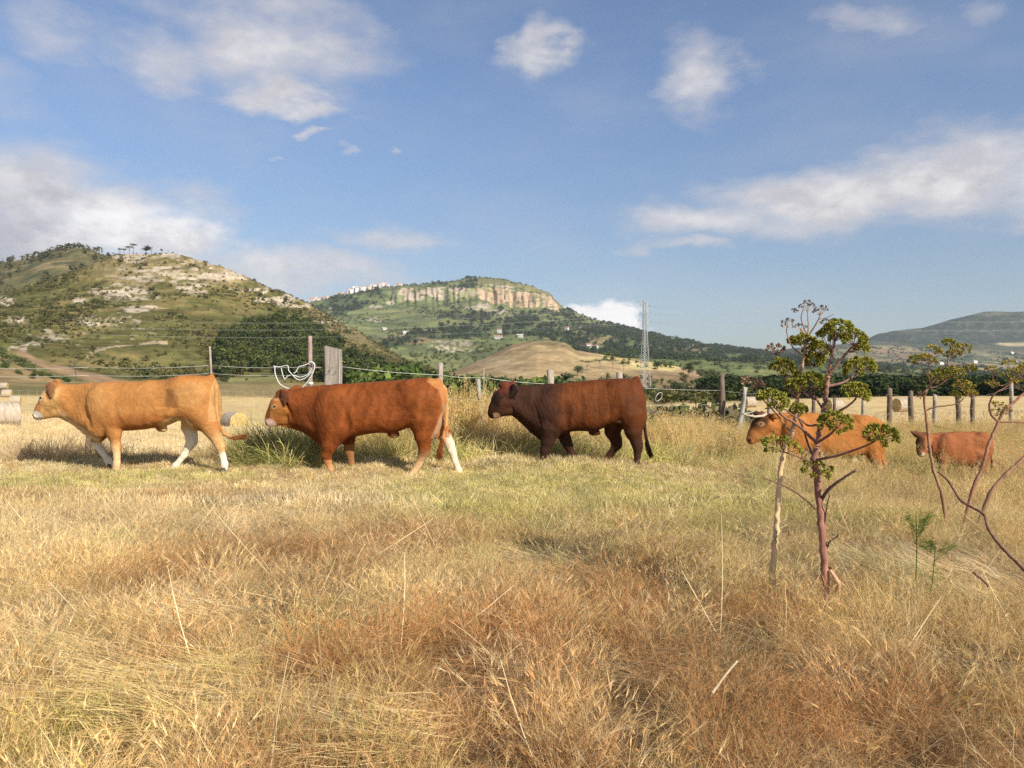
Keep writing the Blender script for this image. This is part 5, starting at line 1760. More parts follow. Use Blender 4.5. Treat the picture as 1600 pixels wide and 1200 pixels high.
def rough_post(top, bot, r, square=False, seed=0, n=9):
    """a split or sawn post, a little crooked, its top cut askew"""
    rg = np.random.default_rng(seed)
    q = MB()
    top, bot = Vector(top), Vector(bot)
    m = 7
    pts, rad = [], []
    for i in range(m):
        t = i / (m - 1)
        p = bot.lerp(top, t) + Vector((rg.normal(0, r * .12), rg.normal(0, r * .12), 0)) * (0 < i < m - 1)
        pts.append(p); rad.append(r * (1.06 - .14 * t) * rg.uniform(.94, 1.06))
    if not square:
        q.tube(pts, rad, n)
        sk = rg.normal(0, .45, 2)
        for k in range(n):
            i = (m - 1) * n + k; v = Vector(q.V[i])
            q.V[i] = tuple(v + Vector((0, 0, (v.x - top.x) * sk[0] + (v.y - top.y) * sk[1])))
        q.V = [tuple(Vector(v) + Vector((rg.normal(0, r * .05), rg.normal(0, r * .05), 0))) for v in q.V]
    else:
        prof = []
        for cx, cy in ((-1, -1), (1, -1), (1, 1), (-1, 1)):
            for dx, dy in ((.86, 1), (1, .86)) if cx * cy > 0 else ((1, .86), (.86, 1)):
                prof.append((cx * dx, cy * dy))
        V, Fs = [], []
        k = len(prof)
        for i, p in enumerate(pts):
            for j, (a, b) in enumerate(prof):
                w = 1 + rg.normal(0, .012)
                z = p.z + (a * -.028 if i == m - 1 else 0)
                V.append((p.x + a * r * w, p.y + b * r * w * .8, z))
        for i in range(m - 1):
            for j in range(k): Fs.append((i * k + j, i * k + (j + 1) % k, (i + 1) * k + (j + 1) % k, (i + 1) * k + j))
        Fs.append(tuple((m - 1) * k + j for j in range(k)))
        q.add(V, Fs)
    return q


def sag_line(a, b, n=9, sag=.03):
    a, b = Vector(a), Vector(b)
    return [a.lerp(b, i / (n - 1)) - Vector((0, 0, sag * 4 * (i / (n - 1)) * (1 - i / (n - 1)))) for i in range(n)]


def post_at(px, top_py, r, mat, parent, d=None, seed=1, lean_px=0.0, square=False, label=None, name='post'):
    d = d or on_fence(px)
    t = at(px, top_py, d)
    b = Vector((t.x - lean_px / F * d, d + .0, Hs(t.x, d) - .25))
    o = rough_post(t, b, r, square, seed).build(name, mat, parent)
    if label: o['label'] = label
    return t, b, o


def build_fences():
    # --- left: sheep netting on thin stakes, two plain wires over it
    root = empty('wire_fence', (-8, 12.2, 0), label='sheep netting on thin stakes behind the tan cow, with two plain wires above', cat='fence')
    root.location = (0, 0, 0)
    tops = []
    for px, py, r, mt, sd, ln in ((-330, 560, .04, WOOD_D, 1, 0), (-95, 552, .03, RUSTY, 2, 3), (137, 604, .045, WOOD_D, 3, -2), (328, 541, .017, WOOD, 4, -8)):
        t, b, o = post_at(px, py, r, mt, root, d=None, seed=sd, lean_px=ln)
        tops.append(t)
    pole = at(486, 525, on_fence(486))
    tops.append(pole)
    for z, zz in ((1.58, 0), (1.45, 1)):
        q = MB()
        for a, b in zip(tops[:-1], tops[1:]):
            q.tube(sag_line((a.x, a.y + .03, z + .02 * math.sin(a.x)), (b.x, b.y + .03, z + .02 * math.sin(b.x)), 8, .03), .0028, 4)
        q.build('wire', WIRE, root)
    q = MB()
    x0, x1 = tops[0].x, tops[-1].x
    xs = np.arange(x0, x1, .15)
    for x in xs:
        y = float(fence_y(x)) + .04; g = Hs(x, y)
        q.tube([(x, y, g + .02), (x + random.gauss(0, .01), y, g + 1.12)], .0011, 3, cap=False)
    for z in (.08, .2, .34, .50, .68, .88, 1.12):
        q.tube([(x, float(fence_y(x)) + .04, Hs(x, float(fence_y(x))) + z + .01 * math.sin(x * 2.1)) for x in xs[::4]], .0013, 3, cap=False)
    q.build('netting', WIRE, root)

    # --- thin pole with the hose hung on it
    root = empty('pole', (0, 0, 0), label='thin rusty upright pole with a white hose hung on it', cat='pole')
    d = on_fence(486)
    t = at(484.5, 525, d); b = Vector((t.x + .02, d, Hs(t.x, d) - .2))
    q = MB(); q.tube([b, b.lerp(t, .5), t], [.040, .036, .034], 10); q.build('shaft', RUSTY, root)
    q = MB(); q.tube([t.lerp(b, .36), t.lerp(b, .34)], [.046, .046], 10); q.build('collar', WIRE, root)
    q = MB(); m = at(486, 574, d); q.tube([m, Vector((at(507, 575, d + .1)))], .012, 6); q.build('cross_bar', RUSTY, root)

    # --- thick weathered post
    root = empty('wooden_post', (0, 0, 0), label='thick weathered square wooden post with a slanted top above the red bull calf', cat='post')
    d = on_fence(521) + .05
    t = at(520.5, 543, d); b = Vector((t.x - .02, d, Hs(t.x, d) - .3))
    rough_post(t, b, .125, True, 11).build('timber', m_plain('old_timber', (.33, .285, .24), .92, .08, .45, 3.0, .012, stretch=(11, 11, .8)), root, smooth=False)
    for px, py in ((514, 581), (524, 581), (518, 575)):
        q = MB(); c = at(px, py, d - .125)
        q.tube([c + Vector((-.018, .03, .0)), c + Vector((-.018, -.012, 0)), c + Vector((.018, -.012, .004)), c + Vector((.018, .03, .004))], .0035, 5)
        q.build('staple', IRON, root)

    # --- white hose looped over wire and pole
    def hp(pts, dy): return [Vector((*at(300 + x / 5.333, 500 + y / 5.333, on_fence(460) - .06 + dy),)) for x, y in pts]

    def smooth(P, m=6):
        out = []
        for i in range(len(P) - 1):
            p0, p1, p2, p3 = P[max(i - 1, 0)], P[i], P[i + 1], P[min(i + 2, len(P) - 1)]
            for k in range(m):
                u = k / m
                out.append(.5 * ((2 * p1) + (p2 - p0) * u + (2 * p0 - 5 * p1 + 4 * p2 - p3) * u * u + (3 * p1 - p0 - 3 * p2 + p3) * u**3))
        return out + [P[-1]]
    root = empty('hose', (0, 0, 0), label='white hose hung in loose loops over the fence wire', cat='hose')
    for pts, dy, r in (([(690, 388), (694, 450), (730, 530), (790, 566), (850, 576), (920, 560), (980, 490), (1015, 420), (1022, 370), (1000, 349), (975, 352)], -.03, .0085),
                       ([(675, 384), (735, 390), (795, 380), (806, 420), (830, 450), (880, 496), (930, 492), (990, 440), (1016, 390), (1005, 352)], 0.0, .0075),
                       ([(742, 388), (752, 440), (772, 492), (800, 466), (850, 462), (900, 476), (960, 455), (1000, 400), (1008, 362), (985, 350)], .02, .0075),
                       ([(848, 444), (868, 430), (890, 392), (940, 376), (985, 355)], .03, .008)):
        q = MB(); q.tube(smooth(hp(pts, dy)), r, 7); q.build('coil', ROPE, root)

    # --- middle stretch: wooden posts and one bright wire
    root = empty('wire_fence', (0, 0, 0), label='sagging fence of thin wooden posts and a bright wire behind the dark steer', cat='fence')
    tp = [at(534, 573, on_fence(534))]
    for px, py, wpy, r, mt, sd, ln in ((688, 568, 586, .045, WOOD, 21, 1), (756, 576, 590, .009, WOOD, 22, 0), (860, 579, 600, .072, WOOD, 23, 0), (968, 582, 604, .07, WOOD, 25, 2), (1127, 588, 610, .085, WOOD_D, 24, -2)):
        t, b, o = post_at(px, py, r, mt, root, seed=sd, lean_px=ln)
        tp.append(at(px, wpy, t.y - .04))
    q = MB()
    for a, b in zip(tp[:-1], tp[1:]): q.tube(sag_line(a, b, 8, .02), .0036, 5)
    q.build('wire', WIRE, root)
    q = MB()
    for a, b in zip(tp[:-1], tp[1:]): q.tube(sag_line(a - Vector((0, 0, .36)), b - Vector((0, 0, .36)), 8, .04), .0026, 4)
    q.build('wire', WIRE, root)
    d = on_fence(752) - .15
    o = rough_post(at(747, 592, d), Vector((at(760, 640, d).x, d, Hs(at(760, 640, d).x, d) - .1)), .042, False, 31).build('leaning_post', WOOD_G)
    tag(o, 'short grey post leaning in the tall weeds before the dark steer', 'post')
    d = 20.5
    o = rough_post(at(1165, 605, d), Vector((at(1146, 660, d).x, d - .1, Hs(at(1146, 660, d).x, d) - .1)), .066, False, 32).build('leaning_post', WOOD_G)
    tag(o, 'pale grey post leaning over beside the horned cow', 'post')

    # --- right: row of dark posts at the stubble's edge
    root = empty('wire_fence', (0, 0, 0), label='row of dark round posts with slack wires between the calf and the stubble', cat='fence')
    tp = [tp[-1]]
    for i, (px, py, r, ln) in enumerate(((1202, 606, .08, 1), (1271, 618, .085, 1), (1304, 622, .07, -1), (1349, 624, .09, 0), (1390, 607, .115, 0), (1423, 613, .12, -2), (1461, 617, .10, 1), (1497, 619, .11, -3), (1520, 614, .10, 1), (1580, 597, .09, 0), (1640, 612, .1, 0), (1712, 612, .1, 1))):
        t, b, o = post_at(px, py, r * .78, WOOD_D if i % 3 else WOOD, root, seed=40 + i, lean_px=ln)
        tp.append(t - Vector((0, .06, .16)))
    for dz in (0, -.35, -.7):
        q = MB()
        for a, b in zip(tp[:-1], tp[1:]): q.tube(sag_line(a + Vector((0, 0, dz)), b + Vector((0, 0, dz)), 6, .05), .002, 4)
        q.build('wire', WIRE, root)
    # white hoop lying against the weeds
    q = MB()
    c = at(1029.5, 620, 21.5)
    q.tube([c + Vector((.10 * math.cos(a) + .05 * math.sin(a), .1 * math.cos(a), .12 * math.sin(a))) for a in np.linspace(0, 2 * math.pi, 25)], .007, 7)
    tag(q.build('hoop', ROPE), 'white plastic hoop lying in the weeds right of the dark steer', 'hoop')


build_fences()


# ------------------------------------------------------------------ round bales
def m_bale_side():
    m, b, out = mat_new('bale_net_wrap')
    pos = b.n('ShaderNodeTexCoord').outputs['Object']
    x, y, z = b.xyz(pos)
    n = b.noise(b.v('MULTIPLY', pos, (3, 1, 1)), 3.0, 5.0, .65)
    c = b.mix(b.rng(n, .35, .65), (.34, .265, .175), (.48, .41, .33))
    ln = b.m('ABSOLUTE', b.m('SUBTRACT', b.m('FRACT', b.m('MULTIPLY', x, 3.2)), .5))
    c = b.mix(b.rng(ln, .46, .5), c, (.27, .21, .14))
    principled(b, out, c, .7, .25, bump(b, n, .5, .02))
    return m


def m_bale_end():
    m, b, out = mat_new('bale_straw')
    pos = b.n('ShaderNodeTexCoord').outputs['Object']
    x, y, z = b.xyz(pos)
    r = b.m('SQRT', b.m('ADD', b.m('MULTIPLY', y, y), b.m('MULTIPLY', z, z)))
    a = b.m('ARCTAN2', z, y)
    w = b.noise(b.comb(b.m('MULTIPLY', r, 14), b.m('MULTIPLY', a, 1.2), 0), 2.0, 4.0, .6)
    g = b.noise(pos, 9.0, 5.0, .7)
    c = b.mix(b.rng(w, .3, .7), (.42, .29, .10), (.68, .50, .21))
    c = b.mix(b.rng(g, .55, .75), c, (.30, .20, .08))
    principled(b, out, c, .9, .1, bump(b, b.m('ADD', w, g), .8, .05))
    return m


BALE_S, BALE_E = m_bale_side(), m_bale_end()


def bale(px, d, ang, label, dia=1.32, ln=1.25, seed=0):
    x = (px - 800) / F * d
    g = Hs(x, d)
    root = empty('round_bale', (x, d, g + dia / 2 - .06), R(ang), label=label, cat='hay bale', group='round bales left on the mown fields')
    rg = np.random.default_rng(seed)
    n, m = 40, 9
    R0 = dia / 2
    V, Fs = [], []
    lump = rg.normal(0, .012, n)
    for i in range(m):
        t = i / (m - 1)
        for k in range(n):
            a = 2 * math.pi * k / n
            r = R0 * (1 + lump[k] - .025 * abs(2 * t - 1)**6 - (.012 if i in (2, 6) else 0))
            z = max(r * math.sin(a), -R0 * .90)
            V.append(((t - .5) * ln, r * math.cos(a) * 1.02, z))
    for i in range(m - 1):
        for k in range(n): Fs.append((i * n + k, (i + 1) * n + k, (i + 1) * n + (k + 1) % n, i * n + (k + 1) % n))
    q = MB(); q.add(V, Fs); q.build('net_wrap', BALE_S, root)
    for s in (-1, 1):
        V, Fs = [(s * (ln / 2 + .02), 0, 0)], []
        rs = (.2, .4, .6, .8, .94, 1.0)
        for j, f in enumerate(rs):
            for k in range(n):
                a = 2 * math.pi * k / n
                r = R0 * f * (1 + lump[k]) * (.975 if f == 1 else 1)
                V.append((s * (ln / 2 + (0 if f == 1 else rg.normal(.015, .018))), r * math.cos(a) * 1.02, max(r * math.sin(a), -R0 * .9)))
        for k in range(n): Fs.append((0, 1 + k, 1 + (k + 1) % n)[::s])
        for j in range(len(rs) - 1):
            for k in range(n):
                f = (1 + j * n + k, 1 + (j + 1) * n + k, 1 + (j + 1) * n + (k + 1) % n, 1 + j * n + (k + 1) % n)
                Fs.append(f[::s])
        q = MB(); q.add(V, Fs); q.build('straw_face', BALE_E, root)
    return root


bale(6, 38, 40, 'nearest round bale, its straw end turned left, in front of the tan cow', seed=1)
bale(365, 52, -42, 'round bale with its straw end turned right, behind the rump of the tan cow', ln=1.5, seed=2)
bale(24, 110, 25, 'lowest of three small far bales beyond the big bale', seed=3)
bale(11, 125, 20, 'middle one of three small far bales beyond the big bale', seed=4)
bale(6, 145, 15, 'farthest small bale right at the upper edge of the stubble', seed=5)
bale(1410, 71, 12, 'brownish bale standing between two dark fence posts behind the calf', seed=6)
bale(1172, 95, 10, 'small pale bale behind the leaning grey post', dia=1.35, seed=7)
bale(1304, 76, 8, 'pale bale just above the back of the horned cow', dia=1.3, seed=8)


# ------------------------------------------------------------------ pylon and power lines
def build_pylon():
    d, px = 255.0, 1007.5
    x = (px - 800) / F * d
    g = Hs(x, d) - .5
    zt = CZ + (HY - 470) / F * d
    h = zt - g
    root = empty('pylon', (x, d, g), R(24), label='slender lattice steel pylon rising from the valley behind the steer', cat='pylon')

    def w(z): return np.interp(z / h, [0, .62, .8, 1.0], [1.55, .62, .48, .42])
    cs = [(-1, -1), (1, -1), (1, 1), (-1, 1)]
    for sx, sy in cs:
        q = MB(); q.tube([(sx * w(z), sy * w(z), z) for z in np.linspace(0, h, 9)], .085, 4)
        q.build('leg', STEEL, root)
    q = MB(); z = 0.0
    while z < h - .6:
        dz = max(1.0, w(z) * 1.5); z2 = min(z + dz, h)
        for k in range(4):
            a, b = cs[k], cs[(k + 1) % 4]
            q.tube([(a[0] * w(z), a[1] * w(z), z), (b[0] * w(z2), b[1] * w(z2), z2)], .04, 3)
            q.tube([(b[0] * w(z), b[1] * w(z), z), (a[0] * w(z2), a[1] * w(z2), z2)], .04, 3)
            q.tube([(a[0] * w(z2), a[1] * w(z2), z2), (b[0] * w(z2), b[1] * w(z2), z2)], .04, 3)
        z = z2
    tag(q.build('bracing', STEEL, root), kind='stuff')
    ends = []
    for py, L, sd in ((475.5, 1.5, -1), (476.5, 1.5, 1), (487, 1.9, 1), (489, 1.5, -1), (500.5, 2.1, -1), (501, 2.0, 1)):
        z = CZ + (HY - py) / F * d - g
        q = MB()
        for yy in (-1, 1):
            q.tube([(sd * w(z), yy * w(z), z), (sd * (w(z) + L), 0, z - .05)], .05, 4)
        q.tube([(sd * w(z), 0, z + .6), (sd * (w(z) + L), 0, z)], .035, 4)
        ar = q.build('crossarm', STEEL, root)
        q = MB(); e = Vector((sd * (w(z) + L), 0, z - .05))
        q.tube([e, e - Vector((0, 0, .2)), e - Vector((0, 0, .25)), e - Vector((0, 0, .45)), e - Vector((0, 0, .5))], [.04, .1, .05, .1, .04], 6)
        q.build('insulator', m_plain('glass_insulator', (.25, .28, .26), .2, .5, .2, 8), ar)
        ends.append(e - Vector((0, 0, .5)))
    M = Matrix.Translation((x, d, g)) @ Matrix.Rotation(R(24), 4, 'Z')
    words = ('topmost left-arm', 'topmost right-arm', 'middle right-arm', 'middle left-arm', 'lowest left-arm', 'lowest right-arm')
    for i, e in enumerate(ends):
        p = M @ e
        for sgn, nm in ((-1, 'the table mountain'), (1, 'the far mountain')):
            far = p + Vector((sgn * 210, sgn * -34, -1.5))
            q = MB(); q.tube(sag_line(p, far, 15, 3.2), .015, 4)
            tag(q.build('power_cable', WIRE), f'thin pale cable from the {words[i]} insulator of the pylon across {nm}', 'cable', f'power cables running across {nm}')


build_pylon()
# ================================================================== GIANT FENNEL
STEM_R = m_plain('fennel_stem_red', (.265, .145, .105), .7, .15, .5, 6.0, .002, use_attr=True, stretch=(8, 8, 1.0))
STEM_P = m_plain('fennel_stem_dry', (.56, .42, .25), .65, .25, .3, 6.0, .002, use_attr=True, stretch=(8, 8, 1.0))
SEED = m_leaf('fennel_seed', inst=False, trans=.22, vary=.25, nscale=28.0)
DRYSEED = m_leaf('dry_seed', inst=False, trans=.1, vary=.3, nscale=30.0)


def curve(P, m=7):
    P = [Vector(p) for p in P]
    out = []
    for i in range(len(P) - 1):
        p0, p1, p2, p3 = P[max(i - 1, 0)], P[i], P[i + 1], P[min(i + 2, len(P) - 1)]
        for k in range(m):
            u = k / m
            out.append(.5 * ((2 * p1) + (p2 - p0) * u + (2 * p0 - 5 * p1 + 4 * p2 - p3) * u * u + (3 * p1 - p0 - 3 * p2 + p3) * u**3))
    return out + [P[-1]]


def stalk(P, r0, r1, c, mat, name, root, sides=9, joints=False, c1=None):
    P = curve(P)
    n = len(P)
    rad = [r0 + (r1 - r0) * (i / (n - 1)) for i in range(n)]
    rgs = np.random.default_rng(n + int(r0 * 1e5))
    rad = [r * rgs.uniform(.93, 1.07) for r in rad]
    P = [p + Vector(rgs.normal(0, r0 * .10, 3)) for p in P]
    if joints:
        for i in range(0, n, 7): rad[i] *= 1.22
    q = MB(); q.tube(P, rad, sides, c)
    if c1 is not None:
        for i in range(n):
            t = sstep(.25, .7, i / (n - 1))
            for k in range(sides): q.C[i * sides + k] = tuple(a * (1 - t) + b * t for a, b in zip(c, c1))
    return q.build(name, mat, root)


def umbel(root, c, rad, seed=0, style='green', tilt=(0, 0, 1), base=None, nray=17, flat=.85, dens=1.0):
    """a dome of fruit clusters on rays that spring from one point"""
    rg = np.random.default_rng(seed)
    c = Vector(c)
    ax = Vector(tilt).normalized()
    fo = Vector(base) if base is not None else c - ax * rad * 1.0
    q = MB(); rays = MB()
    rot = ax.to_track_quat('Z', 'Y').to_matrix()
    for i in range(nray):
        u = (i + .5) / nray
        th = math.acos(1 - u * .98) * 1.0
        ph = i * 2.399963 + rg.normal(0, .25)
        dv = rot @ Vector((math.sin(th) * math.cos(ph), math.sin(th) * math.sin(ph), math.cos(th) * flat))
        tip = c - ax * rad * .35 + dv * rad * rg.uniform(.82, 1.05)
        rays.tube([fo, fo.lerp(tip, .5) + Vector((rg.normal(0, .004), rg.normal(0, .004), -.004)), tip], [.0016, .0012, .0009], 3,
                  (1, 1, 1) if style != 'dry' else (.9, .85, .8), cap=False)
        ns = int((36 if style == 'green' else 20 if style == 'gold' else 11) * dens)
        for k in range(ns):
            dd = Vector((rg.normal(0, .75), rg.normal(0, .75), rg.normal(0, .75))) + dv * 1.25
            dd.normalize()
            L = rg.uniform(.013, .021) if style != 'dry' else rg.uniform(.009, .014)
            W = L * rg.uniform(.42, .56)
            p0 = tip + dd * rad * .07; p1 = tip + dd * (rad * .09 + L)
            s = dd.cross(Vector((rg.normal(), rg.normal(), rg.normal()))).normalized()
            t = dd.cross(s)
            m1, m2 = p0.lerp(p1, .38), p0.lerp(p1, .72)
            th_ = .0022
            V = [p0, m1 + s * W / 2, m1 - s * W / 2, m2 + s * W * .42, m2 - s * W * .42, p1, p0.lerp(p1, .55) + t * th_, p0.lerp(p1, .55) - t * th_]
            Fs = [(0, 1, 6), (1, 3, 6), (3, 5, 6), (5, 4, 6), (4, 2, 6), (2, 0, 6), (1, 0, 7), (3, 1, 7), (5, 3, 7), (4, 5, 7), (2, 4, 7), (0, 2, 7)]
            if style == 'green':
                col = [(.29, .30, .045), (.37, .34, .06), (.20, .235, .04), (.48, .41, .10), (.30, .195, .065)][rg.choice(5, p=[.32, .27, .22, .12, .07])]
            elif style == 'gold':
                col = [(.44, .37, .065), (.34, .33, .055), (.50, .37, .09), (.36, .23, .06)][rg.choice(4, p=[.35, .3, .2, .15])]
            elif style == 'pink':
                col = [(.40, .23, .15), (.46, .32, .20), (.28, .17, .12)][rg.choice(3)]
            else:
                col = [(.17, .135, .13), (.26, .20, .18), (.36, .28, .23), (.12, .09, .09)][rg.choice(4)]
            sh = rg.uniform(.8, 1.2)
            q.add(V, Fs, tuple(a * sh for a in col))
    o = tag(q.build('umbel', SEED if style in ('green', 'gold') else DRYSEED, root, smooth=False), kind='stuff')
    tag(rays.build('rays', STEM_R if style in ('green', 'gold', 'pink') else STEM_P, o), kind='stuff')
    return o


def fp(x, y, d, dy=0.0, sc=4.615, ox=1150, oy=460):
    return at(ox + x / sc, oy + y / sc, d + dy)


def build_fennel():
    RED, DRED = (1.35, 1.2, 1.15), (.8, .8, .85)
    # ---- the tall reddish one
    d = 4.2
    foot = at(1291, 960, d); foot.z = Hs(foot.x, d) - .03
    root = empty('giant_fennel', (0, 0, 0), label='tallest giant fennel with a purple-red stem and green domed seed heads', cat='plant')
    main = [foot, at(1290, 905, d), at(1287, 860, d), at(1282, 800, d), at(1276, 738, d), fp(565, 1190, d), fp(590, 1070, d), fp(620, 900, d), fp(640, 790, d), fp(655, 660, d), fp(670, 570, d)]
    stalk(main, .0225, .0105, RED, STEM_R, 'stem', root, 11, True, c1=(1.05, 1.0, 1.0))
    br = [  # path, radius, umbels (x, y, r, depth offset, style)
        ([(670, 570), (692, 440), (712, 340)], (0, .0, .0), .0085, [(735, 250, 92, .02), (655, 285, 55, .06)]),
        ([(670, 575), (740, 490), (800, 420), (848, 365)], (0, -.03, -.05, -.06), .0075, [(850, 315, 84, -.06), (905, 385, 42, -.04)]),
        ([(660, 660), (760, 640), (840, 595), (880, 560)], (0, .05, .08, .1), .008, [(885, 515, 108, .1)]),
        ([(645, 850), (720, 850), (790, 815), (850, 768), (868, 740)], (0, -.04, -.06, -.08, -.08), .0075, [(868, 700, 92, -.08)]),
        ([(600, 1060), (650, 1030), (700, 990), (715, 965)], (0, -.06, -.1, -.12), .008, [(715, 915, 112, -.12)]),
        ([(632, 840), (590, 770), (560, 700)], (0, .05, .08), .007, [(560, 625, 104, .08), (435, 650, 62, .1)]),
        ([(585, 1075), (500, 990), (430, 930), (350, 885), (285, 815)], (0, -.05, -.08, -.1, -.1), .009, [(275, 750, 100, -.1)]),
        ([(560, 1180), (520, 1080), (490, 980), (450, 890)], (0, .05, .07, .08), .007, [(450, 832, 56, .08)]),
        ([(590, 940), (520, 945), (470, 905), (400, 865), (330, 820), (210, 822)], (0, -.03, -.05, -.06, -.07, -.07), .006, []),
        ([(566, 1195), (720, 1165), (860, 1120), (960, 1080), (1020, 1045)], (0, -.08, -.14, -.18, -.2), .0075, [(1050, 1005, 112, -.2)]),
    ]
    for i, (pts, dys, r, us) in enumerate(br):
        P = [fp(x, y, d, dy) for (x, y), dy in zip(pts, dys)]
        stalk(P, r, r * .62, DRED if i in (2, 6, 7, 8) else (.95, .85, .9), STEM_R, 'branch', root, 7)
        for j, (x, y, rr, dy) in enumerate(us):
            rad = rr / 4.615 / F * d
            umbel(root, fp(x, y, d, dy), rad, 100 + i * 7 + j, 'green', (random.uniform(-.3, .3), -.3, 1), P[-1] if j == 0 else P[-2], nray=int(np.clip(rr / 3.4, 12, 30)), flat=.95 if rr < 100 else .8)
    # low side branches
    sp = lambda x, y, dy=0: at(1120 + x / 3, 640 + y / 3, d + dy)
    stalk([sp(488, 430), sp(520, 380, -.05), sp(580, 330, -.1), sp(655, 285, -.14)], .0105, .006, (.55, .6, .7), STEM_R, 'branch', root, 8)
    stalk([sp(465, 465), sp(400, 410, -.04), sp(330, 365, -.08), (sp(215, 318, -.12))], .006, .003, (.65, .65, .7), STEM_R, 'branch', root, 6)
    stalk([sp(515, 660), sp(530, 620, -.03), sp(560, 600, -.04), sp(570, 588, -.05)], .006, .003, (.4, .45, .5), STEM_R, 'branch', root, 6)
    stalk([sp(505, 540), sp(515, 470, -.03), sp(530, 400, -.05)], .005, .003, (.6, .6, .6), STEM_R, 'branch', root, 6)
    umbel(root, sp(470, 268, -.06), .075, 171, 'green', (0, -.5, 1), sp(480, 300, 0), nray=11, flat=.45)
    umbel(root, sp(300, 150, -.12), .10, 172, 'green', (0, -.3, 1), sp(310, 200, -.1), nray=15, flat=.42, dens=.7)
    stalk([sp(455, 250), sp(390, 225, -.06), sp(315, 200, -.11)], .005, .003, (.7, .65, .7), STEM_R, 'branch', root, 6)
    # dry leaf sheaths hanging at the foot
    q = MB()
    for k in range(7):
        a = random.uniform(0, 6.28); z0 = random.uniform(.05, .34)
        b = foot + Vector((.028 * math.cos(a), .028 * math.sin(a), z0 + .08))
        e = b + Vector((.05 * math.cos(a), .05 * math.sin(a), -random.uniform(.08, .2)))
        s = Vector((-math.sin(a), math.cos(a), 0)) * .013
        q.add([b - s, b + s, b.lerp(e, .5) + s * 1.1 + Vector((.03 * math.cos(a), .03 * math.sin(a), 0)), b.lerp(e, .5) - s * 1.1 + Vector((.03 * math.cos(a), .03 * math.sin(a), 0)), e + s * .3, e - s * .3], [(0, 1, 2, 3), (3, 2, 4, 5)], (.42, .26, .17))
    q.build('leaf_sheath', DRYSEED, root)

    # ---- the bleached one beside it
    d = 4.42
    foot = at(1206, 955, d); foot.z = Hs(foot.x, d) - .03
    root = empty('giant_fennel', (0, 0, 0), label='bleached straw-coloured fennel stalk with grey dried heads against the sky', cat='plant')
    main = [foot, at(1208, 885, d), at(1213, 830, d), at(1217, 770, d), at(1223, 716, d), fp(400, 1000, d), fp(440, 790, d), fp(465, 580, d), fp(485, 450, d), fp(515, 300, d)]
    stalk(main, .019, .008, (1.15, 1.1, 1.0), STEM_P, 'stem', root, 10, True, c1=(.95, .80, .82))
    for pts, r in (([(515, 300), (470, 180), (485, 105)], .004), ([(518, 300), (520, 200), (515, 120)], .0035), ([(520, 300), (560, 240), (600, 170), (607, 130)], .005), ([(480, 440), (400, 370), (367, 280), (372, 215)], .0045), ([(515, 300), (480, 270), (462, 245)], .0032),
                   ([(470, 560), (430, 590), (360, 580), (345, 545)], .006), ([(440, 740), (370, 680), (335, 590)], .005), ([(600, 180), (660, 165), (705, 140)], .0022), ([(500, 330), (560, 330), (590, 310)], .003)):
        P = [fp(x, y, d, -.02 * i) for i, (x, y) in enumerate(pts)]
        stalk(P, r, r * .6, (.62, .5, .5), STEM_P, 'branch', root, 6)
    for j, (x, y, rr, st, nr) in enumerate(((510, 75, 52, 'dry', 10), (605, 108, 46, 'dry', 9), (370, 200, 44, 'dry', 8), (465, 235, 42, 'dry', 7), (420, 115, 16, 'dry', 4), (640, 190, 24, 'dry', 5), (595, 310, 26, 'dry', 5))):
        umbel(root, fp(x, y, d, -.03), rr / 4.615 / F * d, 200 + j, st, (random.uniform(-.3, .3), -.1, 1), fp(x + 2, y + rr * .9, d, -.03), nray=nr, flat=.8)
    for j, (x, y, rr) in enumerate(((345, 528, 90), (500, 340, 74), (590, 395, 84), (565, 470, 70), (420, 335, 40))):
        umbel(root, fp(x, y, d, -.06 + .04 * j), rr / 4.615 / F * d, 220 + j, 'green', (random.uniform(-.3, .3), -.3, 1), fp(x, y + rr * .7, d, -.04 + .04 * j), nray=int(rr / 3.6), flat=.9)
    umbel(root, fp(285, 385, d, .05), 56 / 4.615 / F * d, 240, 'pink', (0, -.2, 1), fp(290, 440, d, .05), nray=12, flat=.7)
    stalk([fp(440, 740, d), fp(350, 600, d, .03), fp(300, 480, d, .05), fp(290, 440, d, .05)], .005, .003, (.7, .45, .45), STEM_P, 'branch', root, 6)
    umbel(root, fp(115, 620, d, .02), 84 / 4.615 / F * d, 241, 'pink', (.1, -.2, 1), fp(140, 660, d, .02), nray=14, flat=.45)
    stalk([fp(400, 1000, d), fp(280, 850, d, .01), fp(180, 740, d, .02), fp(140, 660, d, .02)], .005, .003, (.75, .55, .5), STEM_P, 'branch', root, 6)

    # ---- yellowing one in front of the calf
    e = lambda x, y, dd, dy=0: at(1400 + x / 4, 500 + y / 4, dd + dy)
    d = 6.6
    foot = at(1484, 860, d); foot.z = Hs(foot.x, d) - .03
    root = empty('giant_fennel', (0, 0, 0), label='fennel with yellow-green heads whose brown stem crosses the head of the calf', cat='plant')
    stalk([foot, e(290, 1105, d), e(240, 950, d), e(210, 800, d), e(195, 650, d), e(178, 480, d), e(205, 420, d)], .0145, .010, (1.2, 1.2, 1.0), STEM_R, 'stem', root, 9, True)
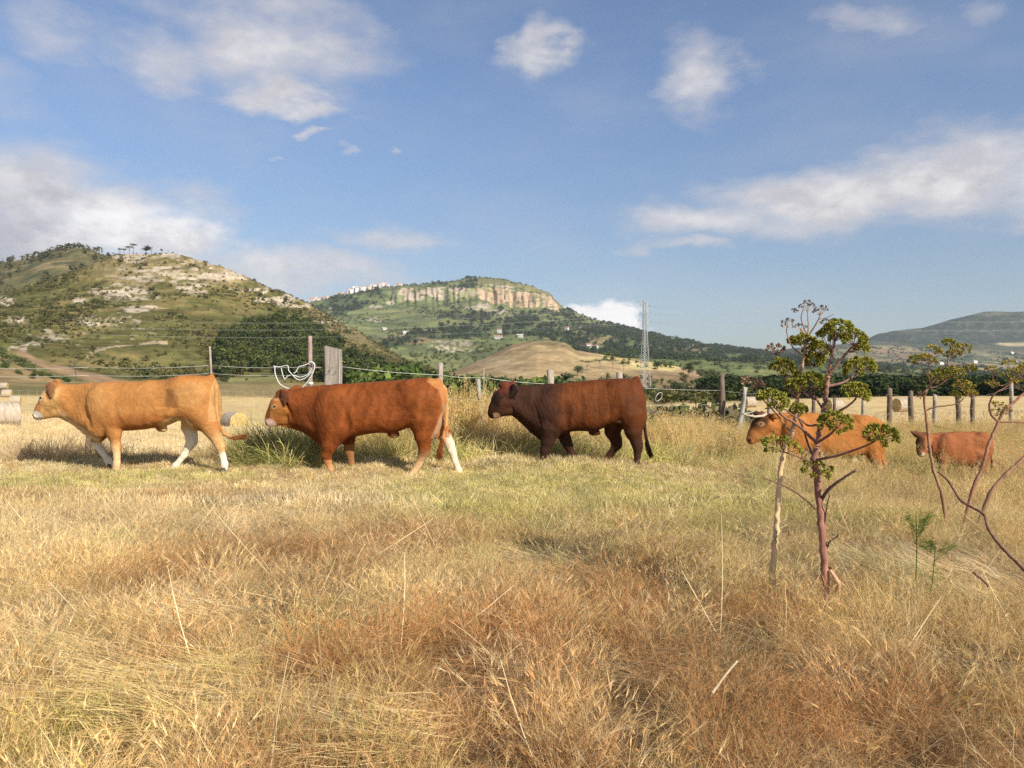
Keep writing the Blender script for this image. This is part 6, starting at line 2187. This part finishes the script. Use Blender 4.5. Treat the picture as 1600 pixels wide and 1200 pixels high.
    for pts, r in (([(205, 420), (235, 380), (300, 350)], .009), ([(205, 425), (270, 410), (340, 350)], .006), ([(215, 400), (200, 330), (205, 265)], .005), ([(200, 355), (165, 300), (130, 262)], .003), ([(300, 350), (320, 270), (335, 200), (345, 165)], .005), ([(335, 200), (370, 220), (400, 200)], .004),
                   ([(190, 565), (240, 545), (320, 535), (390, 520), (425, 485)], .006), ([(300, 340), (380, 370), (425, 425)], .005), ([(240, 660), (300, 675), (375, 685)], .003), ([(230, 770), (300, 730), (380, 690)], .004)):
        stalk([e(x, y, d, -.03 * i) for i, (x, y) in enumerate(pts)], r * 1.15, r * .65, (.95, .95, .85), STEM_R, 'branch', root, 6)
    for j, (x, y, rr) in enumerate(((130, 238, 46), (212, 236, 46), (240, 178, 42), (340, 135, 40), (400, 172, 58), (355, 205, 40), (300, 325, 74), (375, 312, 56), (255, 352, 50), (462, 296, 34), (425, 400, 52), (462, 452, 36), (375, 462, 34))):
        umbel(root, e(x, y, d, random.uniform(-.1, .06)), rr / 4 / F * d, 300 + j, 'gold' if j % 3 else 'green', (random.uniform(-.4, .4), -.3, 1), e(x + random.uniform(-5, 5), y + rr * .9, d, -.02), nray=int(np.clip(rr / 3, 9, 20)), flat=.6)
    umbel(root, e(150, 468, d), 30 / 4 / F * d, 330, 'pink', (-.3, 0, .4), e(180, 475, d), nray=7, flat=.7)

    # ---- leaning one at the frame's edge
    d = 6.8
    root = empty('giant_fennel', (0, 0, 0), label='fennel stem slanting up past the rump of the calf with a hooked side shoot', cat='plant')
    foot = e(400, 1260, d); foot.z = Hs(foot.x, d) - .03
    stalk([foot, e(480, 1070, d), e(540, 920, d), e(580, 780, d), e(640, 640, d), e(672, 570, d), e(730, 520, d), e(800, 455, d), e(860, 400, d)], .0165, .010, (1.2, 1.15, .95), STEM_R, 'stem', root, 9, True)
    for pts, r in (([(642, 635), (600, 600), (584, 550), (592, 500), (625, 455), (700, 410), (740, 350)], .0085), ([(648, 640), (720, 638), (830, 642)], .008), ([(700, 410), (620, 400), (600, 330)], .004), ([(550, 860), (620, 880), (680, 930)], .004)):
        stalk([e(x, y, d, -.02 * i) for i, (x, y) in enumerate(pts)], r * 1.15, r * .65, (.95, .85, .75), STEM_R, 'branch', root, 6)
    for j, (x, y, rr, st) in enumerate(((750, 275, 64, 'gold'), (720, 330, 52, 'gold'), (790, 320, 60, 'gold'), (770, 390, 50, 'gold'), (840, 290, 70, 'green'), (600, 305, 34, 'gold'), (602, 395, 34, 'gold'), (655, 530, 44, 'gold'), (690, 560, 36, 'pink'), (628, 570, 34, 'gold'), (900, 380, 60, 'gold'))):
        umbel(root, e(x, y, d, random.uniform(-.1, .06)), rr / 4 / F * d, 340 + j, st, (random.uniform(-.4, .4), -.3, 1), e(x + random.uniform(-5, 5), y + rr * .9, d, -.02), nray=int(np.clip(rr / 4, 7, 15)), flat=.6, dens=.8)

    # ---- broken thick stalk and fallen one
    d = 6.8
    root = empty('fennel_stalk', (0, 0, 0), label='thick brown broken stalk rising out of the grass at the edge of the view', cat='plant')
    foot = e(480, 1240, d); foot.z = Hs(foot.x, d) - .02
    stalk([foot, e(590, 1090, d), e(690, 965, d), e(760, 900, d), e(820, 845, d), e(900, 760, d)], .019, .016, (1.15, 1.2, 1.0), STEM_R, 'stem', root, 9, True)
    root = empty('fennel_stalk', (0, 0, 0), label='long thin dry stalk drooping from the calf down into the grass', cat='plant')
    s3 = lambda x, y, dd: at(1120 + x / 3, 640 + y / 3, dd)
    end = s3(1470, 800, 3.9)
    stalk([s3(1040, 290, 4.8), s3(1090, 340, 4.75), s3(1150, 430, 4.6), s3(1250, 490, 4.45), s3(1275, 560, 4.3), s3(1340, 650, 4.15), s3(1440, 750, 3.98), end], .007, .0085, (.75, .7, .65), STEM_R, 'stem', root, 7, True)
    stalk([s3(1205, 765, 3.9), s3(1250, 800, 3.85), s3(1275, 830, 3.82)], .006, .006, (.8, .75, .7), STEM_R, 'branch', root, 6)
    # pale stick in the near grass
    root = empty('stick', (0, 0, 0), label='short pale bleached stick lying aslant in the near grass', cat='stick')
    stalk([at(1113, 1084, 2.75), at(1132, 1058, 2.78), at(1152, 1034, 2.82)], .0055, .004, (.85, .85, .85), STEM_P, 'stem', root, 7, True)
    # ---- feathery young leaves
    for (px, py, bx, by, rad, lab, sd) in ((1432, 806, 1428, 880, .10, 'bright green feathery fennel leaf on a thin stalk', 1), (1462, 852, 1448, 895, .10, 'feathery green fennel shoot below and beside the taller leaf', 2)):
        rg = np.random.default_rng(sd)
        d = 4.35
        root = empty('fennel_leaf', (0, 0, 0), label=lab, cat='plant')
        top = at(px, py, d); b = at(bx, by, d); b.z = Hs(b.x, d)
        q = MB(); q.tube(curve([b, b.lerp(top, .55) + Vector((.01, 0, 0)), top]), .0032, 5, (.16, .20, .05)); q.build('stalk', SEED, root)
        q = MB()
        for i in range(9):
            a = rg.uniform(0, 6.28); el = rg.uniform(-.1, .9)
            t = top + Vector((math.cos(a) * math.cos(el), math.sin(a) * math.cos(el), math.sin(el) * .45)) * rad * rg.uniform(.7, 1.2)
            o = top.lerp(b, rg.uniform(0, .3))
            q.tube([o, t], [.0014, .0008], 3, (.15, .22, .05), cap=False)
            for k in range(46):
                s = o.lerp(t, rg.uniform(.25, 1))
                e2 = s + Vector((rg.normal(0, .018), rg.normal(0, .018), rg.normal(.002, .012)))
                q.tube([s, e2], [.0011, .0005], 3, (.20 * rg.uniform(.7, 1.4), .26, .06), cap=False)
        q.build('frond', SEED, root)


build_fennel()
# ================================================================== TREES, SCRUB, HOUSES
ORD = ('first second third fourth fifth sixth seventh eighth ninth tenth eleventh twelfth thirteenth fourteenth fifteenth sixteenth seventeenth eighteenth nineteenth twentieth '
       'twenty-first twenty-second twenty-third twenty-fourth twenty-fifth').split()


class Leaves(Tuft):
    def crown(s, lobes, n, size, cols, hollow=.35):
        """leaf clumps spread through several uneven lobes (x, y, z, rx, ry, rz)"""
        w = np.array([l[3] * l[4] * l[5] for l in lobes]) ** .75
        k = s.r.choice(len(lobes), n, p=w / w.sum())
        L = np.array(lobes)[k]
        d = s.r.normal(0, 1, (n, 3)); d /= np.linalg.norm(d, axis=1, keepdims=True)
        rr = (hollow + (1 - hollow) * s.r.random(n) ** .6)[:, None] * s.r.uniform(.85, 1.12, (n, 1))
        P = L[:, :3] + d * L[:, 3:] * rr
        nv = d + s.r.normal(0, .7, (n, 3)) + np.array((0, 0, .25)); nv /= np.linalg.norm(nv, axis=1, keepdims=True)
        u = np.cross(nv, s.r.normal(0, 1, (n, 3))); u /= np.linalg.norm(u, axis=1, keepdims=True) + 1e-9
        v = np.cross(nv, u)
        a = size * s.r.uniform(.55, 1.35, (n, 1)); b = size * s.r.uniform(.4, 1.0, (n, 1))
        V = np.stack([P - u * a, P + v * b - u * a * .1, P + u * a, P - v * b + u * a * .15], 1)
        F_ = np.arange(n)[:, None] * 4 + np.arange(4)[None] + s.o
        pk = s.r.integers(0, len(cols), n)
        c = np.array(cols)[pk] * s.r.uniform(.75, 1.25, (n, 1))
        s.V.append(V.reshape(-1, 3)); s.F.append(F_); s.C.append(np.repeat(c[:, None], 4, 1).reshape(-1, 3)); s.o += n * 4

    def limb(s, pts, rad, col, n=5):
        q = MB(); q.tube(pts, rad, n, col, cap=False)
        V = np.array(q.V).reshape(-1, 3); Q = np.array(q.F) + s.o
        s.V.append(V); s.F.append(Q); s.C.append(np.tile(np.array(col), (len(V), 1))); s.o += len(V)

    def raw(s, name, mat):
        V, Q, C = np.vstack(s.V), np.vstack(s.F), np.vstack(s.C)
        me = mesh_np(name, V, Q.ravel(), np.full(len(Q), 4), C, smooth=False)
        me.materials.append(mat)
        return me


TC = [(1, 1, 1), (1.3, 1.25, 1.0), (.75, .8, .8), (1.1, 1.2, .9)]


def lobes_round(rg, h, r, n=7, zlo=.35):
    out = []
    for i in range(n):
        a = rg.uniform(0, 6.28); q = r * rg.uniform(.1, .65)
        z = h * rg.uniform(zlo, .82)
        s = r * rg.uniform(.38, .62)
        out.append((q * math.cos(a), q * math.sin(a), z, s, s, s * rg.uniform(.7, 1.0)))
    return out


def p_bush(seed):
    t = Leaves(seed); rg = t.r
    t.crown(lobes_round(rg, 1.0, .75, 5, .15), 70, .15, TC, .3)
    return t.raw('bush', TREE_I)


def p_pine(seed):
    t = Leaves(seed); rg = t.r
    t.limb([(0, 0, 0), (.02, 0, .35), (0, .02, .7)], [.03, .024, .012], (1.6, 1.1, .9), 4)
    t.crown(lobes_round(rg, 1.0, .34, 8, .32) + [(0, 0, .86, .13, .13, .15)], 150, .065, TC, .25)
    return t.raw('tree', TREE_I)


def p_round(seed):
    t = Leaves(seed); rg = t.r
    t.limb([(0, 0, 0), (.02, 0, .4)], [.035, .02], (1.3, 1.0, .9), 4)
    t.crown(lobes_round(rg, 1.0, .5, 8, .3), 130, .085, TC, .3)
    return t.raw('tree', TREE_I)


def p_bare(seed):
    """burnt or leafless tree"""
    t = Leaves(seed); rg = t.r
    t.limb([(0, 0, 0), (.02, .01, .5), (.0, .03, .95)], [.022, .016, .004], (1, 1, 1), 4)
    for i in range(7):
        a = rg.uniform(0, 6.28); z = rg.uniform(.35, .85); L = rg.uniform(.12, .3)
        t.limb([(0.01, .01, z), (L * math.cos(a) * .6, L * math.sin(a) * .6, z + L * .45), (L * math.cos(a), L * math.sin(a), z + L)], [.009, .006, .003], (1, 1, 1), 3)
    t.crown([(0, 0, .8, .16, .16, .12)], 14, .05, [(.8, .9, .7)], .2)
    return t.raw('tree', TREE_I)


VEG = [p_bush(500 + i) for i in range(4)] + [p_pine(510 + i) for i in range(4)] + [p_round(520 + i) for i in range(4)] + [p_bare(530 + i) for i in range(3)]


def plant(name, label, P, idx, h, tint, wide=1.0):
    n = len(P)
    rot = np.zeros((n, 3)); rot[:, 2] = RNG.uniform(0, 6.28, n); rot[:, 0] = RNG.normal(0, .05, n)
    w = h * wide * RNG.uniform(.85, 1.2, n)
    return scatter(name, P - np.array((0, 0, .02)) * h[:, None], rot, np.stack([w, w, h], -1), idx, tint, VEG, label)


def tints(n, *cs):
    c = np.array(cs)[RNG.integers(0, len(cs), n)]
    return c * RNG.uniform(.75, 1.25, n)[:, None]


def build_vegetation():
    # scrub over the rocky hill
    h = hill_a
    n1 = fbm(h.X / 26, h.Y / 26, oct=4, seed=601)
    rock = ell(h.PX, h.PY, (270, 425, 130, 32))
    base = sstep(.40, .62, n1) * (1 - .75 * rock) + .06
    d = np.interp(h.PX, [-200, 0, 60, 120, 180, 240, 320], [500, 538, 562, 578, 592, 602, 612])
    base = base * (h.PY < d - 3) * (1 - pip(h.PX, h.PY, [(335, 600), (380, 585), (430, 588), (440, 612), (330, 640)]) * .97)
    thick = pip(h.PX, h.PY, [(60, 520), (110, 480), (170, 470), (120, 520), (60, 545)]) + pip(h.PX, h.PY, [(230, 560), (330, 545), (345, 600), (200, 590)]) * 1.0
    base = base * (1 + 3 * thick)
    P = h.pick(17000, base); n = len(P)
    plant('scrub', 'low dark scrub over the rocky hillside', P, RNG.integers(0, 4, n), np.clip(RNG.lognormal(-.12, .5, n), .35, 3.2), tints(n, (.115, .11, .045), (.15, .135, .055), (.08, .09, .036), (.20, .17, .08)), 1.15)
    rg_ = sstep(440, 500, h.PX) * sstep(.35, .5, n1) * (h.PY < 600)
    P = h.pick(2500, rg_ + .02 * (h.PX > 300)); n = len(P)
    plant('scrub', 'grey-brown dry scrub on the long right shoulder of the hill', P, RNG.integers(0, 4, n), RNG.uniform(.6, 1.7, n), tints(n, (.20, .165, .09), (.15, .14, .06)), 1.1)
    # pine wood on its right flank
    poly = [(352, 596), (338, 565), (352, 532), (395, 508), (440, 503), (482, 514), (520, 537), (560, 558), (605, 578), (650, 592), (660, 606), (560, 612), (450, 600), (430, 585), (380, 584)]
    jx = (fbm(h.X / 14, h.Y / 14, oct=2, seed=605) - .5) * 26; jy = (fbm(h.X / 12, h.Y / 12, oct=2, seed=606) - .5) * 14
    w = pip(h.PX + jx, h.PY + jy, poly) * 1.0 * sstep(.22, .42, fbm(h.X / 11, h.Y / 11, oct=2, seed=607))
    P = h.pick(2300, w); n = len(P)
    plant('pine_wood', 'dark green pine wood on the flank of the hill behind the wooden post', P, 4 + RNG.integers(0, 8, n), RNG.uniform(3.5, 7.5, n), tints(n, (.065, .085, .03), (.085, .10, .035), (.055, .07, .03), (.11, .115, .04)), 1.05)
    # sparse burnt wood on the hill behind
    h = hill_b
    w = sstep(.35, .6, fbm(h.X / 40, h.Y / 40, oct=3, seed=611)) * (h.PX < 330)
    P = h.pick(1500, w); n = len(P)
    plant('open_wood', 'thin half-burnt wood on the higher hilltop', P, np.where(RNG.random(n) < .35, 12 + RNG.integers(0, 3, n), np.where(RNG.random(n) < .4, RNG.integers(0, 4, n), 4 + RNG.integers(0, 8, n))), RNG.uniform(2.5, 8, n), tints(n, (.09, .085, .045), (.12, .11, .055), (.07, .075, .035)), .95)
    # woods of the table mountain
    h = plateau
    P = h.pick(7500, h.woods * (1 - h.cliff)); n = len(P)
    plant('wood', 'dark wood on the slopes of the table mountain', P, 8 + RNG.integers(0, 4, n), RNG.uniform(6, 12, n), tints(n, (.06, .08, .035), (.075, .095, .04), (.05, .065, .03)), 1.3)
    w = (1 - h.woods) * sstep(.48, .62, fbm(h.X / 60, h.Y / 60, oct=4, seed=615)) * (1 - h.cliff)
    P = h.pick(5000, w); n = len(P)
    plant('scrub', 'scattered bushes on the green slopes of the table mountain', P, RNG.integers(0, 4, n), RNG.uniform(2, 5, n), tints(n, (.09, .11, .045), (.12, .135, .05)), 1.3)
    # hedges at the foot of the far mountain
    h = mountain
    w = sstep(.60, .68, fbm(h.X / 110, h.Y / 60, oct=4, seed=621)) * (np.broadcast_to(h.t[:, None], h.PX.shape) < 3.4)
    P = h.pick(2600, w + .03 * (np.broadcast_to(h.t[:, None], h.PX.shape) < 3.2)); n = len(P)
    plant('hedge', 'dark hedges and groves between the fields below the far mountain', P, 8 + RNG.integers(0, 4, n), RNG.uniform(4, 9, n), tints(n, (.06, .08, .035), (.085, .10, .04)), 1.5)
    h = mound
    w = sstep(.6, .72, fbm(h.X / 22, h.Y / 40, oct=3, seed=631)) * (h.PX > 940) + pip(h.PX, h.PY, [(1090, 585), (1330, 596), (1330, 612), (1120, 606)]) * 1.5
    P = h.pick(650, w); n = len(P)
    plant('scrub', 'bushes along the foot of the bare mound', P, np.where(RNG.random(n) < .5, RNG.integers(0, 4, n), 8 + RNG.integers(0, 4, n)), RNG.uniform(1.2, 4, n), tints(n, (.075, .095, .035), (.10, .115, .045)), 1.2)
    # belts of trees on the valley floor
    px = RNG.uniform(560, 900, 900); y = RNG.uniform(150, 260, 900)
    k = RNG.random(900) < np.interp(px, [560, 620, 700, 840, 900], [.6, 1, .95, .85, .5])
    px, y = px[k], y[k]; x = (px - 800) / F * y; n = len(x)
    P = np.stack([x, y, H(x, y)], -1)
    plant('tree_belt', 'bright green belt of bushy trees on the valley floor behind the dark steer', P, np.where(RNG.random(n) < .4, RNG.integers(0, 4, n), 8 + RNG.integers(0, 4, n)), RNG.uniform(2.6, 5.6, n) * np.interp(px, [560, 640, 700, 800, 900], [1.2, 1.25, 1.0, .95, 1.0]), tints(n, (.085, .115, .035), (.11, .14, .04), (.065, .09, .03)), 1.15)
    px = RNG.uniform(1090, 1900, 1500); y = RNG.uniform(128, 235, 1500)
    k = RNG.random(1500) < np.interp(px, [1090, 1160, 1400, 1500, 1900], [.25, .9, 1, .75, .8])
    px, y = px[k], y[k]; x = (px - 800) / F * y; n = len(x)
    P = np.stack([x, y, H(x, y)], -1)
    plant('tree_belt', 'dark green belt of trees beyond the stubble behind the fence posts', P, 8 + RNG.integers(0, 4, n), RNG.uniform(2.6, 5.0, n) * np.interp(y, [128, 235], [.8, 1.3]), tints(n, (.045, .062, .028), (.06, .078, .032), (.036, .05, .024)), 1.25)
    px = RNG.uniform(985, 1180, 160); y = RNG.uniform(110, 230, 160); x = (px - 800) / F * y; n = 160
    P = np.stack([x, y, H(x, y)], -1)
    plant('bushes', 'low dark bushes on the brown valley floor right of the dark steer', P, RNG.integers(0, 4, n), RNG.uniform(.8, 2.6, n), tints(n, (.075, .09, .035), (.12, .115, .05)), 1.3)
    # weeds along the far wire, right of the dark steer
    px = RNG.uniform(1018, 1160, 70); y = RNG.uniform(21, 25, 70); x = (px - 800) / F * y; n = 70
    k = RNG.random(70) < np.interp(px, [1018, 1040, 1060, 1080, 1100, 1125, 1160], [.4, 1, .3, .3, 1, .5, .6])
    x, y = x[k], y[k]; n = len(x)
    P = np.stack([x, y, H(x, y)], -1)
    plant('thistles', 'dark thistly weeds at the far wire right of the dark steer', P, RNG.integers(0, 4, n), RNG.uniform(.8, 1.35, n), tints(n, (.12, .12, .06), (.22, .19, .12), (.07, .085, .035)), .8)
    # single trees -------------------------------------------------------------
    def tree(name, base, h, kind, label, col, group=None, wide=1.0, seed=0, trunk=(.16, .12, .09)):
        rg = np.random.default_rng(seed)
        root = empty(name, base, rg.uniform(0, 6), label=label, cat='shrub' if name == 'shrub' else 'tree', group=group)
        if kind != 'bush':
            q = Leaves(seed)
            top = .55 if kind == 'round' else (.8 if kind == 'umbrella' else .9)
            P = [(0, 0, -.1), (rg.normal(0, .02) * h, 0, h * .3), (rg.normal(0, .03) * h, rg.normal(0, .03) * h, h * top)]
            q.limb(P, [h * .030, h * .022, h * .010], trunk, 7)
            for i in range(6):
                a = rg.uniform(0, 6.28); z = rg.uniform(.45, .8) * top * h / .9; L = h * rg.uniform(.14, .3) * wide
                q.limb([(0, 0, z), (L * .5 * math.cos(a), L * .5 * math.sin(a), z + L * .3), (L * math.cos(a), L * math.sin(a), z + L * (.45 if kind == 'umbrella' else .7))], [h * .011, h * .008, h * .004], trunk, 5)
            link('trunk', q.raw('trunk', m_bark), None, root)
        t = Leaves(seed + 1)
        if kind == 'umbrella':
            lob = [(rg.normal(0, .16) * h * wide, rg.normal(0, .16) * h * wide, h * rg.uniform(.80, .92), h * .22 * wide, h * .22 * wide, h * .10) for _ in range(6)]
            t.crown(lob, 240, h * .035, [tuple(np.array(col) * f) for f in (1, 1.3, .75)], .2)
        elif kind == 'dead':
            t.crown([(0, 0, h * .8, h * .2, h * .2, h * .2)], 26, h * .022, [tuple(np.array(col) * f) for f in (1, 1.3, .75)], .3)
        elif kind == 'bush':
            t.crown([(a * h * wide, b * h * wide, c * h, r * h * wide, r * h * wide, q * h) for a, b, c, r, _, q in lobes_round(rg, 1.0, .8, 7, .15)], 420, h * .075, [tuple(np.array(col) * f) for f in (1, 1.35, .7, 1.1)], .25)
        else:
            t.crown([(a * h * wide, b * h * wide, c * h, r * h * wide, r * h * wide, q * h) for a, b, c, r, _, q in lobes_round(rg, 1.0, .42, 9, .38)], 520, h * .045, [tuple(np.array(col) * f) for f in (1, 1.3, .75, 1.1)], .2)
        link('crown', t.raw('crown', LEAF), None, root)
        return root
    m_bark = m_plain('bark', (1, 1, 1), .9, .1, .3, 3.0, 0, use_attr=True)
    # on the skyline of the rocky hill
    for i, (px, hp, kind, wd, lab) in enumerate(((176, 6, 'umbrella', 1.0, 'tiny flat pine at the left start of the rocky skyline'), (186, 10, 'umbrella', .8, 'thin pine with a small round head on the rocky skyline'), (193, 10, 'umbrella', 1.1, 'flat-headed pine left of the leaning pair on the skyline'),
                                                 (203, 13, 'umbrella', 1.3, 'broad flat pine with a drawn-out crown on the skyline'), (208, 14, 'umbrella', 1.0, 'tall flat pine touching the broad pine on the skyline'), (229, 14, 'round', 1.3, 'dark round tree, biggest of all on the skyline of the rocky hill'),
                                                 (237, 13, 'dead', .8, 'bare thin tree right of the dark round skyline tree'), (252, 9, 'umbrella', .7, 'small ball-headed pine standing alone on the skyline'), (261, 8, 'dead', .7, 'leaning bare trunk on the right of the skyline'), (277, 6, 'dead', .8, 'last bare stump where the rocky skyline starts to fall'))):
        k = np.argmin(np.abs(hill_a.PX[0] - px))
        nf = np.searchsorted(hill_a.t, hill_a.nf - 1)
        b = Vector((hill_a.X[nf, k], hill_a.Y[nf, k], hill_a.Z[nf, k] - .2))
        tree('pine_tree' if kind == 'umbrella' else 'tree', b, hp / F * b.y * 1.15, kind, lab, (.05, .062, .035), 'trees on the skyline of the rocky hill', wd, 700 + i)
    rg = np.random.default_rng(5)
    nf = np.searchsorted(hill_b.t, hill_b.nf - 1)
    for i, px in enumerate((4, 14, 24, 34, 38, 47, 53, 60, 66, 72, 84, 92, 134, 146, 156)):
        k = np.argmin(np.abs(hill_b.PX[0] - px))
        b = Vector((hill_b.X[nf, k], hill_b.Y[nf, k], hill_b.Z[nf, k] - .2))
        tree('pine_tree', b, rg.uniform(4, 8.5), 'umbrella' if i % 3 else 'dead', ORD[i] + ' ragged pine from the left along the crest of the higher hilltop', (.07, .075, .045), 'ragged pines along the crest of the higher hilltop', rg.uniform(.7, 1.1), 730 + i)
    # shrubs down the bank on the left
    for i, (px, py, hp, wd) in enumerate(((2, 556, 16, 1.3), (14, 566, 15, 1.4), (8, 574, 12, 1.2), (28, 566, 12, 1.5), (36, 573, 14, 1.4), (30, 584, 10, 1.2), (47, 580, 13, 1.3), (52, 592, 11, 1.2), (60, 584, 9, 1.4), (67, 588, 10, 1.3), (76, 590, 8, 1.5), (84, 592, 9, 1.2), (92, 594, 9, 1.3), (101, 598, 10, 1.4), (108, 600, 9, 1.2))):
        b = hill_a.spot(px, py)
        tree('shrub', b - Vector((0, 0, .15)), hp / F * b.y, 'bush', ORD[i] + ' green shrub of the row running down the bank, counted from the highest', (.07, .10, .03) if i % 3 else (.10, .125, .045), 'green shrubs in a row down the bank', wd * .8, 760 + i)
    b = hill_a.spot(119, 596)
    tree('dead_tree', b, 36 / F * b.y, 'dead', 'dead leafless tree with a dark forked trunk above the head of the tan cow', (.16, .13, .08), None, .9, 790, (.12, .10, .085))
    # trees round the pylon
    for i, (px, py, hp, kind, wd, lab, col) in enumerate((
            (1028, 578, 16, 'round', 1.3, 'dark round tree close beside the pylon', (.06, .078, .03)),
            (1018, 618, 17, 'round', 1.3, 'dark bush-like tree at the foot of the pylon', (.055, .07, .03)), (1034, 620, 14, 'round', 1.5, 'low dark tree right of the foot of the pylon', (.06, .075, .03)),
            (1057, 606, 24, 'round', 1.2, 'tall leaning tree in the dark clump right of the pylon', (.075, .09, .04)), (1075, 590, 26, 'round', 1.0, 'tallest dark tree in the clump right of the pylon', (.055, .075, .03)), (1050, 619, 18, 'round', 1.5, 'lowest spreading tree in the clump right of the pylon', (.06, .08, .03)),
            (1068, 600, 17, 'round', 1.4, 'reddish-brown tinged tree inside the clump right of the pylon', (.10, .085, .04)), (1094, 590, 15, 'round', 1.2, 'olive tree next to two pale trunks on the brown slope', (.13, .125, .06)), (1112, 590, 14, 'round', 1.3, 'bushy olive tree behind the brown fence post', (.12, .115, .05)),
            (902, 588, 20, 'round', 1.5, 'leftmost round tree of the grove above the back of the dark steer', (.06, .085, .03)), (918, 582, 20, 'umbrella', 1.6, 'flat-topped tree sloping up in the grove above the dark steer', (.055, .075, .03)), (937, 577, 17, 'umbrella', 1.9, 'long flat tree in the middle of the grove above the dark steer', (.05, .07, .03)),
            (957, 577, 17, 'umbrella', 1.9, 'grey-trunked flat tree in the grove above the dark steer', (.055, .07, .035)), (974, 579, 15, 'umbrella', 1.5, 'rightmost flat tree of the grove, over a bare bank', (.05, .065, .03)), (888, 596, 18, 'round', 1.4, 'small round tree at the lower end of the grove', (.075, .10, .035)))):
        b = mound.spot(px, py)
        if py > 605:
            d = 215; x = (px - 800) / F * d; b = Vector((x, d, Hs(x, d)))
        tree('tree', b - Vector((0, 0, .2)), hp / F * b.y, kind, lab, col, None, wd, 800 + i)


build_vegetation()


# ------------------------------------------------------------------ the town on the rim, farmhouses
WALLM = m_plain('plaster', (1, 1, 1), .85, .15, .12, .2, 0, use_attr=True)


def house(name, base, w, dpt, h, label, wall, roofc, group, flat=True, rz=0.0, floors=0):
    root = empty(name, base, rz, label=label, cat='house' if 'block' not in name else 'apartment block', group=group)
    q = MB(); q.box((0, 0, h / 2 - 1.5), (w, dpt, h + 3), col=wall); q.build('wall', WALLM, root, smooth=False)
    q = MB()
    if flat:
        q.box((0, 0, h + .2), (w + .5, dpt + .5, .4), col=roofc)
        q.box((w * .2, 0, h + 1.1), (w * .25, dpt * .3, 1.5), col=wall)
    else:
        e = .5
        V = [(-w / 2 - e, -dpt / 2 - e, h), (w / 2 + e, -dpt / 2 - e, h), (w / 2 + e, dpt / 2 + e, h), (-w / 2 - e, dpt / 2 + e, h), (-w / 2 - e, 0, h + dpt * .28), (w / 2 + e, 0, h + dpt * .28)]
        q.add(V, [(0, 1, 5, 4), (2, 3, 4, 5), (1, 2, 5), (3, 0, 4), (3, 2, 1, 0)], roofc)
    q.build('roof', WALLM, root, smooth=False)
    for f in range(floors):
        q = MB()
        z = 2.0 + f * 3.2
        if z > h - 1: break
        for k in range(int(w // 4)):
            q.box((-w / 2 + 2 + k * 4, -dpt / 2 - .03, z), (1.3, .12, 1.5), col=(.10, .10, .11))
        tag(q.build('window_row', WALLM, root, smooth=False), kind='stuff')
    return root


def build_town():
    rg = np.random.default_rng(77)
    nf = np.searchsorted(plateau.t, plateau.nf - 1)
    spots = [(489, 7), (494, 9), (499, 5), (505, 6), (511, 7), (527, 8), (532, 6), (538, 7), (543, 6), (548, 9), (551, 8), (556, 12), (559, 9), (565, 7), (569, 9), (573, 8), (579, 6), (583, 9), (587, 8), (591, 7), (597, 9), (601, 8), (606, 6), (620, 4), (626, 4)]
    pal = [(.72, .66, .60), (.62, .50, .44), (.78, .73, .66), (.66, .54, .42), (.58, .52, .50), (.80, .76, .72)]
    for i, (px, hp) in enumerate(spots):
        k = np.argmin(np.abs(plateau.PX[0] - px))
        j = nf - (2 if i % 2 else 4)
        b = Vector((plateau.X[j, k], plateau.Y[j, k], plateau.Z[j, k] - 1))
        house('apartment_block', b, rg.uniform(10, 17), rg.uniform(10, 14), hp / F * b.y * .85, ORD[i] + ' apartment block from the left in the town on the rim of the table mountain', pal[rg.integers(0, 6)], (.45, .30, .23), 'town houses on the rim of the table mountain', flat=bool(i % 3), rz=rg.uniform(-.5, .5), floors=5)
    for i, (px, py, w, lab) in enumerate(((633, 523, 14, 'white farmhouse in the trees at the foot of the green slope'), (664, 521, 12, 'white house beside two others above the quarry'), (670, 519, 10, 'little white house higher than its neighbours above the quarry'), (600, 517, 9, 'white cottage at the left edge of the woods'), (780, 520, 9, 'pale house at the tip of the dark wood'), (778, 529, 16, 'long low farm building below the dark wood'), (812, 527, 12, 'grey farmhouse half hidden behind a dark tree'),
                                          (920, 543, 16, 'wide white farmhouse on the wooded ridge right of the mound'), (930, 545, 10, 'small outbuilding beside the wide white farmhouse'), (1072, 536, 8, 'white cottage high on the wooded ridge'), (1085, 543, 10, 'pale farmhouse near the bare patch of the ridge'), (885, 516, 8, 'tiny white house below the cliffs'))):
        b = plateau.spot(px, py)
        house('farmhouse', b, w, 8, rg.uniform(4, 6.5), lab, tuple(.72 * q_ for q_ in (pal[2] if i % 2 else pal[5])), (.40, .24, .17) if i % 3 else (.55, .50, .45), None, flat=False, rz=rg.uniform(-.6, .6), floors=1)
    for i, (px, py) in enumerate(((1522, 567), (1588, 566), (1580, 552), (1470, 570))):
        b = mountain.spot(px, py)
        house('farmhouse', b, 13, 9, 5.5, ('white farmhouse between the fields left under the far mountain', 'white farmhouse at the edge of the view under the far mountain', 'pale barn on the slope of the far mountain', 'small pale house among hedges below the far mountain')[i], pal[5], (.5, .42, .36), None, flat=False, rz=.3)
    d = 225; x = (1209 - 800) / F * d
    root = empty('shed', (x, d, Hs(x, d)), .1, label='low shed with a long pale blue-grey roof among the trees', cat='shed')
    q = MB(); q.box((0, 0, 1.5), (4.8, 3.5, 3.6), col=(.45, .42, .38)); q.build('wall', WALLM, root, smooth=False)
    q = MB(); q.box((0, 0, 3.5), (5.6, 4.2, .5), col=(.62, .68, .74)); q.build('roof', WALLM, root, smooth=False)


build_town()
